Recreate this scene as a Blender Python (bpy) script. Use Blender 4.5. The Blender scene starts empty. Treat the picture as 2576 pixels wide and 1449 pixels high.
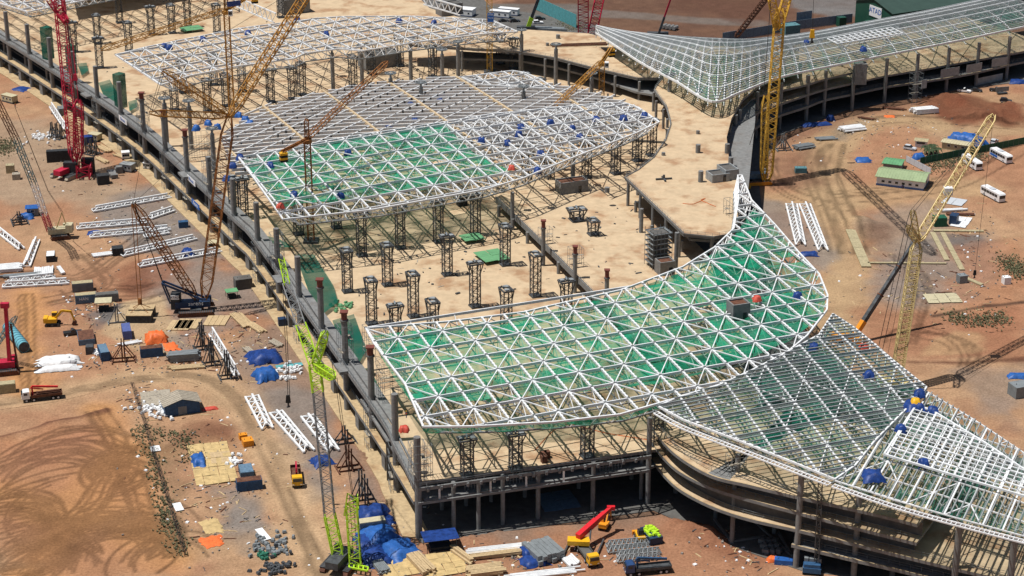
import bpy, math, random
import numpy as np
from mathutils import Vector, Matrix
random.seed(7); rng = np.random.default_rng(7)
SC = bpy.context.scene
COL = SC.collection
R = math.radians

# ------------------------------------------------------------------ camera, sky, sun, exposure
CAM_H, PITCH, FOC = 225.0, R(22.4), 5009.0        # picture measured on a 2576 x 1449 grid
PW, PH = 2576.0, 1449.0
cam_data = bpy.data.cameras.new('camera'); cam = bpy.data.objects.new('camera', cam_data); COL.objects.link(cam)
cam.location = (0, 0, CAM_H); cam.rotation_euler = (R(90) - PITCH, 0, 0)
cam_data.sensor_width = 36; cam_data.lens = 70; cam_data.clip_start = 1; cam_data.clip_end = 9000
SC.camera = cam

SUN_EL, SUN_AZ_X, SUN_AZ_Y = R(70), -1.0, -0.15     # direction towards the sun on the ground plane
az = math.atan2(SUN_AZ_Y, SUN_AZ_X)
sun_dir = Vector((math.cos(az)*math.cos(SUN_EL), math.sin(az)*math.cos(SUN_EL), math.sin(SUN_EL)))
world = bpy.data.worlds.new('World'); SC.world = world; world.use_nodes = True
nt = world.node_tree; bg = nt.nodes['Background']
sky = nt.nodes.new('ShaderNodeTexSky'); sky.sky_type = 'NISHITA'; sky.sun_disc = False
sky.sun_elevation = SUN_EL; sky.sun_rotation = math.atan2(sun_dir.x, sun_dir.y)
nt.links.new(sky.outputs[0], bg.inputs[0]); bg.inputs[1].default_value = 0.06
sl = bpy.data.lights.new('sun', 'SUN'); sl.energy = 5.0; sl.angle = R(0.53); sl.color = (1.0, 0.975, 0.935)
sun = bpy.data.objects.new('sun', sl); COL.objects.link(sun)
sun.rotation_euler = (-sun_dir).to_track_quat('-Z', 'Y').to_euler(); sun.location = (-200, 400, 400)
vs = SC.view_settings; vs.view_transform = 'Standard'; vs.look = 'None'; vs.exposure = 0.0; vs.gamma = 1.0
SC.cycles.max_bounces = 6; SC.cycles.transparent_max_bounces = 16; SC.cycles.diffuse_bounces = 3
SC.cycles.use_adaptive_sampling = True; SC.cycles.adaptive_threshold = 0.02

# ------------------------------------------------------------------ picture grid <-> place
def G(x, y, z=0.0):
    a = (x - PW/2)/FOC; b = -(y - PH/2)/FOC
    d = (a, math.cos(PITCH) + b*math.sin(PITCH), -math.sin(PITCH) + b*math.cos(PITCH))
    t = (CAM_H - z)/(-d[2]); return Vector((d[0]*t, d[1]*t, z))
def atY(x, y, Y):
    a = (x - PW/2)/FOC; b = -(y - PH/2)/FOC
    d = (a, math.cos(PITCH) + b*math.sin(PITCH), -math.sin(PITCH) + b*math.cos(PITCH))
    t = Y/d[1]; return Vector((d[0]*t, Y, CAM_H + d[2]*t))
def q(i, j, x, y): return (858.667*i + x/3.0, 483.0*j + y/3.0)      # reading off an enlarged ninth
def Gq(i, j, x, y, z=0.0): return G(*q(i, j, x, y), z)
def head(deg): return Vector((math.sin(R(deg)), math.cos(R(deg)), 0))
def L(r, g, b, k=0.66):
    f = lambda c: ((c/255.0)/12.92 if c/255.0 <= .04045 else (((c/255.0)+.055)/1.055)**2.4)*k
    return (f(r), f(g), f(b))

# ------------------------------------------------------------------ materials
MATS = {}
def mat(name, col, rough=.7, metal=0.0, var=.12, scale=1.5, spots=0.0, bump=0.0, col2=None, spec=.3):
    if name in MATS: return MATS[name]
    m = bpy.data.materials.new(name); m.use_nodes = True; n = m.node_tree; b = n.nodes['Principled BSDF']
    b.inputs['Roughness'].default_value = rough; b.inputs['Metallic'].default_value = metal
    b.inputs['Specular IOR Level'].default_value = spec
    g = n.nodes.new('ShaderNodeNewGeometry')
    nz = n.nodes.new('ShaderNodeTexNoise'); nz.inputs['Scale'].default_value = scale; nz.inputs['Detail'].default_value = 5
    nz.inputs['Roughness'].default_value = .65
    n.links.new(g.outputs['Position'], nz.inputs['Vector'])
    rp = n.nodes.new('ShaderNodeValToRGB'); e = rp.color_ramp.elements
    c2 = col2 or tuple(c*(1 - 2.2*var) for c in col); c1 = tuple(min(1, c*(1 + .9*var)) for c in col)
    e[0].position = .28; e[0].color = (*c2, 1); e[1].position = .68; e[1].color = (*c1, 1)
    n.links.new(nz.outputs['Fac'], rp.inputs['Fac']); out = rp.outputs['Color']
    if spots:
        n2 = n.nodes.new('ShaderNodeTexNoise'); n2.inputs['Scale'].default_value = .13; n2.inputs['Detail'].default_value = 6
        n2.inputs['Roughness'].default_value = .6
        n.links.new(g.outputs['Position'], n2.inputs['Vector'])
        r2 = n.nodes.new('ShaderNodeValToRGB'); k = r2.color_ramp.elements
        k[0].position = .5; k[0].color = (0, 0, 0, 1); k[1].position = .66; k[1].color = (1, 1, 1, 1)
        n.links.new(n2.outputs['Fac'], r2.inputs['Fac'])
        mx = n.nodes.new('ShaderNodeMix'); mx.data_type = 'RGBA'; mx.blend_type = 'MULTIPLY'
        ml = n.nodes.new('ShaderNodeMath'); ml.operation = 'MULTIPLY'; ml.inputs[1].default_value = spots
        n.links.new(r2.outputs['Color'], ml.inputs[0]); n.links.new(ml.outputs[0], mx.inputs['Factor'])
        n.links.new(out, mx.inputs['A']); mx.inputs['B'].default_value = (.62, .45, .36, 1); out = mx.outputs['Result']
    n.links.new(out, b.inputs['Base Color'])
    if bump:
        bm = n.nodes.new('ShaderNodeBump'); bm.inputs['Strength'].default_value = bump; bm.inputs['Distance'].default_value = .2
        n.links.new(nz.outputs['Fac'], bm.inputs['Height']); n.links.new(bm.outputs[0], b.inputs['Normal'])
    MATS[name] = m; return m
def net_mat(name, col, lo, hi):
    m = bpy.data.materials.new(name); m.use_nodes = True; n = m.node_tree; b = n.nodes['Principled BSDF']
    b.inputs['Base Color'].default_value = (*col, 1); b.inputs['Roughness'].default_value = .8; b.inputs['Specular IOR Level'].default_value = .1
    tl = n.nodes.new('ShaderNodeBsdfTranslucent'); tl.inputs[0].default_value = (*[min(1, c*1.1) for c in col], 1)
    a = n.nodes.new('ShaderNodeMixShader'); a.inputs[0].default_value = .3
    tr = n.nodes.new('ShaderNodeBsdfTransparent'); tr.inputs[0].default_value = (.93, .95, .94, 1)
    mx = n.nodes.new('ShaderNodeMixShader'); g = n.nodes.new('ShaderNodeNewGeometry')
    nz = n.nodes.new('ShaderNodeTexNoise'); nz.inputs['Scale'].default_value = .11; nz.inputs['Detail'].default_value = 7; nz.inputs['Roughness'].default_value = .62
    mr = n.nodes.new('ShaderNodeMapRange'); mr.inputs[1].default_value = .38; mr.inputs[2].default_value = .64; mr.inputs[3].default_value = lo; mr.inputs[4].default_value = hi
    n.links.new(g.outputs['Position'], nz.inputs['Vector']); n.links.new(nz.outputs['Fac'], mr.inputs[0])
    n.links.new(b.outputs[0], a.inputs[1]); n.links.new(tl.outputs[0], a.inputs[2])
    n.links.new(mr.outputs[0], mx.inputs[0]); n.links.new(tr.outputs[0], mx.inputs[1]); n.links.new(a.outputs[0], mx.inputs[2])
    o = n.nodes['Material Output']; n.links.new(mx.outputs[0], o.inputs[0]); MATS[name] = m; return m
M = MATS
mat('concrete', L(150, 150, 148), .85, var=.14, scale=.8, spots=.3)
mat('concrete_dark', L(118, 116, 112), .9, var=.15, scale=.5, spots=.3)
mat('concrete_tan', L(230, 202, 164, .66), .85, var=.08, scale=.35, spots=.8)
mat('formwork', L(222, 194, 150, .64), .8, var=.14, scale=.9, spots=.55)
mat('steel_white', (.74, .745, .74), .45, var=.10, scale=.45)
mat('steel_white_used', (.70, .70, .69), .5, var=.12, scale=.5)
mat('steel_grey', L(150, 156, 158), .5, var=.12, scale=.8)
mat('steel_dark', (.075, .08, .085), .55, var=.3, scale=.7)
mat('steel_dark_grey', (.16, .165, .165), .5, var=.2, scale=.7)
mat('steel_pale_grey', L(176, 180, 180), .5, var=.14, scale=.8)
mat('rust', (.14, .06, .035), .85, var=.3, scale=1.2)
mat('cap_brown', (.18, .055, .04), .7, var=.15)
mat('spine_tan', L(232, 205, 165), .6, var=.08)
mat('red', (.46, .018, .05), .5, var=.18, scale=.6)
mat('red_bright', (.62, .02, .03), .4, var=.08)
mat('yellow', (.62, .36, .05), .5, var=.18, scale=.5)
mat('yellow_pale', (.66, .50, .22), .5, var=.15, scale=.5)
mat('ochre', (.42, .20, .035), .6, var=.22, scale=.5)
mat('orange_rust', (.30, .115, .03), .7, var=.3, scale=.6)
mat('lime', (.42, .66, .03), .45, var=.08)
mat('truck_yellow', (.75, .40, .02), .35, var=.06)
mat('truck_orange', (.72, .27, .02), .4, var=.08)
mat('navy', (.02, .045, .10), .45, var=.15)
mat('blue_dark', (.03, .09, .19), .55, var=.18)
mat('blue_grey', (.12, .20, .28), .6, var=.18)
mat('violet_blue', (.09, .12, .30), .55, var=.15)
mat('tarp_blue', (.016, .05, .21), .45, var=.25, scale=1.0, bump=.5)
mat('tarp_bright', (.025, .11, .36), .45, var=.2, scale=1.0, bump=.4)
mat('tarp_orange', (.75, .16, .04), .5, var=.15, bump=.4)
mat('tarp_red', (.55, .08, .05), .5, var=.15, bump=.4)
mat('tarp_white', (.76, .76, .75), .5, var=.06, bump=.5)
mat('tarp_green', (.03, .16, .10), .6, var=.2, bump=.3)
mat('timber', L(226, 196, 150), .8, var=.14, scale=2.0)
mat('timber_grey', L(196, 184, 164), .85, var=.16, scale=2.0)
mat('plywood', L(232, 200, 140), .8, var=.16, scale=.7)
mat('white_paint', (.78, .78, .77), .4, var=.04)
mat('cream', L(226, 214, 176), .6, var=.1)
mat('beige_box', L(205, 190, 150), .7, var=.15)
mat('black_block', (.035, .037, .04), .75, var=.25)
mat('rubber', (.018, .018, .018), .8, var=.2)
mat('glass', (.02, .025, .03), .08, var=.05, spec=.6)
mat('lamp', (.75, .75, .72), .2, var=.02)
mat('lamp_red', (.45, .02, .02), .3, var=.02)
mat('silver', (.52, .54, .56), .3, var=.04)
mat('car_dark', (.03, .035, .04), .3, var=.05, spec=.5)
mat('car_blue', (.025, .06, .16), .3, var=.05, spec=.5)
mat('shed_green', (.018, .075, .05), .45, var=.08, scale=.3)
mat('roof_green', L(132, 160, 140), .5, var=.08, scale=.4)
mat('roof_dark_green', L(70, 92, 82), .5, var=.08, scale=.3)
mat('roof_pale_green', L(178, 196, 150), .55, var=.08, scale=.4)
mat('sheet_green', L(120, 182, 130), .55, var=.08, scale=.5)
mat('hoarding_green', (.015, .10, .055), .6, var=.15)
mat('hoarding_blue', (.20, .27, .33), .6, var=.18)
mat('hoarding_teal', (.10, .34, .36), .6, var=.15)
mat('pipe_teal', (.13, .36, .42), .5, var=.12)
mat('rope', (.02, .02, .022), .6, var=.05)
mat('stone', L(168, 158, 148), .9, var=.25, scale=1.2)
mat('leaf', (.15, .145, .075), .8, var=.35, scale=.8)
mat('leaf_palm', (.05, .075, .03), .7, var=.3)
mat('hose_orange', (.55, .13, .03), .6, var=.05)
mat('sign_blue', (.02, .12, .42), .5, var=.02)
mat('sign_navy', (.03, .06, .22), .5, var=.02)
mat('teal_steel', (.10, .22, .24), .5, var=.2)
net_mat('net_green', (.022, .36, .20), .22, .86)
net_mat('net_thin', (.03, .30, .20), .05, .42)
net_mat('net_far', (.03, .30, .21), .12, .5)
net_mat('net_dense', (.008, .12, .085), .55, .9)

# ------------------------------------------------------------------ mesh building
def add_obj(name, me, m, parent=None):
    o = bpy.data.objects.new(name, me); COL.objects.link(o)
    if m is not None and not me.materials: me.materials.append(M[m] if isinstance(m, str) else m)
    if parent: o.parent = parent
    return o
def origin(o):
    v = Vector((0, 0, 0))
    while o is not None: v += o.location; o = o.parent
    return v
class MB:
    def __init__(s): s.v = []; s.f = []
    def add(s, vs, fs):
        k = len(s.v); s.v.extend(tuple(p) for p in vs); s.f.extend(tuple(i + k for i in f) for f in fs); return s
    def box(s, c, d, rz=0.0, top=1.0):
        x, y, z = d[0]/2, d[1]/2, d[2]/2; ca, sa = math.cos(rz), math.sin(rz); vs = []
        for sz in (-1, 1):
            k = top if sz > 0 else 1.0
            for sx, sy in ((-1, -1), (1, -1), (1, 1), (-1, 1)):
                px, py = sx*x*k, sy*y*k; vs.append((c[0] + ca*px - sa*py, c[1] + sa*px + ca*py, c[2] + sz*z))
        return s.add(vs, [(3, 2, 1, 0), (4, 5, 6, 7), (0, 1, 5, 4), (1, 2, 6, 5), (2, 3, 7, 6), (3, 0, 4, 7)])
    def beam(s, a, b, w, h=None, caps=True, up=(0, 0, 1)):
        a = Vector(a); b = Vector(b); h = h or w; d = b - a
        if d.length < 1e-4: return s
        d.normalize(); u = Vector(up)
        if abs(d.dot(u)) > .97: u = Vector((0, 1, 0)) if abs(d.y) < .9 else Vector((1, 0, 0))
        x = d.cross(u).normalized(); y = x.cross(d).normalized(); x *= w/2; y *= h/2
        vs = [a - x - y, a + x - y, a + x + y, a - x + y, b - x - y, b + x - y, b + x + y, b - x + y]
        fs = [(0, 1, 5, 4), (1, 2, 6, 5), (2, 3, 7, 6), (3, 0, 4, 7)]
        if caps: fs += [(3, 2, 1, 0), (4, 5, 6, 7)]
        return s.add(vs, fs)
    def path(s, pts, w, h=None, caps=True):
        for a, b in zip(pts[:-1], pts[1:]): s.beam(a, b, w, h, caps)
        return s
    def tube(s, a, b, r, n=8, r2=None, caps=True):
        a = Vector(a); b = Vector(b); d = (b - a)
        if d.length < 1e-5: return s
        d.normalize(); u = Vector((0, 0, 1)) if abs(d.z) < .9 else Vector((1, 0, 0)); x = d.cross(u).normalized(); y = x.cross(d)
        r2 = r if r2 is None else r2; vs = []
        for p, rr in ((a, r), (b, r2)):
            for i in range(n):
                t = 2*math.pi*i/n; vs.append(p + x*(rr*math.cos(t)) + y*(rr*math.sin(t)))
        fs = [(i, (i + 1) % n, n + (i + 1) % n, n + i) for i in range(n)]
        if caps: fs += [tuple(range(n - 1, -1, -1)), tuple(range(n, 2*n))]
        return s.add(vs, fs)
    def prism(s, poly, z0, z1):
        n = len(poly); ar = sum(poly[i][0]*poly[(i+1) % n][1] - poly[(i+1) % n][0]*poly[i][1] for i in range(n))
        if ar < 0: poly = list(reversed(poly))
        vs = [(p[0], p[1], z0) for p in poly] + [(p[0], p[1], z1) for p in poly]
        return s.add(vs, [tuple(range(n - 1, -1, -1)), tuple(range(n, 2*n))] + [(i, (i+1) % n, n + (i+1) % n, n + i) for i in range(n)])
    def profile(s, pts, y0, y1):                       # outline in the x-z plane swept along y
        n = len(pts); vs = [(p[0], y0, p[1]) for p in pts] + [(p[0], y1, p[1]) for p in pts]
        return s.add(vs, [tuple(range(n)), tuple(range(2*n - 1, n - 1, -1))] + [((i+1) % n, i, n + i, n + (i+1) % n) for i in range(n)])
    def quad(s, *p): return s.add(p, [tuple(range(len(p)))])
    def mesh(s, name, off=None):
        me = bpy.data.meshes.new(name)
        v = s.v if off is None else [(p[0]-off.x, p[1]-off.y, p[2]-off.z) for p in s.v]
        me.from_pydata(v, [], s.f); me.update(); return me
    def build(s, name, m, parent=None, world=True, kind=None):
        o = add_obj(name, s.mesh(name, origin(parent) if (parent and world) else None), m, parent)
        if kind: o['kind'] = kind
        return o
def tag(o, label, cat, group=None):
    o['label'] = label; o['category'] = cat
    if group: o['group'] = group
    return o
def thing(name, label, cat, loc=(0, 0, 0), rz=0.0, group=None):
    o = bpy.data.objects.new(name, None); COL.objects.link(o); o.location = loc; o.rotation_euler = (0, 0, rz); o.empty_display_size = .5
    return tag(o, label, cat, group)
def single(name, mb, m, label, cat, loc=None, rz=0.0, group=None):
    o = mb.build(name, m, None)
    if loc is not None: o.location = loc; o.rotation_euler = (0, 0, rz)
    return tag(o, label, cat, group)
def struct(o): o['kind'] = 'structure'; return o
def copy_tree(o, parent=None):
    c = o.copy(); COL.objects.link(c)
    if parent: c.parent = parent
    for ch in list(o.children): copy_tree(ch, c)
    return c
ORD = ['first', 'second', 'third', 'fourth', 'fifth', 'sixth', 'seventh', 'eighth', 'ninth', 'tenth', 'eleventh', 'twelfth', 'thirteenth', 'fourteenth', 'fifteenth', 'sixteenth', 'seventeenth', 'eighteenth', 'nineteenth', 'twentieth']
def smooth(pts, n=6):
    out = []; P = [Vector(p) for p in pts]
    for i in range(len(P) - 1):
        a = P[max(i-1, 0)]; b = P[i]; c = P[i+1]; d = P[min(i+2, len(P)-1)]
        for k in range(n):
            t = k/n; out.append(.5*((2*b) + (c - a)*t + (2*a - 5*b + 4*c - d)*t*t + (3*b - a - 3*c + d)*t**3))
    out.append(P[-1]); return out
def resample(pts, step):
    out = [pts[0].copy()]; acc = 0.0
    for a, b in zip(pts[:-1], pts[1:]):
        l = (b - a).length
        while acc + l >= step:
            a = a + (b - a)*((step - acc)/l); out.append(a.copy()); l = (b - a).length; acc = 0.0
        acc += l
    return out
def normals2(pts):
    r = []
    for i in range(len(pts)):
        d = pts[min(i+1, len(pts)-1)] - pts[max(i-1, 0)]; d.z = 0; d.normalize(); r.append(Vector((d.y, -d.x, 0)))
    return r
def lattice(mc, ml, a, b, w0, w1, nb, rc, rl, side=(1, 0, 0)):
    """square lattice mast from a to b: four chords into mc, zigzag lacing into ml"""
    a = Vector(a); b = Vector(b); d = (b - a).normalized(); s = Vector(side); s = (s - d*s.dot(d)).normalized(); t = d.cross(s)
    P = []
    for k in range(nb + 1):
        f = k/nb; c = a.lerp(b, f); w = (w0 + (w1 - w0)*f)/2
        P.append([c + s*(w*i) + t*(w*j) for i, j in ((-1, -1), (1, -1), (1, 1), (-1, 1))])
    for i in range(4): mc.beam(P[0][i], P[-1][i], rc, None, False)
    for k in range(nb):
        for i in range(4):
            j = (i + 1) % 4
            ml.beam(P[k][i], P[k+1][j], rl, None, False) if k % 2 == 0 else ml.beam(P[k][j], P[k+1][i], rl, None, False)
            if k and k % 2 == 0: ml.beam(P[k][i], P[k][j], rl, None, False)
    return P
def tapered_boom(parent, name, a, b, w, m, nb, rc=.22, rl=.10, taper=.12, side=(1, 0, 0)):
    a = Vector(a); b = Vector(b); mc, ml = MB(), MB(); p = a.lerp(b, taper); r = a.lerp(b, 1 - taper)
    k = max(2, int(nb*taper))
    lattice(mc, ml, a, p, w*.35, w, k, rc, rl, side); lattice(mc, ml, p, r, w, w, nb, rc, rl, side); lattice(mc, ml, r, b, w, w*.35, k, rc, rl, side)
    o = mc.build(name, m, parent); l = ml.build('lacing', m, o); return o
def cable(parent, pts, r=.05, m='rope', name='wire_rope'):
    mb = MB()
    for a, b in zip(pts[:-1], pts[1:]): mb.tube(a, b, r, 4, None, False)
    return mb.build(name, m, parent)
def text(name, s, size, loc, rot, m, parent=None, ext=.02):
    c = bpy.data.curves.new(name, 'FONT'); c.body = s; c.size = size; c.extrude = ext; c.align_x = 'CENTER'; c.align_y = 'CENTER'
    c.resolution_u = 2; k = bpy.data.objects.new('tmp', c); COL.objects.link(k); bpy.context.view_layer.update()
    me = bpy.data.meshes.new_from_object(k.evaluated_get(bpy.context.evaluated_depsgraph_get())); bpy.data.objects.remove(k); bpy.data.curves.remove(c); me.name = name
    me.materials.clear(); o = add_obj(name, me, m, parent)
    if parent: loc = Vector(loc) - origin(parent)
    o.location = loc; o.rotation_euler = rot; return o
# ------------------------------------------------------------------ ground: soil colour and relief as fields over the place
def vnoise(x, y, s, seed):
    x = x/s; y = y/s; xi = np.floor(x).astype(np.int64); yi = np.floor(y).astype(np.int64); fx = x - xi; fy = y - yi
    fx = fx*fx*(3 - 2*fx); fy = fy*fy*(3 - 2*fy)
    def h(a, b):
        n = (a*374761393 + b*668265263 + seed*974711) & 0x7fffffff; n = ((n ^ (n >> 13))*1274126177) & 0x7fffffff
        return ((n ^ (n >> 16)) & 0xffff)/65535.0
    return (h(xi, yi)*(1-fx) + h(xi+1, yi)*fx)*(1-fy) + (h(xi, yi+1)*(1-fx) + h(xi+1, yi+1)*fx)*fy
def fbm(x, y, s, seed, o=4):
    t = 0; a = .5; n = 0
    for i in range(o): t = t + a*vnoise(x, y, s/2**i, seed + i*17); n += a; a *= .55
    return t/n
def dist_line(x, y, P):
    d = np.full(x.shape, 1e9)
    for (ax, ay), (bx, by) in zip(P[:-1], P[1:]):
        vx, vy = bx-ax, by-ay; l = vx*vx + vy*vy + 1e-9; t = np.clip(((x-ax)*vx + (y-ay)*vy)/l, 0, 1)
        d = np.minimum(d, np.hypot(x-ax-t*vx, y-ay-t*vy))
    return d
def sd_poly(x, y, P):
    d = dist_line(x, y, P + [P[0]]); ins = np.zeros(x.shape, bool)
    for (ax, ay), (bx, by) in zip(P, P[1:] + [P[0]]):
        c = ((ay > y) != (by > y)); ins ^= c & (x < (bx-ax)*(y-ay)/(by-ay + 1e-12) + ax)
    return np.where(ins, -d, d)
W2 = lambda pts: [tuple(G(a, b)[:2]) for a, b in pts]
SOIL_RED = L(190, 142, 110); SOIL_ORANGE = L(216, 160, 108); SOIL_TAN = L(212, 178, 140); SOIL_DARK = L(146, 102, 80)
GRAVEL = L(150, 140, 132); GRAVEL_D = L(120, 114, 112); CONC = L(214, 186, 148); ASPH = L(132, 128, 126); MUD = L(112, 74, 60); BACK = L(112, 84, 70)
FEAT = []   # kind, world points, half width or 0, colour, strength, softness, edge noise
def fp(pts, col, st=.9, soft=2.5, en=5): FEAT.append(('p', W2(pts), 0, col, st, soft, en))
def fl(pts, w, col, st=.85, soft=2.0, en=3): FEAT.append(('l', W2(pts), w/2, col, st, soft, en))
# background beyond the building
fp([(1250, -60), (2700, -60), (2700, 130), (2200, 140), (1900, 130), (1500, 120), (1250, 70)], BACK, .9, 8, 10)
fl([(1500, 34), (1640, 42), (1760, 52), (1900, 58)], 12, L(132, 120, 112), .9, 1.5, 2)
fp([(1960, -40), (2200, -40), (2180, 40), (2090, 44), (1985, 18)], ASPH, .9, 3, 6)
fp([(1240, 10), (1470, 10), (1480, 70), (1300, 66)], L(126, 120, 114), .9, 3, 4)
fp([(1700, -30), (1960, -30), (1985, 30), (1880, 62), (1700, 20)], L(110, 78, 64), .7, 6, 8)
# left yard
fp([(-40, 300), (120, 300), (230, 390), (340, 480), (250, 540), (150, 500), (60, 560), (-40, 470)], L(184, 158, 132), .9, 6, 8)
fp([(250, 520), (400, 462), (520, 560), (580, 640), (520, 700), (360, 640), (250, 590)], GRAVEL, .85, 4, 7)
fp([(345, 700), (470, 650), (650, 690), (720, 790), (600, 800), (540, 850), (420, 810)], GRAVEL, .75, 4, 8)
fp([(210, 790), (300, 762), (390, 770), (410, 800), (330, 818), (240, 830)], GRAVEL_D, .95, 1.2, 2)
fp([(600, 840), (720, 800), (790, 900), (830, 1010), (800, 1110), (700, 1100), (640, 1000), (560, 900)], L(150, 132, 118), .7, 5, 8)
fp([(640, 1000), (720, 970), (800, 990), (850, 1100), (830, 1230), (780, 1260), (700, 1100)], GRAVEL, .8, 3, 5)
fp([(505, 1215), (640, 1210), (690, 1290), (700, 1390), (610, 1400), (555, 1300)], GRAVEL, .85, 3, 6)
fp([(480, 1130), (510, 1170), (560, 1240), (540, 1250)], GRAVEL, .8, 2, 2)
fp([(470, 600), (560, 660), (640, 720), (620, 690), (520, 600)], GRAVEL_D, .6, 3, 5)
fp([(820, 1090), (900, 1120), (980, 1280), (930, 1260), (850, 1180)], GRAVEL_D, .6, 3, 4)
fp([(310, 760), (410, 745), (470, 900), (360, 890), (250, 840)], CONC, .8, 1.2, 1.5)
fp([(400, 845), (470, 840), (520, 880), (420, 900)], GRAVEL, .7, 3, 4)
fl([(-30, 1018), (100, 1000), (180, 985), (330, 950), (480, 945), (560, 975), (620, 1040), (690, 1180), (740, 1290), (800, 1420), (815, 1480)], 11, SOIL_TAN, .85, 4, 4)
fl([(70, 740), (75, 860), (80, 980)], 9, SOIL_ORANGE, .9, 4, 5)
fl([(245, 1030), (300, 1110), (350, 1240), (385, 1350)], 8, SOIL_ORANGE, .9, 4, 4)
fl([(310, 1130), (240, 1250), (150, 1350), (60, 1440)], 13, SOIL_ORANGE, .95, 6, 6)
fl([(0, 1240), (150, 1280), (300, 1300), (420, 1400)], 11, L(212, 160, 106), .85, 6, 6)
fp([(-30, 1100), (260, 1045), (330, 1110), (420, 1340), (460, 1449), (-30, 1449)], L(196, 140, 100), .55, 4, 6)
fp([(0, 1120), (230, 1060), (250, 1100), (120, 1180), (0, 1200)], L(188, 134, 104), .6, 6, 8)
fl([(0, 1104), (60, 1090), (120, 1072), (200, 1055), (265, 1036)], 2.0, MUD, .8, .8, 1.2)
fp([(140, 860), (220, 770), (300, 880), (200, 900), (120, 950)], SOIL_RED, .5, 5, 8)
fp([(250, 690), (420, 630), (520, 660), (420, 720), (330, 740)], L(160, 108, 82), .7, 4, 8)
fp([(280, 710), (360, 690), (400, 720), (330, 745)], L(122, 80, 62), .6, 3, 6)
fp([(420, 1090), (520, 1060), (620, 1080), (600, 1120), (520, 1140), (440, 1120)], L(132, 88, 68), .7, 4, 8)
fp([(360, 1080), (400, 1060), (470, 1200), (480, 1300), (460, 1390), (420, 1260)], L(146, 120, 92), .55, 3, 6)
fp([(470, 1130), (600, 1100), (620, 1200), (540, 1250)], L(206, 164, 122), .5, 4, 6)
fp([(500, 1390), (700, 1320), (720, 1449), (520, 1470)], L(196, 160, 124), .5, 4, 8)
fp([(880, 1360), (1500, 1300), (1700, 1290), (1900, 1360), (1960, 1449), (880, 1470)], L(176, 128, 100), .6, 6, 9)
fp([(1700, 1280), (1800, 1290), (1960, 1400), (1850, 1420), (1720, 1340)], L(150, 100, 76), .6, 4, 8)
fp([(1180, 1330), (1560, 1270), (1640, 1290), (1540, 1340), (1260, 1360)], L(140, 126, 114), .6, 4, 8)
# right yard
fl([(1900, 500), (2040, 505), (2160, 500), (2330, 480), (2460, 470)], 20, L(198, 164, 126), .8, 5, 6)
fl([(2560, 320), (2420, 335), (2300, 300), (2180, 308), (2080, 360), (2060, 440), (2100, 540), (2130, 640), (2120, 740), (2080, 800)], 17, L(200, 168, 130), .9, 4, 5)
fl([(2300, 290), (2420, 262), (2576, 250)], 14, L(188, 152, 118), .7, 4, 5)
fp([(1900, 490), (1990, 520), (2080, 600), (2100, 690), (2060, 680), (1980, 640), (1900, 560)], GRAVEL, .75, 4, 7)
fp([(2180, 540), (2340, 510), (2420, 560), (2330, 640), (2200, 650)], L(168, 152, 136), .7, 5, 7)
fp([(2210, 650), (2330, 600), (2480, 590), (2500, 640), (2440, 760), (2250, 780), (2180, 740)], GRAVEL, .75, 5, 8)
fp([(2380, 590), (2470, 588), (2480, 625), (2400, 640)], GRAVEL_D, .8, 1.5, 2)
fp([(2420, 620), (2576, 600), (2576, 900), (2420, 880), (2400, 720)], L(192, 136, 102), .65, 5, 8)
fp([(2170, 780), (2340, 790), (2576, 770), (2576, 900), (2300, 920), (2200, 880)], L(176, 122, 94), .7, 5, 8)
fp([(2300, 900), (2400, 830), (2460, 840), (2480, 880), (2420, 890)], L(208, 172, 130), .6, 2, 4)
fp([(2400, 930), (2576, 920), (2576, 1080), (2480, 1040)], L(158, 140, 126), .7, 4, 8)
fp([(1940, 400), (2040, 370), (2060, 460), (1960, 480)], L(146, 108, 88), .7, 4, 7)
fp([(2100, 330), (2200, 290), (2180, 320), (2110, 350)], L(150, 138, 122), .7, 2, 4)
fp([(1920, 330), (2140, 250), (2360, 205), (2576, 170), (2576, 196), (2380, 240), (2150, 300), (1960, 370)], L(146, 112, 92), .7, 4, 6)
fp([(2330, 245), (2440, 235), (2576, 280), (2576, 320), (2400, 320), (2350, 290)], L(126, 74, 54), .85, 4, 7)
fp([(2330, 340), (2440, 310), (2520, 350), (2440, 380), (2350, 395)], L(190, 158, 126), .6, 4, 6)
fl([(2290, 910), (2420, 912), (2576, 903)], 2.4, L(104, 66, 52), .8, 1, 1.5)
fl([(2350, 795), (2450, 775), (2576, 760)], 2.0, L(60, 50, 46), .8, .8, 1)
fl([(1880, 690), (1960, 670)], 8, L(110, 100, 92), .6, 4, 5)
fp([(2180, 585), (2240, 560), (2220, 610), (2150, 640)], L(120, 84, 66), .6, 3, 5)
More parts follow.
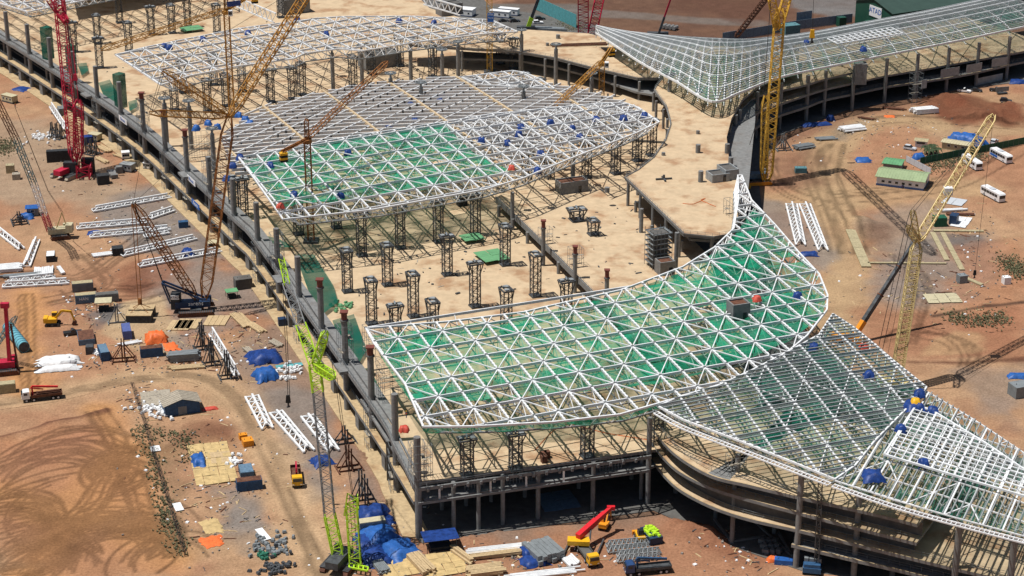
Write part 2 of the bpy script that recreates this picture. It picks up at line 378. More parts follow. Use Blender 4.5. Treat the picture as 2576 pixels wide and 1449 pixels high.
# tyre arcs in the bare earth
TR = []
for cx, cy, r0, r1, a0, a1, n in [(30, 1320, 6, 13, -60, 130, 26), (120, 1220, 9, 20, 10, 170, 14), (250, 1360, 6, 15, 40, 200, 22), (330, 1360, 5, 12, -40, 150, 20), (20, 1380, 8, 16, -90, 60, 24), (300, 1180, 3, 8, 60, 260, 12), (190, 1180, 8, 18, 20, 160, 9), (280, 1430, 8, 22, 30, 170, 14),
                                  (290, 1200, 4, 10, -80, 100, 7), (60, 1420, 9, 19, 0, 140, 12), (120, 1430, 6, 16, 20, 180, 10), (2330, 880, 6, 14, -40, 150, 6), (200, 1290, 12, 30, 100, 220, 8), (430, 1420, 8, 16, 60, 200, 7), (2120, 430, 14, 30, 140, 250, 8), (330, 690, 10, 22, 200, 320, 7)]:
    c = G(cx, cy)
    for i in range(n):
        rr = random.uniform(r0, r1); s0 = R(a0 + random.uniform(-15, 30)); s1 = R(a1 + random.uniform(-40, 20))
        ox, oy = random.uniform(-1.5, 1.5), random.uniform(-1.5, 1.5); k = random.uniform(.75, 1.6)
        TR.append([(c.x + ox + rr*math.cos(s0 + (s1-s0)*t/11), c.y + oy + k*rr*math.sin(s0 + (s1-s0)*t/11)) for t in range(12)])
for pts, n, sp in [([(245, 1030), (300, 1110), (350, 1240), (385, 1350)], 6, 4), ([(310, 1120), (240, 1250), (150, 1350), (60, 1440)], 9, 6), ([(70, 740), (75, 860), (80, 980)], 6, 3.5), ([(0, 700), (100, 690), (200, 700), (300, 640), (400, 560)], 5, 4),
                   ([(-30, 1018), (180, 985), (480, 945), (620, 1040), (740, 1290), (815, 1480)], 5, 3.5), ([(2080, 360), (2060, 440), (2100, 540), (2130, 640)], 8, 7), ([(2560, 320), (2300, 300), (2180, 308)], 5, 5), ([(2576, 360), (2420, 450), (2300, 480), (2100, 500)], 6, 7), ([(200, 640), (260, 720), (120, 760)], 5, 4), ([(2240, 640), (2300, 720), (2260, 860)], 5, 6)]:
    c = smooth([Vector((*w, 0)) for w in W2(pts)], 5); nn = normals2(c)
    for i in range(n):
        o = random.uniform(-sp, sp); TR.append([((a + b*(o + random.uniform(-.4, .4))).x, (a + b*o).y) for a, b in zip(c, nn)])
MOUND = [(2172, 572, 9, 2.4), (2160, 560, 6, 1.5), (2380, 250, 9, 2.6), (2420, 262, 8, 2.2), (2455, 292, 11, 2.8), (2490, 300, 8, 2.4), (2540, 275, 10, 2.6), (2576, 290, 12, 2.5), (2350, 262, 6, 1.8),
         (1745, 1330, 7, 1.6), (1790, 1350, 6, 1.5), (1720, 1360, 5, 1.2), (905, 1150, 4.5, 1.2), (300, 720, 7, 1.0), (360, 712, 6, .9), (390, 735, 5, .8), (380, 1085, 5, .9), (500, 1090, 7, 1.0), (560, 1080, 6, .8), (150, 1070, 6, .5),
         (215, 555, 5, .8), (1930, 280, 5, 1.0), (2455, 770, 5, .7), (1180, 1340, 5, .9), (1240, 1335, 5, .8), (2010, 470, 4, .8), (660, 620, 4, .6)]
RIDGE = [([(0, 1104), (60, 1090), (120, 1072), (200, 1055), (265, 1036)], 1.6, .7), ([(2290, 905), (2420, 908), (2576, 898)], 2.5, .8), ([(1950, 375), (2040, 330), (2140, 290)], 2.0, .4)]
MW = [(*G(a, b)[:2], r, h) for a, b, r, h in MOUND]; RW = [(W2(p), w, h) for p, w, h in RIDGE]
LC_PX = [(-140, 78), (-60, 128), (31, 187), (62, 207), (247, 332), (366, 423), (459, 511), (603, 654), (662, 722), (945, 1138), (1002, 1243), (1054, 1352)]
FACADE = smooth([G(*p) for p in LC_PX], 6)
PLOT = [tuple(p[:2]) for p in FACADE] + [(31.8, 412.9), (50, 400), (63, 386), (84, 379), (140, 372), (240, 420), (160, 470), (95, 620), (120, 712), (170, 745), (320, 800), (320, 1000), (-260, 1000)]
def bbox(x, y, P, m):
    a = np.array(P); return (x > a[:, 0].min()-m) & (x < a[:, 0].max()+m) & (y > a[:, 1].min()-m) & (y < a[:, 1].max()+m)
def relief(x, y):
    z = .22*(fbm(x, y, 14, 5, 4) - .5) + .10*(fbm(x, y, 3, 9, 2) - .5)
    for mx, my, r, h in MW:
        d = np.hypot(x-mx, (y-my)*.9)/r; k = d < 1.6; n = fbm(x[k], y[k], 3.0, 31, 3)
        z[k] += h*np.clip(1 - d[k]*(1.25 - .5*n), 0, 1)**1.2*(.75 + .5*n)
    for P, w, h in RW:
        k = bbox(x, y, P, 8); d = dist_line(x[k], y[k], P); z[k] += h*np.exp(-(d/w)**2)*(.6 + .8*fbm(x[k], y[k], 4, 77, 2))
    s = sd_poly(x, y, PLOT); z = np.where(s < 3, np.minimum(z, 0)*np.clip(s/3, 0, 1) - .05*(s < 0), z)
    return z
def soil(x, y):
    n1 = fbm(x, y, 45, 1, 5); n2 = fbm(x, y, 9, 2, 4); n3 = fbm(x, y, 2.6, 3, 3)
    c = np.array(SOIL_RED)[None]*np.ones((x.size, 1))
    def blend(w, col):
        nonlocal c; c = c*(1-w[:, None]) + np.array(col)[None]*w[:, None]
    blend(np.clip((n1-.45)*4, 0, 1)*.55, SOIL_TAN); blend(np.clip((n2-.56)*5, 0, 1)*.4, SOIL_DARK)
    for kind, P, hw, col, st, soft, en in FEAT:
        k = np.nonzero(bbox(x, y, P, hw + soft*3 + en))[0]
        if not k.size: continue
        d = dist_line(x[k], y[k], P) - hw if kind == 'l' else sd_poly(x[k], y[k], P)
        d = d + en*2.2*(fbm(x[k], y[k], 11, 55, 4) - .5)
        w = np.clip(.5 - d/(2*soft), 0, 1); w = w*w*(3-2*w)*st*(.78 + .44*n2[k])
        c[k] = c[k]*(1 - np.clip(w, 0, 1)[:, None]) + np.array(col)[None]*np.clip(w, 0, 1)[:, None]
    dk = np.zeros(x.size)
    for P in TR:
        k = np.nonzero(bbox(x, y, P, 2))[0]
        if k.size: d = dist_line(x[k], y[k], P); dk[k] = np.maximum(dk[k], np.clip(1.3 - d/.6, 0, 1)*(.35 + .65*n2[k]))
    c *= (1 - .66*dk)[:, None]
    c *= (.80 + .4*n3)[:, None]*(.86 + .28*n2)[:, None]
    return np.clip(c, .01, 1)
sm = bpy.data.materials.new('soil'); sm.use_nodes = True; n_ = sm.node_tree; b_ = n_.nodes['Principled BSDF']; b_.inputs['Roughness'].default_value = .95; b_.inputs['Specular IOR Level'].default_value = .1
at_ = n_.nodes.new('ShaderNodeVertexColor'); at_.layer_name = 'soil'
g_ = n_.nodes.new('ShaderNodeNewGeometry'); nz_ = n_.nodes.new('ShaderNodeTexNoise'); nz_.inputs['Scale'].default_value = 1.6; nz_.inputs['Detail'].default_value = 6; nz_.inputs['Roughness'].default_value = .7
rp_ = n_.nodes.new('ShaderNodeValToRGB'); rp_.color_ramp.elements[0].position = .3; rp_.color_ramp.elements[0].color = (.66, .64, .62, 1); rp_.color_ramp.elements[1].position = .7; rp_.color_ramp.elements[1].color = (1.2, 1.2, 1.18, 1)
mx_ = n_.nodes.new('ShaderNodeMix'); mx_.data_type = 'RGBA'; mx_.blend_type = 'MULTIPLY'; mx_.inputs['Factor'].default_value = 1
n_.links.new(g_.outputs['Position'], nz_.inputs['Vector']); n_.links.new(nz_.outputs['Fac'], rp_.inputs['Fac']); n_.links.new(at_.outputs['Color'], mx_.inputs['A']); n_.links.new(rp_.outputs['Color'], mx_.inputs['B'])
n_.links.new(mx_.outputs['Result'], b_.inputs['Base Color'])
bp_ = n_.nodes.new('ShaderNodeBump'); bp_.inputs['Strength'].default_value = .6; bp_.inputs['Distance'].default_value = .25
n_.links.new(nz_.outputs['Fac'], bp_.inputs['Height']); n_.links.new(bp_.outputs[0], b_.inputs['Normal']); M['soil'] = sm
def soil_mesh(name, X, Y, Z, faces):
    me = bpy.data.meshes.new(name); me.vertices.add(X.size); me.vertices.foreach_set('co', np.stack([X, Y, Z], 1).ravel().astype(np.float32))
    F = np.asarray(faces, dtype=np.int32); me.loops.add(F.size); me.polygons.add(len(F))
    me.loops.foreach_set('vertex_index', F.ravel()); me.polygons.foreach_set('loop_start', np.arange(0, F.size, 4, dtype=np.int32)); me.polygons.foreach_set('loop_total', np.full(len(F), 4, dtype=np.int32))
    me.update(calc_edges=True); ca = me.color_attributes.new('soil', 'FLOAT_COLOR', 'POINT')
    c = np.ones((X.size, 4), np.float32); c[:, :3] = soil(X, Y); ca.data.foreach_set('color', c.ravel())
    me.polygons.foreach_set('use_smooth', np.ones(len(F), bool)); return me
def grid_faces(nx, ny):
    i = np.arange(nx-1)[None, :] + np.arange(ny-1)[:, None]*nx; return np.stack([i, i+1, i+1+nx, i+nx], -1).reshape(-1, 4)
gx = np.concatenate([[-6000, -2500, -1000, -500, -300], np.arange(-215, -125, .85), np.arange(-125, -45, .5), np.arange(-45, 235.1, .85), [300, 500, 1000, 2500, 6000]])
gy = np.concatenate([[-800, 100, 300, 345], np.arange(362, 455, .6), np.arange(455, 600, .9), np.arange(600, 905, 1.5), [950, 1100, 1500, 2500, 6000, 9000]])
XX, YY = np.meshgrid(gx, gy); ZZ = relief(XX.ravel(), YY.ravel())
struct(add_obj('ground', soil_mesh('ground', XX.ravel(), YY.ravel(), ZZ, grid_faces(gx.size, gy.size)), 'soil'))
def sheet_road(name, px, width, lift=.05):
    c = resample(smooth([G(*p) for p in px], 8), 1.6); nn = normals2(c); k = max(4, int(width/1.2))
    X = np.array([[(a + b*(width*(j/k - .5))).x for j in range(k+1)] for a, b in zip(c, nn)]); Y = np.array([[(a + b*(width*(j/k - .5))).y for j in range(k+1)] for a, b in zip(c, nn)])
    Z = relief(X.ravel(), Y.ravel()) + lift
    return struct(add_obj(name, soil_mesh(name, X.ravel(), Y.ravel(), Z, grid_faces(k+1, len(c))), 'soil'))
sheet_road('dirt_road', [(-30, 1018), (100, 1000), (180, 985), (330, 950), (480, 945), (560, 975), (620, 1040), (690, 1180), (740, 1290), (800, 1420), (815, 1480)], 8)
sheet_road('dirt_road', [(2560, 320), (2420, 335), (2300, 300), (2180, 308), (2080, 360), (2060, 440), (2100, 540), (2130, 640), (2120, 740), (2080, 800)], 12)
# ------------------------------------------------------------------ terminal building
def strip(mb, pts, o0, o1, z0, z1, nn=None):
    nn = nn or normals2(pts); n = len(pts); vs = []
    for p, k in zip(pts, nn):
        a = p + k*o0; b = p + k*o1; vs += [(a.x, a.y, z0), (b.x, b.y, z0), (b.x, b.y, z1), (a.x, a.y, z1)]
    fs = []
    for i in range(n-1):
        a, b = 4*i, 4*i + 4
        fs += [(a, a+1, b+1, b), (a+1, a+2, b+2, b+1), (a+2, a+3, b+3, b+2), (a+3, a, b, b+3)]
    fs += [(3, 2, 1, 0), (4*n-4, 4*n-3, 4*n-2, 4*n-1)]
    return mb.add(vs, fs)
def railing(parent, pts, z, h=1.1, step=2.2, m='steel_grey', w=.07):
    c = resample(pts, step); mb = MB()
    for a, b in zip(c[:-1], c[1:]):
        mb.beam((a.x, a.y, z), (a.x, a.y, z+h), w, None, False)
        for hh in (h, h*.5): mb.beam((a.x, a.y, z+hh), (b.x, b.y, z+hh), w*.8, None, False)
    return mb.build('railing', m, parent)
def column(parent, x, y, z0, z1, r, m='concrete', n=14, cap=None):
    mb = MB(); mb.tube((x, y, z0), (x, y, z1), r, n)
    o = mb.build('column', m, parent)
    if cap:
        c = MB(); c.tube((x, y, z1), (x, y, z1+2.0), r*.95, n); c.box((x, y, z1+2.1), (r*2.5, r*2.5, .3)); c.build('steel_cap', 'cap_brown', o)
        d = MB(); d.tube((x, y, z1-.4), (x, y, z1-.15), r*1.35, n); d.build('collar', 'concrete_dark', o)
    return o
T = thing('terminal_building', 'large unfinished concrete terminal with tan decks, round columns and curved left facade', 'building', (0, 480, 0))
Z1, Z2, Z3, Z4, Z5, ZH = 5.8, 9.5, 13.5, 14.0, 18.5, 9.6
FA = resample(list(reversed(FACADE)), 2.9)             # from the near corner to the far end
NF = [-k for k in normals2(FA)]                        # towards the inside
if NF[0].x < 0: NF = [-k for k in NF]
FR = [Vector((-21.3, 396.9, 0)), Vector((31.8, 412.9, 0))]
floor = MB(); floor.prism([tuple((p - k*.8)[:2]) for p, k in zip(FA, NF)] + [(-250, 1000), (-40, 1000), (-10, 880), (60, 830), (130, 800), (330, 880), (330, 812), (172, 748), (126, 722), (96, 690), (84, 640), (78, 560), (84, 500), (120, 440), (170, 400), (170, 372), (140, 368), (84, 377), (64, 382), (52, 391), (33, 409.5), (-20.2, 394.2)], -.3, .16)
floor.build('ground_floor', 'concrete_dark', T)
apron = MB(); strip(apron, FA, -3.6, 2.5, -.2, .34, NF); apron.build('apron', 'formwork', T)
hb_ = [tuple(G(a, b, ZH)[:2]) for a, b in [(1000, -60), (1080, 20), (1160, 45), (1290, 78), (1460, 140), (1690, 200), (1730, 330), (1640, 420), (1700, 560), (1780, 640)]]
deck = MB(); deck.prism([tuple((p + k*4.2)[:2]) for p, k in zip(FA[9:], NF[9:])] + [(-250, 1000)] + hb_ + [(60, 455), (20, 446)], ZH-.75, ZH); deck.build('floor_slab', 'concrete_tan', T)
fd = MB(); fd.prism([tuple((p + k*.6)[:2]) for p, k in zip(FA[:13], NF[:13])] + [(15, 446), (62, 450), (60, 438), (33.5, 414.5), (-20.8, 398.4)], Z3-.75, Z3); fd.build('floor_slab', 'concrete_tan', T)
wk = MB(); strip(wk, FA[12:], .55, 3.6, Z3-.6, Z3-.03, NF[12:]); wk.build('walkway_slab', 'concrete_tan', T)
s2 = MB(); s2.prism([(-19.8, 397.5), (32.4, 413.2), (60, 440), (30, 470), (-38, 450)], Z2-.6, Z2); s2.build('floor_slab', 'concrete', T)
s1 = MB(); strip(s1, FA[8:], 6.0, 40, Z1-.5, Z1-.05, NF[8:]); s1.build('floor_slab', 'concrete_dark', T)
wl = MB(); strip(wl, FA[10:], 3.2, 3.6, .2, Z3-.8, NF[10:]) if False else None
# walkway beams along the left facade: lower one rises to the corner
lw = MB(); n0 = len(FA)
for i in range(n0-1):
    za = Z1 + max(0, 1 - i/12.0)*3.6; zb = Z1 + max(0, 1 - (i+1)/12.0)*3.6
    a0, a1 = FA[i] - NF[i]*1.1, FA[i] + NF[i]*1.0; b0, b1 = FA[i+1] - NF[i+1]*1.1, FA[i+1] + NF[i+1]*1.0
    lw.add([(a0.x, a0.y, za-.9), (a1.x, a1.y, za-.9), (a1.x, a1.y, za), (a0.x, a0.y, za), (b0.x, b0.y, zb-.9), (b1.x, b1.y, zb-.9), (b1.x, b1.y, zb), (b0.x, b0.y, zb)],
           [(0, 4, 5, 1), (1, 5, 6, 2), (2, 6, 7, 3), (3, 7, 4, 0)] + ([(0, 1, 2, 3)] if i == 0 else []))
lw.build('edge_beam', 'formwork', T)
uw = MB(); strip(uw, FA, -1.0, .5, Z3-1.1, Z3+.06, NF); uw.build('edge_beam', 'formwork', T)
up2 = MB(); strip(up2, FA, .7, 1.1, Z3, Z3+.75, NF); up2.build('parapet', 'formwork', T)
for i in [min(range(n0), key=lambda k: (FA[k] - G(*v)).length) for v in ((905, 1050), (735, 815), (250, 330), (500, 540))]:           # loading platforms standing out of the facade
    if i+2 < n0:
        pl = MB(); strip(pl, FA[i:i+3], -3.2, -1.05, Z3-.5, Z3+.25, NF[i:i+3]); pl.build('loading_platform', 'formwork', T)
for i in range(0, n0, 4):
    p, k = FA[i], NF[i]
    if (i//4) % 2 == 0: column(T, *(p)[:2], 0, 25.5, .82, cap=(16 <= i <= 34 or 76 < i < 100))
    else: column(T, *(p + k*2.2)[:2], 0, Z3-.7, .5)
    column(T, *(p + k*14)[:2], 0, (Z3 if i < 10 else ZH)-.7, .5)
    if (i//4) % 2 == 1 and i > 6:
        pb = MB(); u = FA[min(i+1, n0-1)] - p; pb.box((p.x - k.x*.2, p.y - k.y*.2, 2.5), (3.0, 1.1, 5.0), math.atan2(u.y, u.x)); pb.build('pier', 'concrete', T)
railing(T, [p - k*.9 for p, k in zip(FA, NF)], Z3+.06); railing(T, [p + k*.7 for p, k in zip(FA[12:], NF[12:])], Z1)
for x, y, zt, r in [(-13.3, 399.7, Z3-.7, .5), (-2.1, 403.0, Z3-.7, .52), (6.0, 405.7, Z3-.7, .55), (18.8, 409.7, Z3-.7, .55), (31.8, 412.9, 22.5, .62), (30.4, 415.2, Z3-.7, .5)]: column(T, x, y, 0, zt, r)
for bx, by in [(760, 950), (1130, 890), (1385, 855), (1790, 790), (2190, 720), (2000, 640), (1550, 700)]:
    p = Gq(1, 2, bx, by); column(T, p.x, p.y, 0, Z3-.7, .5)
fe = MB(); d = (FR[1] - FR[0]).normalized(); nrm = Vector((d.y, -d.x, 0)); ang = math.atan2(d.y, d.x)
for t in np.arange(2, 54, 3.1):
    p = FR[0] + d*t + nrm*1.9; fe.box((p.x, p.y, Z3-.6), (.55, .5, .8), ang)
fe.build('edge_bracket', 'concrete', T, kind='stuff')
fb2 = MB(); a, b = FR[0] + nrm*1.5, FR[1] + nrm*1.5; fb2.beam((a.x, a.y, Z3-.35), (b.x, b.y, Z3-.35), .5, .8); a, b = FR[0] + nrm*.9, FR[1] + nrm*.9; fb2.beam((a.x, a.y, Z2-.3), (b.x, b.y, Z2-.3), .4, .6); fb2.build('edge_beam', 'concrete', T)
for t in (5, 17, 25.5, 34.5):
    p = FR[0] + d*t + nrm*.5; hb = MB(); hb.beam((p.x, p.y, Z2), (p.x, p.y, Z3-.7), .45); hb.build('hanger', 'steel_white_used', T)
for t, w in ((11.5, 5), (21.5, 9), (44, 6)):
    p = FR[0] + d*t - nrm*1.5; gr = MB()
    for k in np.arange(0, w, .75): e = p + d*k; gr.beam((e.x, e.y, Z2), (e.x, e.y, Z3-.75), .14, None, False)
    for h in (1, 2, 3): gr.beam((p.x, p.y, Z2+h), ((p+d*w).x, (p+d*w).y, Z2+h), .1, None, False)
    gr.build('prop_frame', 'steel_grey', T)
railing(T, [FR[0] + nrm*1.3, FR[1] + nrm*1.3], Z3+.05, 1.0)
bwall = MB(); bwall.beam((-30, 424, 5.5), (55, 448, 5.5), .4, 10.5); bwall.build('inner_wall', 'concrete_dark', T)
# stepped decks to the right
def pxpoly(pts, z): return [tuple(G(a, b, z)[:2]) for a, b in pts]
mid = pxpoly([(1247, 497), (1300, 547), (1400, 644), (1495, 740), (1660, 905), (1900, 880), (1800, 730), (1690, 700), (1612, 562), (1500, 470), (1470, 445), (1330, 452)], Z4)
mm = MB(); mm.prism(mid, Z4-.8, Z4); mm.build('floor_slab', 'concrete_tan', T)
eb = [G(a, b, 0.0) for a, b in ()]
edge = [Vector((*p, 0)) for p in mid[:5]]
railing(T, edge, Z4, 1.1); ew = MB(); strip(ew, edge, -.3, .15, Z4-1.4, Z4+.35); ew.build('edge_beam', 'formwork', T)
for a, b in [(1327, 612), (1405, 688), (1480, 765), (1255, 545), (1290, 578)]:
    p = G(a, b, ZH); column(T, p.x, p.y, ZH, Z4-.8, .55)
for a, b, c_ in [(1367, 572, 1), (1447, 637, 1), (1527, 697, 1), (1289, 484, 0), (1703, 585, 0), (1614, 525, 0), (1362, 0, 0)]:
    if b: p = G(a, b, 21.5); column(T, p.x, p.y, ZH, 21.5, .62, cap=bool(c_))
big_px = [(1030, 92), (1200, 80), (1320, 74), (1480, 84), (1560, 105), (1700, 115), (2010, 118), (2010, 178), (1940, 200), (1900, 222), (1868, 250), (1840, 298), (1828, 345), (1834, 400), (1852, 440), (1862, 540), (1843, 588), (1795, 596), (1720, 588), (1572, 446), (1605, 428), (1645, 396), (1675, 352), (1688, 312), (1676, 268), (1646, 226), (1655, 212), (1668, 196), (1604, 196), (1500, 172), (1400, 146), (1300, 128), (1150, 120), (1030, 112)]
big = pxpoly(big_px, Z5); bd = MB(); bd.prism(big, Z5-.9, Z5); bd.build('floor_slab', 'concrete_tan', T)
cen = Vector((sum(p[0] for p in big)/len(big), sum(p[1] for p in big)/len(big), 0))
be = [Vector((*p, 0)) for p in big[14:35] + big[:1]]; railing(T, be[:20], Z5, 1.1)
kb = MB(); strip(kb, be, -.15, .15, Z5-.2, Z5+.2); kb.build('parapet', 'formwork', T)
low = pxpoly([(1150, 146), (1300, 150), (1400, 168), (1500, 195), (1600, 230), (1660, 240), (1720, 330), (1690, 400), (1600, 450), (1735, 600), (1830, 606), (1880, 500), (1900, 300), (1900, 180), (1500, 150), (1150, 128)], Z4-.1)
lo = MB(); lo.prism(low, Z4-.9, Z4-.15); lo.build('floor_slab', 'concrete', T)
for i, p in enumerate(resample([Vector((*p, 0)) for p in big[15:34]], 11.5)):
    n = (cen - p).normalized(); e = p + n*1.4; column(T, e.x, e.y, ZH-4, Z5-.9, .5)
for a, b in [(1790, 600), (1716, 598), (1640, 560), (1600, 500), (1560, 600)]:
    p = G(a, b, Z4); column(T, p.x, p.y, 0, Z4-.9, .5)
for i, j, x, y, y1 in [(2, 0, 115, 1010, 985), (2, 0, 115, 1152, 1090), (2, 0, 135, 1372, 1292), (2, 0, 335, 1155, 1085), (2, 0, 362, 1235, 1187), (2, 0, 405, 1345, 1292), (1, 0, 1635, 290, 256), (1, 0, 1555, 345, 320), (1, 0, 2430, 1172, 1150), (1, 0, 2005, 1449, 1415)]:
    p = Gq(i, j, x, y, Z5); column(T, p.x, p.y, Z5, Z5 + (y-y1)/3/7.4, .8 if y-y1 > 30 else .62)
# columns that stand free in the open halls: foot on the deck, top, cap
for i, j, x, yt, zt, cap in [(1, 0, 880, 350, 27, 0), (1, 0, 1360, 260, 27, 0), (1, 0, 1620, 370, 27, 0), (1, 0, 1890, 590, 27, 0), (1, 0, 760, 410, 25.5, 0), (1, 0, 150, 380, 26, 0), (1, 0, 372, 590, 27, 0), (1, 0, 600, 660, 28, 0), (1, 0, 1375, 690, 28, 0),
                             (0, 0, 1600, 1010, 27, 0), (0, 0, 1425, 800, 27, 0), (0, 0, 2505, 400, 26, 0), (1, 0, 520, 330, 26, 0), (1, 0, 2480, 600, 25, 0), (1, 0, 1750, 1110, 25, 0), (0, 0, 1240, 780, 27, 0)]:
    zt -= 2; p = Gq(i, j, x, yt, zt); o = column(T, p.x, p.y, ZH, zt, .75)
    c = MB(); c.tube((p.x, p.y, zt), (p.x, p.y, zt+1.6), .45, 10, .35)
    for k in range(8):
        t = k*math.pi/4; c.beam((p.x, p.y, zt+1.7), (p.x + 2.0*math.cos(t), p.y + 2.0*math.sin(t), zt+1.9), .28, .3)
        t2 = t + math.pi/4; c.beam((p.x + 2.0*math.cos(t), p.y + 2.0*math.sin(t), zt+1.9), (p.x + 2.0*math.cos(t2), p.y + 2.0*math.sin(t2), zt+1.9), .22, .3)
    c.build('star_head', 'steel_grey', o)
# concrete cores and huts on the decks
def core(px, py, z, w, dpt, h, rz, label, m='concrete', name='concrete_core', door=True, fill='concrete_dark'):
    p = G(px, py, z); t = thing(name, label, 'concrete box', p, rz)
    mb = MB(); th = .35
    for s in (-1, 1): mb.box((s*(w/2-th/2), 0, h/2), (th, dpt, h)); mb.box((0, s*(dpt/2-th/2), h/2), (w-2*th, th, h))
    mb.build('wall', m, t, False); f = MB(); f.box((0, 0, h-.5), (w-2*th, dpt-2*th, .2)); f.build('inner_slab', fill, t, False)
    if door: d_ = MB(); d_.box((w*.2, -dpt/2-.02, 1.1), (1.0, .08, 2.2)); d_.build('doorway', 'glass', t, False)
    return t
core(1438, 480, Z4, 9.5, 4.6, 3.8, R(22), 'open topped grey concrete core beside the right deck behind the middle roof', fill='rust')
core(1805, 452, Z5, 6.0, 5.0, 2.6, R(20), 'low pale concrete hut with a dark door on the big tan deck', m='steel_pale_grey')
core(1830, 445, Z5, 4.6, 6.5, 3.4, R(20), 'taller pale concrete hut at the edge of the big tan deck', m='steel_pale_grey', door=False)
core(1856, 800, 25.0, 4.8, 4.0, 4.6, R(20), 'concrete lift shaft standing up through the netted front roof', fill='rust')
core(1672, 686, Z4, 4.6, 4.0, 4.0, R(20), 'small open concrete box at the foot of the scaffolded tower', fill='rust')
core(955, 165, ZH, 15, 8, 5.5, R(28), 'wide grey concrete core under the rear roof frame', door=False)
core(1130, 35, ZH, 10, 6, 5, R(28), 'pale concrete core with a dark opening behind the tower crane')
core(740, 30, ZH, 12, 7, 6.5, R(28), 'tall pale concrete core behind the rear roof frame')
# scaffolds
def scaffold(loc, w, dpt, h, rz, label, dens=1.6, m='steel_grey', group=None, t_=.075):
    t = thing('scaffold', label, 'scaffold', loc, rz, group); a = MB(); b = MB()
    nx = max(1, int(w/dens)); ny = max(1, int(dpt/dens)); nz = max(1, int(h/1.9))
    X = [-w/2 + w*i/nx for i in range(nx+1)]; Y = [-dpt/2 + dpt*i/ny for i in range(ny+1)]
    per = [(x, y) for x in X for y in Y if x in (X[0], X[-1]) or y in (Y[0], Y[-1])]
    for x, y in per: a.beam((x, y, 0), (x, y, h), t_, None, False)
    for k in range(1, nz+1):
        z = h*k/nz
        for y in (Y[0], Y[-1]): b.beam((X[0], y, z), (X[-1], y, z), t_, None, False); b.beam((X[0], y, z-1.9), (X[-1], y, z), t_*.8, None, False) if k % 2 else None
        for x in (X[0], X[-1]): b.beam((x, Y[0], z), (x, Y[-1], z), t_, None, False)
    a.build('standard', m, t, False, 'stuff'); b.build('ledger', m, t, False, 'stuff')
    pl = MB(); pl.box((0, Y[0]+.4, h*.66), (w, .7, .06)); pl.box((0, Y[-1]-.4, h*.33), (w, .7, .06)); pl.build('plank', 'timber_grey', t, False); return t
def cloth_box(name, px, py, z, w, dpt, h, rz, m, label): 
    p = G(px, py, z); mb = MB(); mb.box((0, 0, h/2), (w, dpt, h)); o = mb.build(name, m, None); o.location = p; o.rotation_euler = (0, 0, rz); return tag(o, label, 'safety net')
p = G(1655, 668, Z4); tw = thing('scaffolded_tower', 'tall dark concrete shaft wrapped in scaffolding on the right deck', 'tower', p, R(22))
m_ = MB(); m_.box((0, 0, 5.2), (4.2, 3.6, 10.4)); m_.build('shaft', 'concrete_dark', tw, False)
a_ = MB(); b_ = MB()
for x in np.linspace(-3, 3, 6):
    for y in (-2.7, 2.7): a_.beam((x, y, 0), (x, y, 11.5), .1, None, False)
for y in np.linspace(-2.7, 2.7, 4):
    for x in (-3, 3): a_.beam((x, y, 0), (x, y, 11.5), .1, None, False)
for z in np.arange(1.5, 11.6, 1.5):
    for y in (-2.7, 2.7): b_.beam((-3, y, z), (3, y, z), .1, None, False); b_.box((0, y*.92, z-.1), (5.8, .6, .06))
    for x in (-3, 3): b_.beam((x, -2.7, z), (x, 2.7, z), .1, None, False); b_.box((x*.92, 0, z-.1), (.6, 5, .06))
a_.build('standard', 'steel_grey', tw, False, 'stuff'); b_.build('walkway', 'steel_grey', tw, False, 'stuff')
SCF = [(i, FA[i], NF[i]) for i in range(0, n0, 8)]
for k, (i, p, nv) in enumerate(SCF[:16]):
    u = FA[min(i+1, n0-1)] - p; s = 'round the ' + ORD[k] + ' facade column from the near corner' 
    scaffold((p.x, p.y, .3 if k % 3 else Z3), 3.4, 3.4, (12.5 if k % 3 else 10.5), math.atan2(u.y, u.x), 'steel tube scaffold ' + s, 1.7, group='scaffolds along the left facade')
for lab, (a, b, z), (w, dp, h) in [('beside the brown capped column on the right deck', (1372, 610, Z4), (3.5, 3, 4.5)), ('round the second capped column of the right deck', (1448, 668, Z4), (3.6, 3.4, 5.5)),
                                   ('at the right end of the big deck by the truss peak', (1838, 545, Z5), (2, 6, 5)), ('under the left corner of the front roof', (985, 1000, Z3), (6, 5, 10)), ('behind the left end of the front roof', (945, 905, Z3), (5, 6, 9)),
                                   ('under the bare middle roof near the left facade', (560, 470, ZH), (6, 6, 12)), ('beside the middle roof left corner', (600, 520, ZH), (5, 7, 12)), ('below the drum beams by the facade', (500, 400, ZH), (7, 5, 9)), ('round the near corner column', (1062, 1205, Z3), (4, 3.4, 9)), ('round the pier column below the front right roof', (1850, 1190, 17.8), (3.6, 3.2, 4.5)), ('round the second pier column below the front right roof', (2020, 1235, 17.8), (3.4, 3, 4.5)), ('against the far pier wall', (2300, 260, 0), (4, 3, 12)), ('round the lone pale column of the far yard', (2305, 235, 0), (3.4, 3.4, 9))]:
    scaffold(G(a, b, z), w, dp, h, R(20), 'thin steel tube scaffold ' + lab)
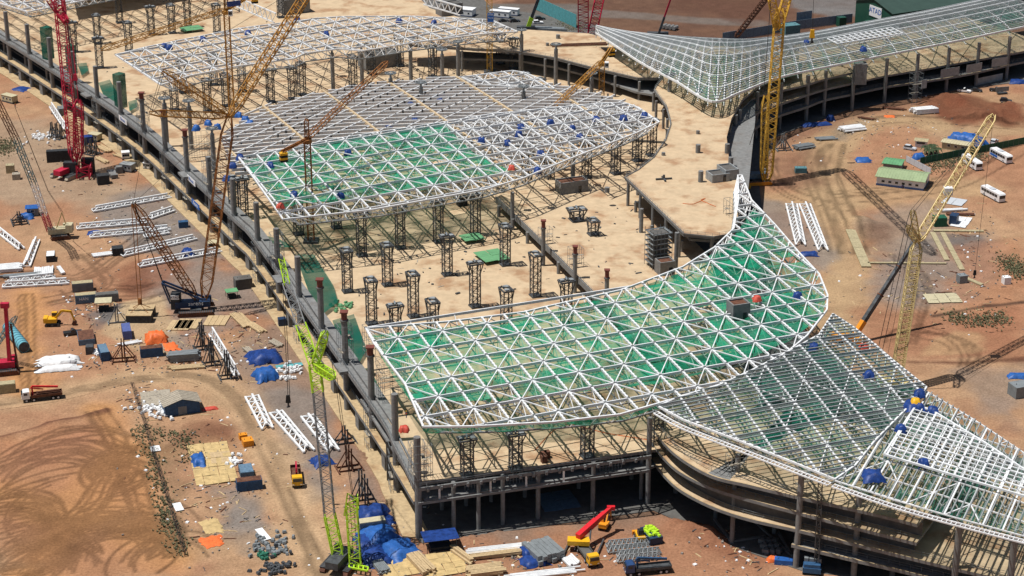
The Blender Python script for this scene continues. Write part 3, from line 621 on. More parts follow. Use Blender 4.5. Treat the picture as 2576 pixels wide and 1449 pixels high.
# green nets wrapped round columns and hung over the openings along the facade
cloth_box('safety_net', 122, 147, Z3, 3.4, 3.2, 12.5, R(50), 'net_dense', 'dark green net wrapped round the leftmost tall column')
cloth_box('safety_net', 182, 185, Z3, 3.0, 2.6, 11.0, R(50), 'net_dense', 'dark green net on the column right behind the red crane')
cloth_box('safety_net', 305, 270, Z3, 3.4, 3.0, 12.5, R(55), 'net_dense', 'dark green net round the column at the rear roof corner')
for lab, pts in [('behind the red crane', [(195, 160), (218, 158), (222, 178), (205, 190)]), ('left of the rear roof column', [(247, 208), (276, 200), (296, 234), (290, 268), (262, 244)]), ('below the rear roof corner', [(322, 256), (344, 250), (346, 268), (326, 280)]),
                 ('beside the middle roof corner column', [(620, 562), (648, 588), (700, 600), (740, 622), (690, 622), (660, 618)]), ('along the facade below the middle roof', [(742, 640), (790, 640), (840, 720), (850, 760), (812, 790), (786, 760)]), ('along the facade behind the front roof', [(836, 806), (890, 790), (922, 880), (900, 920), (862, 884)]), ('at the left end of the front roof', [(890, 930), (930, 925), (960, 985), (930, 1010)])]:
    P = [G(a, b, ZH+1.2) for a, b in pts]; c = sum(P, Vector())/len(P); mb = MB(); n = len(P)
    ring = [c.lerp(x, .5) + Vector((0, 0, -.25)) for x in P]
    mb.add([*P, *ring, c + Vector((0, 0, -.4))], [(i, (i+1) % n, n+(i+1) % n, n+i) for i in range(n)] + [(n+i, n+(i+1) % n, 2*n) for i in range(n)])
    tag(mb.build('safety_net', 'net_dense', None), 'flat dark green net over an opening ' + lab, 'safety net')

# ------------------------------------------------------------------ pier building on the right, nearest
def pier_slab(parent, pts, z, depth, m='concrete_tan', th=.6, name='floor_slab', sgn=1, edge=True, wall=0, wh=3.3):
    P = smooth([G(a, b, z) for a, b in pts], 6); N = normals2(P)
    N = [k if k.y > 0 else -k for k in N]; mb = MB(); strip(mb, P, 0, depth, z-th, z, N); o = mb.build(name, m, parent)
    if wall: w_ = MB(); strip(w_, P, wall, wall+.3, z, z+wh, N); w_.build('inner_wall', 'concrete_dark', parent)
    if edge:
        e = MB(); strip(e, P, -.35, .0, z-th-.1, z+.08, N); e.build('edge_beam', 'formwork', parent)
        railing(parent, [p + k*1.2 for p, k in zip(P, N)], z, 1.1, 2.4)
    return P, N
NP = thing('pier_building', 'curved concrete pier of four open floors under the front right roof', 'building', (110, 400, 0))
L4 = [(1640, 1068), (1672, 1112), (1717, 1153), (1794, 1196), (1884, 1218), (2014, 1249), (2160, 1281), (2257, 1304), (2310, 1318)]
pier_slab(NP, [(1992, 1368), (2150, 1406), (2250, 1429), (2350, 1453), (2500, 1490), (2700, 1540)], 5.7, 26, 'concrete', wall=3.0)
pier_slab(NP, [(1640, 1150), (1672, 1193), (1717, 1233), (1794, 1273), (1884, 1303), (2007, 1331), (2150, 1366), (2250, 1391), (2404, 1428), (2484, 1446), (2640, 1478), (2760, 1500)], 9.6, 44)
w9 = MB(); P_ = smooth([G(a, b, 9.6) for a, b in [(1672, 1193), (1717, 1233), (1794, 1273), (1884, 1303), (2007, 1331), (2150, 1366), (2290, 1400)]], 6); strip(w9, P_, 3.0, 3.3, 9.6, 13.1, [k if k.y > 0 else -k for k in normals2(P_)]); w9.build('inner_wall', 'concrete_dark', NP)
pier_slab(NP, [(1640, 1108), (1672, 1150), (1717, 1189), (1801, 1229), (1917, 1263), (2011, 1288), (2150, 1324), (2307, 1364)], 13.8, 30, wall=3.0)
pier_slab(NP, L4, 17.7, 40)
w0 = MB(); P_ = smooth([G(a, b, 5.7) for a, b in [(1720, 1262), (1800, 1310), (1890, 1340), (1992, 1368), (2150, 1406), (2350, 1453)]], 6); strip(w0, P_, 14, 14.3, 0, 5, [k if k.y > 0 else -k for k in normals2(P_)]); w0.build('inner_wall', 'concrete_dark', NP)
for a, b, zt, r in [(1841, 1366, 17.2, .55), (1800, 1303, 9, .5), (1947, 1343, 9, .5), (2002, 1426, 23.5, .68), (2147, 1452, 21.5, .68), (2244, 1449, 21.0, .66), (2404, 1428, 20.5, .75), (1855, 1186, 22, .6), (1700, 1240, 17.2, .6), (2540, 1470, 20.5, .75), (2330, 1400, 9, .5), (2080, 1380, 17, .5), (1930, 1300, 17, .5), (2200, 1390, 17, .5)]:
    z0 = 0 if b > 1230 else 17.7
    p = G(a, b, z0) if (a, b) not in ((2404, 1428), (2540, 1470)) else G(a, b, 9.6); column(NP, p.x, p.y, 0 if z0 == 0 else 17.7, zt, r)
for pts in [[(1797, 1309), (1838, 1366), (1925, 1352)], [(1934, 1300), (2005, 1425)], [(1880, 1298), (1990, 1400)]]:
    P = [G(a, b) for a, b in pts]; mb = MB(); mb.path([v + Vector((0, 0, .35)) for v in P], .5, .5); mb.build('kerb', 'concrete', NP)
wl = MB(); P = [G(1680, 1210), G(1850, 1290), G(2050, 1340), G(2300, 1380)]; wl.path([v + Vector((0, 0, 4.5)) for v in P], .4, 9); wl.build('inner_wall', 'concrete_dark', NP)
# ------------------------------------------------------------------ far pier
FP = thing('pier_building', 'long curved concrete pier under the far green roof at the right', 'building', (150, 760, 0))
def c20(pts): return [q(2, 0, a, b) for a, b in pts]
pier_slab(FP, c20([(395, 1200), (440, 1075), (560, 955), (730, 870), (930, 805), (1070, 752), (1275, 708), (1520, 655), (1760, 620), (1985, 587), (2210, 545), (2450, 490), (2800, 415)]), 6.2, 24, 'concrete')
pier_slab(FP, c20([(385, 1100), (440, 965), (560, 850), (740, 780), (930, 715), (1070, 672), (1275, 625), (1520, 570), (1760, 530), (1985, 490), (2210, 450), (2800, 345)]), 10.5, 52)
pier_slab(FP, c20([(350, 1000), (395, 880), (470, 790), (560, 725), (740, 680), (930, 635), (1070, 592), (1275, 545), (1330, 530)]), 14.5, 22)
fw = MB(); P = smooth([G(*a, 0) for a in c20([(470, 1090), (600, 940), (800, 850), (1100, 770), (1500, 690), (2000, 590), (2800, 450)])], 4); Nn = [k if k.y > 0 else -k for k in normals2(P)]
strip(fw, P, 12, 12.4, 0, 10, Nn); fw.build('inner_wall', 'concrete_dark', FP)
for a, b in [(385, 1230), (415, 1190), (548, 1045), (728, 975), (928, 912), (1062, 872), (1275, 832), (1520, 775), (1752, 742), (1985, 692), (2210, 650), (2440, 600), (2640, 560)]:
    p = Gq(2, 0, a, b); column(FP, p.x, p.y, 0, 17.6, .7 if a not in (928,) else .8, n=12)
for x0, x1, yb in [(1800, 1840, 640), (1945, 2085, 560), (2140, 2255, 525), (2330, 2450, 480)]:
    a, b = Gq(2, 0, x0, yb, 8.0), Gq(2, 0, x1, yb - (x1-x0)*.17, 8.0); mb = MB(); mb.beam(a + Vector((0, -.5, .3)), b + Vector((0, -.5, .3)), .15, 3.4); mb.build('wall_panel', 'steel_pale_grey', FP)
a, b = Gq(2, 0, 2215, 640), Gq(2, 0, 2405, 600); mb = MB(); mb.beam(a + Vector((0, -1.2, 1.5)), b + Vector((0, -1.2, 1.5)), .3, 3.0); mb.build('wall_panel', 'steel_pale_grey', FP)
p = Gq(2, 0, 1340, 640, 10.5); mb = MB(); mb.box((p.x, p.y+2, 14.5), (4.5, 4, 8)); mb.build('stair_shaft', 'concrete', FP)

def two_tone():
    """deck tops keep their tan boards, the cut sides and undersides are bare concrete"""
    for o in list(COL.objects):
        if o.type == 'MESH' and o.name.split('.')[0] in ('floor_slab', 'edge_beam', 'walkway_slab', 'loading_platform', 'parapet') and o.data.materials and o.data.materials[0] in (M['concrete_tan'], M['formwork']):
            o.data.materials.append(M['concrete'])
            for p in o.data.polygons:
                if p.normal.z < .5: p.material_index = 1
two_tone()
# ------------------------------------------------------------------ steel roof frames
def inside(p, P):
    r = False; x, y = p[0], p[1]
    for (ax, ay), (bx, by) in zip(P, P[1:] + P[:1]):
        if (ay > y) != (by > y) and x < (bx-ax)*(y-ay)/(by-ay) + ax: r = not r
    return r
def cuts(p, d, P, lo=-1e9, hi=1e9):
    """stretches of the line p + t d that lie inside polygon P"""
    ts = []
    for (ax, ay), (bx, by) in zip(P, P[1:] + P[:1]):
        ex, ey = bx-ax, by-ay; den = d.x*ey - d.y*ex
        if abs(den) < 1e-9: continue
        t = ((ax-p.x)*ey - (ay-p.y)*ex)/den; u = ((ax-p.x)*d.y - (ay-p.y)*d.x)/den
        if 0 <= u < 1: ts.append(t)
    ts.sort(); out = []
    for a, b in zip(ts[::2], ts[1::2]):
        a, b = max(a, lo), min(b, hi)
        if b - a > .4: out.append((a, b))
    return out
def halfplane(P, p, n):
    out = []
    for i in range(len(P)):
        a, b = P[i], P[(i+1) % len(P)]; da = (a[0]-p.x)*n.x + (a[1]-p.y)*n.y; db = (b[0]-p.x)*n.x + (b[1]-p.y)*n.y
        if da >= 0: out.append(a)
        if da*db < 0: t = da/(da-db); out.append((a[0]+(b[0]-a[0])*t, a[1]+(b[1]-a[1])*t))
    return out
def inset(P, k):
    cx = sum(p[0] for p in P)/len(P); cy = sum(p[1] for p in P)/len(P); return [(cx+(p[0]-cx)*k, cy+(p[1]-cy)*k) for p in P]
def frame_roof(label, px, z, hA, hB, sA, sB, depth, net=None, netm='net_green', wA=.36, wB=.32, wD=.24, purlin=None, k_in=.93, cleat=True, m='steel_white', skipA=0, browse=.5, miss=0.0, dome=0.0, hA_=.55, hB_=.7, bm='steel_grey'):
    P = [tuple(G(a, b, z)[:2]) for a, b in px]; cx = sum(p[0] for p in P)/len(P); cy = sum(p[1] for p in P)/len(P)
    rad = max(math.hypot(p[0]-cx, p[1]-cy) for p in P)
    zz = lambda v: z + dome*(1 - min(1, ((v.x-cx)**2 + (v.y-cy)**2)/rad**2))
    T_ = thing('roof_frame', label, 'roof frame', (cx, cy, z)); A, B = head(hA), head(hB); O = Vector((P[0][0], P[0][1], 0))
    I = inset(P, k_in); NA = int(2.4*rad/sA) + 2; NB = int(2.4*rad/sB) + 2; C = Vector((cx, cy, 0))
    ij = lambda i, j: O + B*(i*sA) + A*(j*sB)
    nodeP = lambda v, dz=0.0: Vector((v.x, v.y, zz(v) + dz))
    web = MB(); bot = MB(); plate = MB()
    def seg(mb, a, b, w, h, dz=0.0):
        n = max(1, int((b-a).length/9)) if dome else 1
        for k in range(n): mb.beam(nodeP(a.lerp(b, k/n), dz), nodeP(a.lerp(b, (k+1)/n), dz), w, h)
    for i in range(-NA, NA+1):
        p = ij(i, 0)
        for a, b in cuts(p, A, P):
            mb = MB(); seg(mb, p + A*a, p + A*b, wA, hA_ or wA*1.1)
            if cleat:
                t = a + .8
                while t < b: v = p + A*t; mb.box((v.x, v.y, zz(v)+.24), (wA*1.5, .75, .16), math.pi/2 - R(hA) + math.pi/2); t += 1.55
            mb.build('main_beam', m, T_)
        for a, b in cuts(p, A, I):
            seg(bot, p + A*a, p + A*b, .26, .26, -depth)
            j0 = math.ceil(a/sB*2)
            for h in range(j0, int(b/sB*2)):
                v0, v1 = p + A*(h*sB/2), p + A*((h+1)*sB/2)
                s0, s1 = (0, -depth) if h % 2 == 0 else (-depth, 0)
                web.beam(nodeP(v0, s0), nodeP(v1, s1), .18, None, False)
                if h % 2 == 0 and inside(v0, P): web.beam(nodeP(v0), nodeP(v0, -depth), .16, None, False)
    for j in range(-NB, NB+1):
        p = ij(0, j)
        for a, b in cuts(p, B, P): mb = MB(); seg(mb, p + B*a, p + B*b, wB, hB_); mb.build('cross_beam', m, T_)
        for a, b in cuts(p + A*(sB/2), B, I): seg(bot, p + A*(sB/2) + B*a, p + A*(sB/2) + B*b, .24, .24, -depth)
        for i in range(-NA, NA+1):
            if cleat and inside(ij(i, j), P): v_ = ij(i, j); plate.box((v_.x, v_.y, zz(v_)+.36), (.62, .62, .1), R(random.uniform(0, 90)))
            e = (i + j) % 2 == 0; n0_, n1_ = (ij(i, j), ij(i+1, j+1)) if e else (ij(i+1, j), ij(i, j+1)); d = n1_ - n0_; l = d.length; d = d/l
            if random.random() < miss: continue
            for a, b in cuts(n0_, d, P, 0, l):
                if b-a > 2: mb = MB(); seg(mb, n0_ + d*a, n0_ + d*b, wD, wD); mb.build('brace', m, T_)
            for a, b in cuts(n0_, d, I, 0, l):
                if (i+j) % 3 == 0 and b-a > 3: bot.beam(nodeP(n0_ + d*a, -depth), nodeP(n0_ + d*b, -depth), .22, None, False)
    n = len(P)
    for i in range(n):                                                   # rim: top chord, lower chord, zigzag
        a, b = Vector((*P[i], 0)), Vector((*P[(i+1) % n], 0)); c, d = Vector((*I[i], 0)), Vector((*I[(i+1) % n], 0))
        mb = MB(); seg(mb, a, b, wA*1.15, wA*1.3); mb.build('edge_beam', m, T_); seg(bot, c, d, .36, .36, -depth)
        k = max(1, int((b-a).length/4))
        for h in range(k):
            web.beam(nodeP(a.lerp(b, h/k)), nodeP(c.lerp(d, (h+.5)/k), -depth), .22, None, False); web.beam(nodeP(a.lerp(b, (h+1)/k)), nodeP(c.lerp(d, (h+.5)/k), -depth), .22, None, False)
    if plate.f: plate.build('node_plate', 'steel_dark_grey', T_, kind='stuff')
    web.build('web_lattice', m, T_, kind='stuff'); bot.build('bottom_chord', bm, T_, kind='stuff')  # lower chords grey instead of white: shade under the roof put into their colour
    if purlin:
        sp, w, mm_ = purlin; t = -NB*sB; Np = 0
        while t < NB*sB:
            p = O + A*t
            for a, b in cuts(p, B, P): mb = MB(); seg(mb, p + B*a, p + B*b, w, w, .35); mb.build('purlin', mm_, T_)
            t += sp
    if net:
        NPn = [tuple(G(a, b, z)[:2]) for a, b in net]; nA = Vector((B.x, B.y, 0)); perpA = Vector((A.y, -A.x, 0)); perpA = perpA if perpA.dot(B) > 0 else -perpA
        perpB = Vector((B.y, -B.x, 0)); perpB = perpB if perpB.dot(A) > 0 else -perpB
        for i in range(-NA, NA+1):
            S = halfplane(halfplane(NPn, ij(i, 0), perpA), ij(i+1, 0), -perpA)
            if len(S) < 3: continue
            mb = MB()
            for j in range(-2*NB, 2*NB+1):
                Q = halfplane(halfplane(S, O + A*(j*sB/2), perpB), O + A*((j+1)*sB/2), -perpB)
                if len(Q) < 3 or random.random() < browse*.05: continue
                c = Vector((sum(v[0] for v in Q)/len(Q), sum(v[1] for v in Q)/len(Q), 0)); sag = random.uniform(.3, 1.1); k = len(Q)
                ring = []
                for v in Q: w_ = c.lerp(Vector((*v, 0)), .55 + random.uniform(-.1, .1)); ring.append((w_.x, w_.y, zz(w_) - .45 - sag*random.uniform(.5, 1)))
                mb.add([(v[0], v[1], zz(Vector((*v, 0))) - .45 - .12*random.random()) for v in Q] + ring + [(c.x, c.y, zz(c) - .45 - sag)], [(a, (a+1) % k, k+(a+1) % k, k+a) for a in range(k)] + [(k+a, k+(a+1) % k, 2*k) for a in range(k)])
            if mb.f: mb.build('safety_net', netm, T_)
    return T_, P
R1PX = [(920, 826), (1130, 809), (1320, 785), (1369, 773), (1562, 730), (1717, 672), (1797, 623), (1846, 575), (1858, 500), (1856, 441), (1866, 441), (1890, 503), (1950, 566), (2010, 636), (2061, 690), (2082, 743), (2080, 780), (2030, 845), (1969, 896), (1884, 936), (1830, 962), (1717, 998), (1559, 1043), (1392, 1062), (1192, 1073), (1065, 1074), (1019, 966), (942, 866)]
N1PX = [(926, 838), (1130, 818), (1372, 778), (1562, 735), (1717, 680), (1800, 630), (1850, 585), (1895, 520), (1950, 572), (2010, 640), (2058, 694), (2078, 745), (2070, 790), (1990, 850), (1900, 890), (1800, 925), (1680, 955), (1400, 985), (1180, 1003), (1035, 1005), (1000, 960)]
ROOF1, _ = frame_roof('huge leaf shaped white roof frame over green netting at the centre front', R1PX, 26.5, -18.5, 68, 5.9, 8.8, 3.4, net=N1PX, k_in=.945)
R2PX = [(600, 396), (860, 347), (1118, 307), (1230, 288), (1305, 280), (1492, 262), (1569, 258), (1605, 270), (1659, 307), (1600, 335), (1509, 370), (1420, 405), (1319, 447), (1219, 477), (935, 528), (712, 552), (690, 520), (640, 450)]
N2PX = [(612, 400), (860, 352), (1118, 311), (1190, 380), (1292, 428), (1240, 440), (935, 494), (690, 512), (640, 450)]
ROOF2, _ = frame_roof('white roof frame of the middle bay, green netting on its left two thirds', R2PX, 26.5, -21.5, 62, 6.0, 8.8, 3.4, net=N2PX)
R4PX = [(290, 138), (370, 118), (600, 72), (800, 46), (859, 42), (1035, 41), (1235, 50), (1302, 80), (1239, 83), (1055, 105), (912, 128), (853, 123), (767, 134), (738, 148), (601, 166), (479, 190), (405, 214)]
ROOF4, _ = frame_roof('bare white roof frame of the rear bay without any netting', R4PX, 26.5, -31, 53, 6.0, 9.0, 3.4)
R5PX = [(-160, -70), (-60, -10), (70, 30), (165, 11), (240, -5), (560, -66), (560, -240), (-160, -240)]
ROOF5, _ = frame_roof('white roof frame corner cut by the upper left edge of the photograph', R5PX, 26.5, -33, 52, 6.0, 9.0, 3.4)
mb = MB(); P5 = [G(a, b, 27.0) for a, b in [(150, -50), (300, -75), (450, -100), (560, -130), (560, -260), (100, -260)]]; mb.add(P5 + [p + Vector((0, 0, .2)) for p in P5], [(5, 4, 3, 2, 1, 0), (6, 7, 8, 9, 10, 11)]); mb.build('roof_sheet', 'steel_white', ROOF5)
R3BPX = [(1160, 194), (1290, 178), (1320, 183), (1360, 200), (1395, 223), (1320, 220), (1200, 212)]
frame_roof('small separate white frame at the back of the curved beam field', R3BPX, 24, -25, 60, 5.5, 8, 2.6)
R7A = [(1655, 1030), (1720, 1066), (1840, 1112), (1990, 1170), (2100, 1212), (2150, 1180), (2200, 1120), (2260, 1060), (2310, 1010), (2330, 985), (2250, 920), (2150, 830), (2095, 790), (2060, 850), (1975, 900), (1890, 945), (1800, 985), (1720, 1005)]
ROOF7, _ = frame_roof('fan shaped front right roof frame with closely spaced grey purlins', R7A, 25.5, -12, 70, 6.2, 10.5, 2.6, net=R7A, netm='net_thin', purlin=(1.75, .26, 'steel_pale_grey'), wA=.34, wB=.26, dome=1.5, miss=.35, hA_=.4, hB_=.4)
R7B = [(2100, 1212), (2250, 1262), (2400, 1305), (2660, 1372), (2660, 1210), (2576, 1145), (2450, 1060), (2330, 985), (2310, 1010), (2200, 1120)]
ROOF8, _ = frame_roof('right hand pier roof frame with steep parallel purlins running to the lower right edge', R7B, 25.5, -53, 24, 7.5, 4.2, 2.4, net=R7B, netm='net_thin', purlin=None, wA=.2, wB=.36, cleat=False, dome=.6, miss=.75, hB_=.4, hA_=.3)
pu = 0; A_, B_ = head(-53), head(24); P8 = [tuple(G(a, b, 25.5)[:2]) for a, b in R7B]; O8 = Vector((*P8[0], 0))
for k in range(-80, 120):
    p = O8 + A_*(k*1.55)
    for a, b in cuts(p, B_, P8):
        mb = MB(); s = p + B_*a; e = p + B_*b; mb.beam((s.x, s.y, 26.1), (e.x, e.y, 26.3), .24); mb.build('purlin', 'steel_pale_grey', ROOF8)
# ladder-like gutter frame along the lower edge of that roof
for nm, pts, par in (('gutter_frame', [(1655, 1036), (1720, 1072), (1840, 1119), (1990, 1177), (2100, 1219)], ROOF7), ('gutter_frame', [(2100, 1219), (2250, 1270), (2400, 1313), (2660, 1380)], ROOF8)):
    c = resample(smooth([G(a, b, 25.2) for a, b in pts], 8), 1.0); nn = normals2(c); mb = MB()
    for s in (0, 1.3):
        for i in range(len(c)-1): mb.beam(c[i] + nn[i]*s, c[i+1] + nn[i+1]*s, .26, .3, False)
    for a, b in zip(c, nn): mb.beam(a, a + b*1.3, .16, .2, False)
    mb.build(nm, 'steel_white', par)
# raised skylight grid on the front right roof
SK = thing('skylight_frame', 'bright white square grid of skylight bars on the front right roof', 'skylight frame', G(2400, 1120, 27.5))
PSK = [tuple(G(a, b, 27.4)[:2]) for a, b in [(2304, 1021), (2224, 1143), (2400, 1196), (2660, 1272), (2660, 1225), (2576, 1181), (2484, 1118), (2340, 1030)]]; O_ = Vector((*PSK[0], 0))
for dr, dv, sp, nm, w0 in ((head(24), head(-53), 1.75, 'glazing_bar', .22), (head(-53), head(24), 1.9, 'cross_bar', .2)):
    for k in range(-60, 90):
        p = O_ + dv*(k*sp)
        for a, b in cuts(p, dr, PSK):
            s = p + dr*a; e = p + dr*b; w = w0*(2.0 if k % 3 == 0 else 1); mb = MB(); mb.beam((s.x, s.y, 27.4), (e.x, e.y, 27.4), w, .3 if k % 3 == 0 else .2); mb.build(nm, 'steel_white', SK)
mb = MB()
for a, b in zip(PSK, PSK[1:] + PSK[:1]): mb.beam((*a, 27.4), (*b, 27.4), .4, .45); mb.beam((*a, 26.2), (*a, 27.4), .25)
mb.build('edge_beam', 'steel_white', SK)
# curved field of deep beams in the centre
R3PX = [(560, 335), (620, 285), (700, 255), (860, 222), (1010, 204), (1180, 197), (1330, 205), (1440, 214), (1560, 242), (1610, 272), (1640, 300), (1500, 330), (1300, 400), (1100, 380), (860, 380), (640, 440), (590, 420)]
BF = thing('beam_field', 'curved field of deep white beams crossing in diamonds behind the middle roof', 'roof frame', G(1050, 290, 22)); P3 = [tuple(G(a, b, 22.5)[:2]) for a, b in R3PX]; O3 = Vector((*P3[0], 0))
c3 = Vector((sum(p[0] for p in P3)/len(P3), sum(p[1] for p in P3)/len(P3), 0)); zd = lambda v: 21.2 + 2.4*(1 - min(1, ((v-c3).length/95)**2))
for hd, hs, sp, w, h, nm, mm_ in ((86, 0, 3.7, .42, 1.0, 'ring_beam', 'steel_white'), (31, 90, 6.6, .34, .7, 'diagonal_beam', 'steel_white'), (-25, 90, 27, .75, .8, 'spine_beam', 'spine_tan')):
    d = head(hd); s_ = head(hs)
    for k in range(-70, 70):
        p = c3 + s_*(k*sp)
        for a, b in cuts(p, d, P3):
            mb = MB(); n = max(1, int((b-a)/8)); v = [p + d*(a + (b-a)*i/n) for i in range(n+1)]; bend = .0018 if nm == 'ring_beam' else 0
            v = [x - head(0)*(bend*((x-c3).x)**2*.6) + Vector((0, 0, zd(x) + (.25 if nm == 'spine_beam' else 0))) for x in v]
            mb.path(v, w, h); mb.build(nm, mm_, BF)
und = MB()
for i in range(420):
    x, y = random.uniform(min(p[0] for p in P3), max(p[0] for p in P3)), random.uniform(min(p[1] for p in P3), max(p[1] for p in P3))
    if inside((x, y), P3):
        t = random.choice((R(86), R(31), R(-25))); l = random.uniform(2, 7); z = random.uniform(16.5, 20); und.beam((x, y, z), (x + l*math.sin(t), y + l*math.cos(t), z + random.uniform(-.6, .6)), .22, .3)
und.build('under_bracing', 'steel_grey', BF, kind='stuff')
nd = MB()
for i in range(16):
    for j in range(30):
        p = c3 + head(31)*((j-15)*4.3) + head(86)*((i-8)*6.6)
        if inside(p, P3): nd.box((p.x, p.y, zd(p)), (.5, .5, 1.25))
nd.build('joint_sleeve', 'steel_dark', BF, kind='stuff')
# ------------------------------------------------------------------ far pier roof between two edge curves
def patch_roof(label, F, Bk, zf, zb, arch, ns, nt, npl, netm):
    f = smooth([G(a, b, z_) for (a, b), z_ in zip(F, zf)], 8); g = smooth([G(a, b, z_) for (a, b), z_ in zip(Bk, zb)], 8); n = len(f)
    at_ = lambda s, t: (lambda i, u: (f[i].lerp(f[min(i+1, n-1)], u)).lerp(g[i].lerp(g[min(i+1, n-1)], u), t) + Vector((0, 0, arch*4*t*(1-t))))(min(int(s*(n-1)), n-2), s*(n-1) - min(int(s*(n-1)), n-2))
    T_ = thing('roof_frame', label, 'roof frame', at_(.5, .5))
    for i in range(ns+1):
        mb = MB(); s = i/ns; mb.path([at_(s, t/nt) for t in range(nt+1)], .36, .4, False)
        mb.path([at_(s, t/nt) - Vector((0, 0, 2)) for t in range(nt+1)], .3, .3, False)
        for t in range(nt): mb.beam(at_(s, t/nt), at_(s, (t+.5)/nt) - Vector((0, 0, 2)), .2, None, False); mb.beam(at_(s, (t+1)/nt), at_(s, (t+.5)/nt) - Vector((0, 0, 2)), .2, None, False)
        mb.build('rib', 'steel_white', T_)
    for k in range(npl+1):
        mb = MB(); t = k/npl; st = ns*2; mb.path([at_(s/st, t) + Vector((0, 0, .3)) for s in range(st+1)], .26 if k % 5 else .36, None, False); mb.build('purlin', 'steel_pale_grey' if k % 5 else 'steel_white', T_)
    for i in range(ns):
        for k in range(4):
            a, b = ((i/ns, k/4), ((i+1)/ns, (k+1)/4)) if (i+k) % 2 else (((i+1)/ns, k/4), (i/ns, (k+1)/4)); mb = MB(); mb.beam(at_(*a), at_(*b), .26, None, False); mb.build('brace', 'steel_white', T_)
    for t in (0, 1): mb = MB(); mb.path([at_(s/(ns*2), t) for s in range(ns*2+1)], .5, .6, False); mb.build('edge_beam', 'steel_white', T_)
    for i in range(ns):
        mb = MB()
        for k in range(6):
            if random.random() < .06: continue
            a = [at_((i+u)/ns, (k+v)/6) - Vector((0, 0, .5 + .3*random.random())) for u, v in ((0, 0), (1, 0), (1, 1), (0, 1))]; c = sum(a, Vector())/4 - Vector((0, 0, random.uniform(.2, .8)))
            mb.add(a + [c], [(0, 1, 4), (1, 2, 4), (2, 3, 4), (3, 0, 4)])
        mb.build('safety_net', netm, T_)
    return T_, at_
F6 = [(1499, 83), (1560, 124), (1620, 163), (1700, 205), (1790, 256), (1860, 234), (1960, 196), (2100, 165), (2300, 125), (2450, 95), (2640, 54)]
B6 = [(1500, 81), (1590, 84), (1670, 90), (1740, 95), (1800, 98), (1870, 100), (1940, 95), (2040, 82), (2200, 52), (2330, 28), (2510, -10)]
ROOF6, at6 = patch_roof('long curving far right roof frame with fine purlins over thin green net', F6, B6, [24.5]*5 + [23.5, 21.5, 20, 20, 20, 20], [24.5]*5 + [24, 22.5, 21, 20.5, 20.5, 20.5], 2.6, 36, 8, 34, 'net_far')
P6 = [G(a, b, 24) for a, b in [(2081, 97), (2108, 110), (2272, 84), (2242, 69)]]; SK2 = thing('skylight_frame', 'narrow white skylight grid lying on the far right roof', 'skylight frame', P6[0])
for k in range(13): mb = MB(); mb.beam(P6[0].lerp(P6[3], k/12), P6[1].lerp(P6[2], k/12), .35); mb.build('glazing_bar', 'steel_white', SK2)
for k in range(4): mb = MB(); mb.beam(P6[0].lerp(P6[1], k/3), P6[3].lerp(P6[2], k/3), .4); mb.build('cross_bar', 'steel_white', SK2)
# single trusses waiting between the rear roofs
def air_truss(label, a, b, d, z0=None):
    t = thing('roof_truss', label, 'truss', a); dn = Vector((0, 0, -d)); n = max(3, int((b-a).length/4)); mb = MB(); mb.beam(a, b, .5); mb.build('top_chord', 'steel_white', t)
    mb = MB(); mb.beam(a.lerp(b, .05) + dn, a.lerp(b, .95) + dn, .45); mb.build('bottom_chord', 'steel_white', t); w = MB()
    for k in range(n): w.beam(a.lerp(b, k/n), a.lerp(b, .05 + .9*(k+.5)/n) + dn, .28); w.beam(a.lerp(b, .05 + .9*(k+.5)/n) + dn, a.lerp(b, (k+1)/n), .28)
    w.build('web', 'steel_white', t)
air_truss('lone white truss on the columns behind the rear roof frame', G(588, -10, 28), G(694, 34, 28), 4)
air_truss('lone white truss on the back column row at the top of the photo', G(1060, -12, 28), G(1162, 18, 28), 3.5)
# ------------------------------------------------------------------ temporary lattice support towers
def make_tower(h, w=2.3):
    t = thing('support_tower', 'x', 'support tower'); hb = h - 2.4
    for sx in (-1, 1):
        for sy in (-1, 1): mb = MB(); mb.beam((sx*w/2, sy*w/2, .35), (sx*w/2, sy*w/2, hb), .26, None, False); mb.build('leg', 'steel_dark', t, False)
    lc = MB(); n = max(2, int(hb/1.5)); c = [(-w/2, -w/2), (w/2, -w/2), (w/2, w/2), (-w/2, w/2)]
    for k in range(n):
        z0, z1 = .35 + (hb-.35)*k/n, .35 + (hb-.35)*(k+1)/n
        for i in range(4):
            a, b = c[i], c[(i+1) % 4]
            lc.beam((*a, z0), (*b, z1), .11, None, False) if (k+i) % 2 else lc.beam((*b, z0), (*a, z1), .11, None, False)
            lc.beam((*a, z1), (*b, z1), .11, None, False)
    lc.build('lacing', 'steel_dark', t, False, 'stuff')
    b = MB(); b.box((0, 0, .2), (w+.7, w+.7, .4)); b.build('base_frame', 'steel_dark', t, False)
    hd = MB(); W = w*.86
    for sx in (-1, 1):
        for sy in (-1, 1): hd.beam((sx*w/2, sy*w/2, hb-.9), (sx*W, sy*W*.7, h-.5), .24); hd.beam((sx*w/2, sy*w/2, hb-.2), (sx*w/2, sy*w/2, h-.5), .24)
        hd.beam((-W, sx*W*.7, h-.5), (W, sx*W*.7, h-.5), .34, .4); hd.beam((sx*W, -W*.7, h-.5), (sx*W, W*.7, h-.5), .34, .4); hd.beam((-W, sx*W*.3, h-.25), (W, sx*W*.3, h-.25), .3, .35)
    hd.build('head_frame', 'steel_dark', t, False)
    for s in (-1, 1): p = MB(); p.box((s*W*.62, -s*.4, h-.12), (1.1, 1.3, .24)); p.build('bearing_pad', 'steel_pale_grey', t, False)
    k = MB(); k.beam((-.2, -.6, h), (.2, 1.0, h+.25), .4, .35); k.build('jack_beam', 'steel_grey', t, False)
    return t
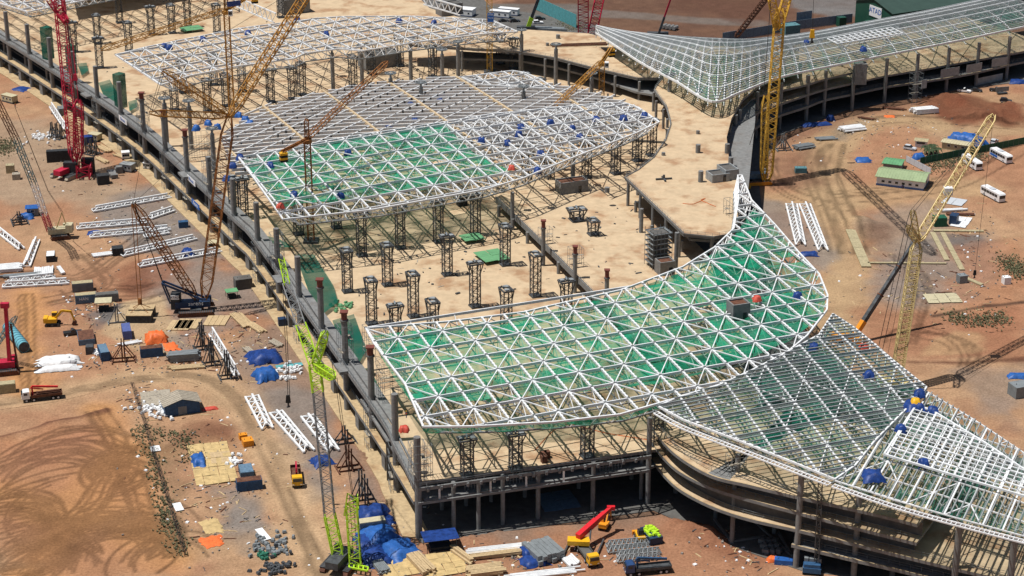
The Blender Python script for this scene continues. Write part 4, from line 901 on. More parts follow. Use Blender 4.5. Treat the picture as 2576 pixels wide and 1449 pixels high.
TALL = make_tower(13.2); SHORT = make_tower(5.0); USED = {id(TALL): 0, id(SHORT): 0}
def tower(src, p, rz, label, group, sz=1.0, sw=1.0):
    if not USED[id(src)]: o = src; USED[id(src)] = 1
    else: o = copy_tree(src)
    o.location = p; o.rotation_euler = (0, 0, rz); o.scale = (sw, sw, sz*random.uniform(.97, 1.03)); o.rotation_euler.z += random.choice((0, math.pi/2)) + random.uniform(-.04, .04); tag(o, label, 'support tower', group); return o
c11 = lambda pts, z=ZH: [Gq(1, 1, a, b, z) for a, b in pts]
rows = [('row under the middle roof front', c11([(155, 480), (447, 425), (733, 378), (1013, 325)]), 1.03), ('rear free standing hall row', c11([(48, 752), (350, 703), (800, 625), (1237, 550)]), .97),
        ('second free standing hall row', c11([(230, 995), (545, 940), (1010, 865), (1465, 785)]), 1.0),
        ('row half hidden behind the front roof', [Gq(1, 1, a, b, 22.8) - Vector((0, 0, 22.8-ZH)) for a, b in [(405, 845), (688, 810), (1245, 725), (1700, 660)]], 1.0),
        ('row below the front roof edge', [Gq(1, 2, a, b, Z3) for a, b in [(950, 690), (1315, 640), (1855, 545), (2375, 452)]], .72)]
for nm, pts, s in rows:
    for k, p in enumerate(pts): tower(TALL, p, R(22), 'dark lattice tower, %s from left in the %s' % (ORD[k], nm), 'lattice support towers on the decks', s)
for lab, x, y, s in [('wide headed one further back', 1775, 212, 1.35), ('narrow one nearer the scaffolded tower', 1900, 322, 1.0)]:
    tower(SHORT, Gq(1, 1, x, y, Z4), R(22), 'short dark lattice tower on the right deck, ' + lab, 'lattice support towers on the decks', 1.0 if s == 1 else .8, s)
lab_rows = [('under the right tip of the middle roof', 1, 0, [(1400, 1420), (1570, 1445), (1850, 1340), (2070, 1310), (2230, 1215), (2340, 1175)], .98), ('below the front of the rear roof frame', 0, 0, [(1320, 830), (1385, 700), (1570, 842), (1615, 640), (1710, 800), (1830, 690), (2045, 770), (2210, 745), (2280, 715)], .95),
            ('left of the rear roof frame', 0, 0, [(560, 392), (755, 512), (975, 385), (905, 172), (740, 330), (1145, 262), (1300, 250), (1420, 205), (1640, 245), (2120, 132)], .95), ('below the right rear roof', 1, 0, [(90, 650), (230, 560), (440, 500), (690, 580), (1200, 480), (1300, 520)], .93), ('by the left facade below the middle roof', 0, 1, [(1770, 180), (1840, 200), (2255, 320), (2540, 270)], 1.0), ('under the beam field', 1, 0, [(830, 890), (1500, 800), (1380, 760)], .8)]
for nm, i, j, pts, s in lab_rows:
    for k, (x, y) in enumerate(sorted(pts)): tower(TALL, Gq(i, j, x, y, ZH), R(26), 'dark lattice tower %s, %s from left' % (nm, ORD[k]), 'lattice support towers on the decks', s)
# ------------------------------------------------------------------ tarps tied round roof joints
def cloth(name, loc, w, d, h, m, label, seed, cat='tarp', group=None, nx=7, ny=7, rz=0.0, droop=1.0, bumpy=.25):
    """sheet thrown over something: high in the middle, crumpled, hanging down at its rim"""
    r = random.Random(seed); V_ = []; F_ = []
    for j in range(ny):
        for i in range(nx):
            u, v = i/(nx-1)*2-1, j/(ny-1)*2-1; e = max(abs(u), abs(v)); z = h*(1 - droop*max(0, (e-.6)/.4)**1.2) + r.uniform(-bumpy, bumpy)*h*(.4 + .6*(1-e))
            k = 1 + (r.uniform(-.22, .16) if e > .9 else 0)
            V_.append((u*w/2*k + r.uniform(-.05, .05)*w, v*d/2*k + r.uniform(-.05, .05)*d, max(.03, z)))
    for j in range(ny-1):
        for i in range(nx-1): a = j*nx+i; F_.append((a, a+1, a+nx+1, a+nx))
    mb = MB(); mb.add(V_, F_); o = mb.build(name, m, None); o.data.polygons.foreach_set('use_smooth', [True]*len(F_)); o.location = loc; o.rotation_euler = (0, 0, rz); return tag(o, label, cat, group)
TP = [('on the bare right part of the middle roof', 26.7, 'tarp_blue', [(1, 0, 1060, 1050), (1, 0, 1255, 1070), (1, 0, 1340, 1005), (1, 0, 1355, 950), (1, 0, 1505, 1150), (1, 0, 1580, 915), (1, 0, 1745, 960), (1, 0, 1800, 1025), (1, 0, 1925, 890), (1, 0, 2130, 880), (1, 0, 2290, 860), (1, 0, 1480, 1280)]),
      ('on the netted left part of the middle roof', 26.7, 'tarp_blue', [(0, 0, 1755, 1240), (0, 0, 1810, 1180), (0, 0, 2040, 1240), (1, 0, 50, 1145), (0, 1, 2220, 10), (1, 1, -5, 20)]),
      ('on the rear roof frame', 26.7, 'tarp_blue', [(0, 0, 1240, 340), (0, 0, 1275, 352), (0, 0, 1530, 290), (0, 0, 1870, 240), (0, 0, 2240, 135), (0, 0, 2460, 250), (1, 0, 435, 150), (1, 0, 700, 165)]),
      ('on the left end of the curved beam field', 23, 'tarp_bright', [(0, 0, 1480, 960), (0, 0, 1570, 920), (0, 0, 1640, 950), (0, 0, 1800, 860), (0, 0, 1850, 890), (0, 0, 1885, 920), (0, 0, 1710, 1340)]),
      ('in the middle of the curved beam field', 23, 'tarp_blue', [(1, 0, 520, 780), (1, 0, 740, 750), (1, 0, 555, 905), (1, 0, 360, 960)]),
      ('on the front right roofs', 27.8, 'tarp_blue', [(2, 2, 1790, 60), (2, 2, 1750, 150), (2, 2, 1890, 190), (2, 2, 1650, 330), (2, 2, 1820, 585), (2, 2, 1440, 680), (2, 1, 1410, 1370)]),
      ('on the netted front roof', 26.8, 'tarp_blue', [(2, 1, 870, 775), (2, 1, 990, 1160)]), ('on the far right roof', 24, 'tarp_blue', [(2, 0, 130, 675), (2, 0, 935, 315), (2, 0, 1365, 365)])]
for nm, z, m_, pts in TP:
    for k, (i, j, x, y) in enumerate(sorted(pts, key=lambda v: v[0]*2600 + v[2])):
        big_ = 1.9 if (i, j, x) in ((2, 2, 1440), (2, 2, 1750)) else 1.0
        cloth('tarp', Gq(i, j, x, y, z) - Vector((0, 0, 1.1)), 2.6*big_, 2.3*big_, 1.7, m_, 'blue tarp tied %s, %s from left' % (nm, ORD[k]), 100 + x, group='blue tarps tied on the roofs')
for i, j, x, y, z, m_, l in [(2, 1, 565, 800, 28.2, 'tarp_red', 'red orange tarp beside the lift shaft on the netted front roof'), (1, 0, 1285, 1262, 28.2, 'tarp_red', 'red tarp at the front right corner of the netted middle roof'), (2, 1, 1370, 1165, 26, 'tarp_red', 'small red tarp at the back rim of the front right roof'), (0, 1, 2115, 100, 28, 'tarp_red', 'red tarp at the left front corner of the middle roof'), (1, 2, 475, 335, 25, 'tarp_red', 'red sheet at the near left corner of the front roof'), (2, 2, 1760, 128, 28.6, 'truck_yellow', 'yellow tarp at the tip of the white skylight grid')]:
    cloth('tarp', Gq(i, j, x, y, z) - Vector((0, 0, .8)), 2.4, 2.0, 1.4, m_, l, x)
# drape of net under the front edge of the front roof
FE = smooth([G(a, b, 26.2) for a, b in [(1065, 1075), (1192, 1074), (1392, 1063), (1559, 1044), (1717, 999)]], 10); mb = MB()
for i in range(len(FE)-1):
    s0, s1 = 1.6 + .9*abs(math.sin(i*.55)), 1.6 + .9*abs(math.sin((i+1)*.55)); a, b = FE[i], FE[i+1]; o = Vector((-.2, .9, 0))
    mb.add([a, b, b + o*.5 - Vector((0, 0, s1*.6)), a + o*.5 - Vector((0, 0, s0*.6)), b + o*2 - Vector((0, 0, s1)), a + o*2 - Vector((0, 0, s0))], [(0, 1, 2, 3), (3, 2, 4, 5)])
mb.build('hanging_net', 'net_green', ROOF1)
# ------------------------------------------------------------------ cranes
def V3(x, y, z=0): return Vector((x, y, z))
def crawler_base(t, p, rz, body_m, w=6.5, l=8.5, big=True, track_m='rust'):
    """tracks, car body, deck, cab and counterweight blocks in world coordinates about p"""
    c, s = math.cos(rz), math.sin(rz); W = lambda x, y, z: (p.x + c*x - s*y, p.y + s*x + c*y, p.z + z)
    for sd in (-1, 1):
        mb = MB(); y = sd*w*.42; pts = [(-l/2, .5), (-l/2+.7, 1.35), (l/2-.7, 1.35), (l/2, .5), (l/2-.5, .05), (-l/2+.5, .05)]
        n = len(pts); mb.add([W(a, y-.65, b) for a, b in pts] + [W(a, y+.65, b) for a, b in pts], [tuple(range(n)), tuple(range(2*n-1, n-1, -1))] + [((i+1) % n, i, n+i, n+(i+1) % n) for i in range(n)])
        o = mb.build('track', track_m, t); sh = MB()
        for x in np.arange(-l/2+.6, l/2-.5, .55): sh.box(W(x, y, 1.4), (.36, 1.5, .12), rz)
        sh.build('track_shoe', 'steel_dark', o, kind='stuff')
    mb = MB(); mb.box(W(0, 0, 1.2), (3.2, w*.7, .9), rz); mb.build('car_body', 'steel_dark', t)
    mb = MB(); mb.box(W(-.8, 0, 2.6), (l*.95, 3.0, 1.7), rz); mb.build('upper_deck', body_m, t)
    mb = MB(); mb.box(W(l*.34, 2.0, 2.9), (1.8, 1.2, 2.1), rz, .9); o = mb.build('cab', body_m, t); mb = MB(); mb.box(W(l*.34+.25, 2.0, 3.2), (1.5, 1.26, 1.0), rz); mb.build('window', 'glass', o)
def hook(t, p, m='truck_yellow', s=1.0):
    mb = MB(); mb.box((p.x, p.y, p.z+.5*s), (.9*s, .5*s, 1.4*s), 0, .7); o = mb.build('hook_block', m, t); mb = MB(); mb.tube((p.x, p.y, p.z-.9*s), (p.x, p.y, p.z-.2*s), .18*s, 6); mb.tube((p.x-.3*s, p.y, p.z-1.1*s), (p.x+.3*s, p.y, p.z-.95*s), .15*s, 6); mb.build('hook', 'steel_dark', o)
# --- big crawler crane in the left yard
p0 = Gq(0, 1, 1480, 900); t = thing('crawler_crane', 'huge crawler crane with rusty ochre boom and dark blue body in the left yard', 'crane', p0); Y0 = p0.y
crawler_base(t, p0, R(8), 'navy', 9, 10.5)
foot = p0 + V3(2.5, .5, 3.4); top = atY(577, 292, Y0 + 6); tapered_boom(t, 'boom', foot, top, 3.2, 'orange_rust', 26, .3, .13, .1)
tip = atY(800, -60, Y0 + 34); tapered_boom(t, 'jib', top, tip, 2.4, 'ochre', 34, .26, .12, .08)
m1 = atY(408, 178, Y0 - 2); m2 = atY(376, 284, Y0 - 6); tapered_boom(t, 'strut', top, m1, 1.9, 'ochre', 18, .22, .1); tapered_boom(t, 'strut', top, m2, 1.7, 'ochre', 18, .22, .1)
mt = atY(335, 512, Y0 - 4); tapered_boom(t, 'derrick_mast', p0 + V3(.5, .3, 3.4), mt, 2.2, 'orange_rust', 22, .26, .12)
cable(t, [m1, m2], .09); cable(t, [m1 + V3(.6, 0, 0), m2 + V3(.6, 0, 0)], .09); cable(t, [m1, tip], .06); cable(t, [mt, m2], .05); cable(t, [mt, top], .05)
cw = Gq(0, 1, 1065, 950); 
for dx in (-.5, .5): cable(t, [mt + V3(dx, 0, 0), cw + V3(dx, 0, 4)], .11, 'orange_rust', 'pendant')
for k, (dx, dy) in enumerate(((0, 2.2), (0, -2.2))):
    mb = MB(); mb.box((cw.x+dx, cw.y+dy, 1.1), (7.2, 3.4, 2.2)); o = mb.build('counterweight', 'black_block', t); mb = MB()
    for j in range(4): mb.box((cw.x+dx, cw.y+dy-1.3+j*.87, 2.3), (7.2, .8, .2))
    mb.build('timber_mat', 'timber', o)
hk = MB(); hk.tube(cw + V3(0, 0, 4.2), cw + V3(0, 0, 6), .5, 8); hk.build('load_frame', 'orange_rust', t)
for k in range(4): a = V3((-1) ** k*2.5, 2 if k < 2 else -2, 2.4); cable(t, [cw + a, cw + V3(0, 0, 4.4)], .09, 'orange_rust', 'sling')
mb = MB(); mb.box((p0.x-5.5, p0.y-.4, 3.6), (2.6, 3.2, 4.6)); mb.build('counterweight', 'black_block', t)
mb = MB()
mb.beam(p0 + V3(-9, .5, 9.2), p0 + V3(2.5, .5, 4.2), .5); mb.beam(p0 + V3(-9, -1.5, 9.2), p0 + V3(2.5, -1.5, 4.2), .5); mb.beam(p0 + V3(-9, .5, 9.2), p0 + V3(-7, .5, 3), .4); mb.beam(p0 + V3(-9, -1.5, 9.2), p0 + V3(-7, -1.5, 3), .4); mb.beam(p0 + V3(-9, -1.5, 9.2), p0 + V3(-9, .5, 9.2), .4)
mb.build('backstay_frame', 'navy', t); cable(t, [p0 + V3(-9, 0, 9.3), mt], .1); cable(t, [p0 + V3(-9, -.8, 9.3), mt + V3(.3, 0, 0)], .1)
mb = MB(); mb.box((p0.x-5.5, p0.y-2.2, 5.2), (2.4, .1, 1.3)); o = mb.build('sign', 'white_paint', t); text('lettering', 'ATAD', .95, (p0.x-5.5, p0.y-2.27, 5.2), (R(90), 0, 0), 'rubber', t)
text('lettering', 'sarens', 1.7, (p0.x+.4, p0.y-2.0, 3.2), (R(90), 0, R(6)), 'white_paint', t)
for k, (x, y) in enumerate(((1360, 1010), (1635, 975), (1420, 1000))):
    mb = MB(); g = Gq(0, 1, x, y)
    for j in range(4): mb.box((g.x-2.4 + j*1.6, g.y, .18), (1.5, 7, .3), R(-6))
    mb.build('crane_mat', 'timber', t)
# --- red crawler crane at the left facade
p1 = Gq(0, 0, 600, 1330); t = thing('crawler_crane', 'crimson red lattice crawler crane standing near the left facade', 'crane', p1)
crawler_base(t, p1 + V3(-4, 0, 0), R(60), 'red', 8, 9.5, True, 'timber_grey')
b0 = atY(189, 408, p1.y); b1 = atY(147, -20, p1.y + 12); tapered_boom(t, 'boom', b0, b1, 3.1, 'red', 30, .34, .15, .06)
d0 = atY(197, 400, p1.y); d1 = atY(197, 250, p1.y + 1); tapered_boom(t, 'derrick_mast', d0, d1, 2.8, 'red', 14, .36, .16)
h0 = atY(150, 28, p1.y + 9); mb = MB(); lace = MB(); lattice(mb, lace, h0, atY(167, 55, p1.y + 6), 2.6, 1.6, 5, .5, .3); lattice(mb, lace, atY(140, -5, p1.y + 9), h0, 5.0, 2.6, 4, .4, .2); o = mb.build('boom_head', 'red', t); lace.build('lacing', 'red', o)
mb = MB(); lace = MB(); lattice(mb, lace, atY(212, 445, p1.y - 2), atY(211, 412, p1.y - 2), 4.2, 4.2, 3, .5, .3); o = mb.build('back_frame', 'red', t); lace.build('lacing', 'red', o)
for k, (x, y, w, h) in enumerate(((540, 1330, 4.6, 5.2), (670, 1310, 4.2, 5.6))): g = Gq(0, 0, x, y); mb = MB(); mb.box((g.x, g.y, h/2), (w, 2.4, h)); mb.build('counterweight', 'black_block', t)
for dx in (0, 3): cable(t, [atY(210 + dx, 415, p1.y), d1 + V3(dx*.2, 0, 0)], .1, 'red', 'pendant'); cable(t, [d1, atY(180 + dx, 95, p1.y + 6)], .1, 'red', 'pendant')
hk_ = atY(190, 200, p1.y - 1); cable(t, [atY(167, 55, p1.y + 6), hk_], .08); hook(t, hk_, 'red', 1.6)
# --- lime green crawler crane in front of the corner
p2 = G(858, 1425); t = thing('crawler_crane', 'lime green crawler crane with grey mast beside the near building corner', 'crane', p2); Y2 = p2.y
crawler_base(t, p2, R(70), 'steel_dark', 6.5, 8.5)
ja = atY(791, 918, Y2 + 10); l0, l1 = atY(852, 1402, Y2), atY(829, 1295, Y2 + 2); g1 = atY(800, 985, Y2 + 8.5)
def plain(name, a, b, w, m, nb, rc=.24, rl=.11):
    mc, ml = MB(), MB(); lattice(mc, ml, a, b, w, w, nb, rc, rl); o = mc.build(name, m, t); ml.build('lacing', m, o)
plain('boom_foot', l0, l1, 2.3, 'lime', 8); plain('boom', l1, g1, 2.2, 'steel_dark_grey', 20, .2, .09); plain('boom_top', g1, ja, 2.3, 'lime', 6)
j1, j2, j3 = atY(757, 818, Y2 + 16), atY(722, 714, Y2 + 23), atY(708, 652, Y2 + 27)
plain('jib_foot', ja, j1, 2.2, 'lime', 8); plain('jib', j1, j2, 1.9, 'steel_pale_grey', 10, .18, .08); plain('jib_head', j2, j3, 1.2, 'lime', 6, .2, .1)
s1, s2 = atY(820, 834, Y2 + 8), atY(842, 950, Y2 + 3); tapered_boom(t, 'strut', ja, s1, 1.6, 'lime', 8, .24, .12); tapered_boom(t, 'strut', ja, s2, 1.6, 'lime', 8, .24, .12)
mb = MB(); lace = MB(); lattice(mb, lace, atY(895, 1432, Y2 - 1), atY(884, 1268, Y2 + 1), 2.4, 2.4, 10, .24, .12); lattice(mb, lace, atY(884, 1290, Y2 + 1), atY(886, 1248, Y2 + 1), 3.0, 2.2, 3, .3, .15); o = mb.build('back_mast', 'lime', t); lace.build('lacing', 'lime', o)
mb = MB()
f0, f1 = p2 + V3(2.0, -2, .8), p2 + V3(6.2, -3.5, .8)
for a in (-.8, .8): mb.beam(f0 + V3(0, a, .6), f1 + V3(0, a, .6), .35)
for k in range(5): q0 = f0.lerp(f1, k/4); mb.beam(q0 + V3(0, -.8, .6), q0 + V3(0, .8, .6), .3)
mb.build('tray', 'lime', t)
cable(t, [s1, s2], .07); cable(t, [s1, j3], .06); cable(t, [s2, atY(886, 1250, Y2 + 1)], .06); cable(t, [s2 + V3(.5, 0, 0), atY(889, 1250, Y2 + 1)], .06)
for dx in (0, .8, 1.6): cable(t, [atY(886, 1250, Y2 + 1) + V3(dx - .6, 0, 0), p2 + V3(3 + dx, -1, 2)], .06)
hp = atY(725, 1010, Y2 + 27); cable(t, [j3, hp], .07); cable(t, [j3 + V3(.5, 0, 0), hp + V3(.4, 0, 0)], .07); hook(t, hp, 'rubber', 1.3)
# --- tall yellow crawler crane beside the far pier
p3 = Gq(2, 0, 640, 1390); t = thing('crawler_crane', 'tall golden yellow lattice crawler crane in front of the far pier', 'crane', p3); crawler_base(t, p3 + V3(-4, 2, 0), R(10), 'blue_grey', 8, 10, True, 'truck_orange'); Y3 = p3.y
tapered_boom(t, 'boom', atY(1929, 455, Y3), atY(1963, 20, Y3 + 10), 3.2, 'yellow', 30, .36, .15, .05); tapered_boom(t, 'derrick_mast', atY(1921, 452, Y3 - 1), atY(1926, 240, Y3 - 1), 2.3, 'yellow', 18, .3, .13)
for a, b, w in ((atY(1955, 70, Y3 + 9), atY(1940, -10, Y3 + 6), 2.4), (atY(1958, 70, Y3 + 9), atY(1984, -20, Y3 + 12), 2.6)): tapered_boom(t, 'strut' if w < 2.5 else 'jib', a, b, w, 'yellow', 8, .36, .16, .1)
tapered_boom(t, 'jib', atY(1984, -20, Y3 + 12), Vector((90, 566, 112)), 2.8, 'yellow', 30, .34, .15, .05)
cable(t, [atY(1940, -10, Y3 + 6), atY(1920, 250, Y3)], .1); cable(t, [atY(1922, 245, Y3 - 1), p3 + V3(-9, 2, 3)], .1, 'rope')
mb = MB(); mb.box(p3 + V3(-8, 4, 3), (4.5, 3, 4)); mb.build('power_pack', 'teal_steel', t); mb = MB(); mb.box(p3 + V3(-9, -4, .6), (5, 3, 1.2), R(10)); mb.build('tray', 'truck_yellow', t)
hp = atY(2043, 92, Y3 + 20); cable(t, [atY(2050, -80, Y3 + 22), hp], .07); hook(t, hp, 'truck_yellow', 2.0)
# --- pale yellow crawler crane at the right
p4 = G(2252, 985); t = thing('crawler_crane', 'pale yellow luffing crawler crane rising behind the front right roof', 'crane', p4); crawler_base(t, p4, R(-20), 'yellow_pale', 7, 9); Y4 = p4.y
k4 = atY(2308, 607, Y4 + 8); tapered_boom(t, 'boom', p4 + V3(0, 0, 3), k4, 2.6, 'yellow_pale', 40, .28, .12, .06); e4 = atY(2500, 290, Y4 + 40); tapered_boom(t, 'jib', k4, e4, 2.2, 'yellow_pale', 34, .26, .11, .05)
a4, b4 = atY(2296, 530, Y4 + 4), atY(2284, 569, Y4); tapered_boom(t, 'strut', k4, a4, 1.4, 'yellow_pale', 9, .22, .1); tapered_boom(t, 'strut', k4, b4, 1.4, 'yellow_pale', 7, .22, .1)
for dx in (-.6, .6): cable(t, [a4 + V3(dx, 0, 0), e4 + V3(dx*.3, 0, 0)], .06); cable(t, [a4 + V3(dx, 0, 0), b4 + V3(dx, 0, 0)], .08); cable(t, [b4 + V3(dx, 0, 0), p4 + V3(-6 + dx, 0, 3)], .08); cable(t, [k4 + V3(dx*3, 0, 0), p4 + V3(-3 + dx, 0, 3)], .05)
hb_ = atY(2452, 690, Y4 + 38); cable(t, [e4, hb_], .05); hook(t, hb_, 'rubber', 1.0)
mb = MB(); mb.box(atY(2385, 480, Y4 + 20), (2.2, 2, 2)); mb.build('winch_house', 'white_paint', t)
# --- telescopic crane right
p5 = G(2150, 862); t = thing('mobile_crane', 'black telescopic crane boom with orange foot slanting behind the front right roof', 'crane', p5); e5 = atY(2304, 602, p5.y + 12); f5 = p5 + V3(0, 0, 2.5)
mb = MB(); mb.beam(f5, f5.lerp(e5, .14), 1.3, 1.5); mb.build('boom_foot', 'truck_orange', t)
for a, b, w in ((.1, .42, 1.15), (.4, .72, .98), (.7, 1, .82)):
    mb = MB(); mb.beam(f5.lerp(e5, a), f5.lerp(e5, b), w, w*1.15); o = mb.build('boom_section', 'steel_dark', t); mb = MB(); c = f5.lerp(e5, b); mb.beam(c, f5.lerp(e5, b - .012), w*1.2, w*1.35); mb.build('collar', 'rust', o)
mb = MB(); mb.box(p5 + V3(-2, 0, 1.5), (9, 2.8, 1.8), R(-20)); mb.build('chassis', 'truck_orange', t)
# --- tower cranes
def tower_crane(label, foot, top_px, m, jib=None, counter=None, w=1.7, cab=True, nb=18, jib_w=1.3, weight=None, apex=True, Yj=0, sign=None, Yc=0):
    t = thing('tower_crane', label, 'crane', foot); top = atY(*top_px, foot.y); mc, ml = MB(), MB(); lattice(mc, ml, foot, V3(foot.x, foot.y, top.z), w, w, nb, .26, .11); o = mc.build('mast', m, t); ml.build('lacing', m, o)
    base = MB(); base.box((foot.x, foot.y, foot.z+.3), (4.5, 4.5, .6)); base.build('base', 'steel_dark', t); s = V3(foot.x, foot.y, top.z)
    mb = MB(); mb.tube(s, s + V3(0, 0, 1.2), 1.4, 12); mb.build('slewing_ring', m, t)
    if jib: e = atY(*jib, foot.y + Yj); tapered_boom(t, 'jib', s + V3(0, 0, 1.6), e, jib_w, m, 26, .2, .09, .04)
    ap = s + V3(0, 0, 7.5)
    if apex: tapered_boom(t, 'apex', s + V3(0, 0, 1.2), ap, 1.2, m, 6, .2, .1)
    if jib and apex: cable(t, [ap, (s + V3(0, 0, 1.6)).lerp(e, .6)], .07); cable(t, [ap, (s + V3(0, 0, 1.6)).lerp(e, .95)], .06)
    if counter:
        e2 = atY(*counter, foot.y + Yc); mb = MB()
        for d_ in (-.6, .6): mb.beam(s + V3(d_, d_, 1.5), e2 + V3(d_, d_, 1.2), .35, .5)
        mb.beam(s + V3(0, 0, 1.1), e2 + V3(0, 0, .8), 1.3, .12); mb.build('counter_jib', m, t); cable(t, [ap if apex else s + V3(0, 0, 3), e2 + V3(0, 0, 1.3)], .07)
        for k, (dz, mm_) in enumerate(((.2, 'truck_yellow'), (-.5, 'rubber'), (-1.2, 'truck_yellow'), (-1.9, 'rubber'))): mb = MB(); mb.box(e2 + V3(0, 0, dz), (2.2, 1.8, .68), R(20)); mb.build('counterweight', mm_, t)
    if cab: mb = MB(); mb.box(s + V3(1.6, -1.0, .6), (1.4, 1.6, 2.0)); o = mb.build('cab', 'white_paint', t); mb = MB(); mb.box(s + V3(1.6, -1.55, .7), (1.2, .6, 1.1)); mb.build('window', 'glass', o)
    return t, s
tower_crane('rusty orange tower crane standing through the netted middle roof', G(783, 607, ZH), (773, 360), 'orange_rust', (975, 155), (713, 388), 1.8, False, 20, 1.3, Yj=50, Yc=-8)
t, s = tower_crane('ochre tower crane with long level jib above the rear roof frame', G(584, 292, ZH), (575, 35), 'ochre', (255, 125), (640, -8), 1.8, True, 24, 1.5, Yj=-60, Yc=12)
mb = MB(); mb.box(s + V3(3, -1.2, 4), (5, .12, 1.9), R(25)); mb.build('sign', 'sign_navy', t)
t, s = tower_crane('bright ochre tower crane mast right of the rear roof frame', G(1232, 182, ZH), (1232, -40), 'yellow', None, None, 2.0, False, 22, apex=False)
mb = MB(); mb.box(V3(s.x + .4, s.y - 1.2, 31.5), (2.4, .1, 3.4)); mb.build('sign', 'sign_blue', t); text('lettering', 'ATAD', .8, (s.x + .4, s.y - 1.28, 32.6), (R(90), 0, 0), 'white_paint', t); text('lettering', 'TC13', .8, (s.x + .4, s.y - 1.28, 31.3), (R(90), 0, 0), 'white_paint', t)
tower_crane('ochre luffing tower crane right of the curved beam field', G(1512, 300, ZH), (1510, 165), 'ochre', (1362, 302), (1538, 127), 1.8, True, 16, 1.4, Yj=-34, apex=False, Yc=10)
# --- background cranes
def slim(label, pts, w, m, nb=26, base=None):
    p = pts[0]; t = thing('crawler_crane', label, 'crane', V3(p.x, p.y, 0))
    for k, (a, b) in enumerate(zip(pts[:-1], pts[1:])): tapered_boom(t, 'boom' if k == 0 else 'jib', a, b, w, m, nb, .34, .15, .05)
    if base: crawler_base(t, V3(p.x, p.y, 0), R(15), base, 7, 9)
    return t
bz = G(1467, 112); slim('left one of the two dark red booms at the top centre', [bz + V3(0, 0, 3), atY(1467, -40, bz.y)], 4.2, 'red', 18, 'red'); bz = G(1488, 110); slim('right leaning one of the two dark red booms at the top centre', [bz + V3(0, 0, 3), atY(1516, -40, bz.y + 5)], 3.6, 'red', 18, 'red')
bz = G(1850, 105); slim('thin pinkish crane boom leaning behind the far right roof', [bz + V3(0, 0, 2), atY(1940, -20, bz.y)], 1.8, 'rust', 30)
bz = G(1655, 95); t = thing('mobile_crane', 'thin red telescopic boom behind the tip of the far right roof', 'crane', bz); e_ = atY(1688, -5, bz.y); mb = MB(); mb.beam(bz + V3(0, 0, 1), (bz + V3(0, 0, 1)).lerp(e_, .5), .9); mb.build('boom_section', 'steel_dark', t); mb = MB(); mb.beam((bz + V3(0, 0, 1)).lerp(e_, .48), e_, .7); mb.build('boom_section', 'red', t); mb = MB(); mb.box(bz + V3(0, 1, 1.2), (9, 2.6, 2)); mb.build('chassis', 'steel_dark', t)
bz = G(1329, 76); t = thing('mobile_crane', 'green footed black telescopic crane boom in the background car park', 'crane', bz); e_ = atY(1357, -10, bz.y); f_ = bz + V3(0, 0, 1.5)
mb = MB(); mb.beam(f_, f_.lerp(e_, .3), 1.6, 1.8); mb.build('boom_foot', 'lime', t); mb = MB(); mb.beam(f_.lerp(e_, .28), e_, 1.2, 1.3); mb.build('boom_section', 'steel_dark', t); mb = MB(); mb.box(bz + V3(-1, 0, 1), (8, 2.6, 1.6)); mb.build('chassis', 'steel_dark', t)
# --- cream crawler crane at the left
p6 = Gq(0, 1, 455, 345); t = thing('crawler_crane', 'cream crawler crane with a long grey lattice boom at the left', 'crane', p6); crawler_base(t, p6, R(15), 'cream', 4.6, 6); Y6 = p6.y
b0 = p6 + V3(-3, 0, 2.5); b1 = atY(112, 540, Y6 - 2); b2 = atY(85, 462, Y6 - 6); b3 = atY(40, 350, Y6 - 12); b4_ = atY(-30, 210, Y6 - 22)
for a, b, m_, nm in ((b0, b1, 'red', 'boom_foot'), (b1, b2, 'steel_white_used', 'boom_section'), (b2, b3, 'teal_steel', 'boom_section'), (b3, b4_, 'rust', 'boom_section')):
    mc, ml = MB(), MB(); lattice(mc, ml, a, b, 1.6, 1.6, 10, .18, .09); o = mc.build(nm, m_, t); ml.build('lacing', m_, o)
g6 = p6 + V3(1.2, 0, 8.5); mb = MB(); mb.beam(p6 + V3(-1, .6, 3), g6, .25); mb.beam(p6 + V3(-1, -.6, 3), g6, .25); mb.beam(p6 + V3(2.5, 0, 3), g6, .25); mb.build('gantry', 'yellow_pale', t)
for dx in (0, .4): cable(t, [g6 + V3(dx, 0, 0), atY(120 + dx*4, 480, Y6 - 4)], .06); cable(t, [atY(120 + dx*4, 480, Y6 - 4), atY(30, 250, Y6 - 18)], .06)
mb = MB(); mb.box(p6 + V3(3.2, 0, 3.4), (2.0, 3.0, 2.6)); mb.build('counterweight', 'cream', t)
# --- red and teal rig cut by the left edge
p7 = Gq(0, 1, 45, 1360); t = thing('piling_rig', 'dark red piling rig cut by the left edge of the photograph', 'rig', p7); crawler_base(t, p7, R(15), 'red', 5, 7); Y7 = p7.y
mb = MB(); mb.beam(p7 + V3(1.2, 0, 2), atY(14, 770, Y7), .9, .9); mb.build('mast', 'red', t); mb = MB(); mb.beam(p7 + V3(3.4, 0, .5), atY(27, 815, Y7), .45); mb.build('leader', 'rust', t); mb = MB(); mb.box(atY(12, 768, Y7), (2.2, 1.2, 1.4)); mb.build('mast_head', 'red', t)
cable(t, [atY(14, 770, Y7), p7 + V3(2.2, -1, .5)], .06)
p8 = G(-20, 900); t = thing('crawler_crane', 'slim teal lattice crane boom reaching in from the left edge', 'crane', p8); tapered_boom(t, 'boom', p8 + V3(0, 0, 2), atY(42, 796, p8.y - 8), 1.2, 'teal_steel', 14, .16, .08); mb = MB(); mb.box(p8 + V3(-2, 0, 1.5), (5, 3, 2.4)); mb.build('upper_deck', 'teal_steel', t)
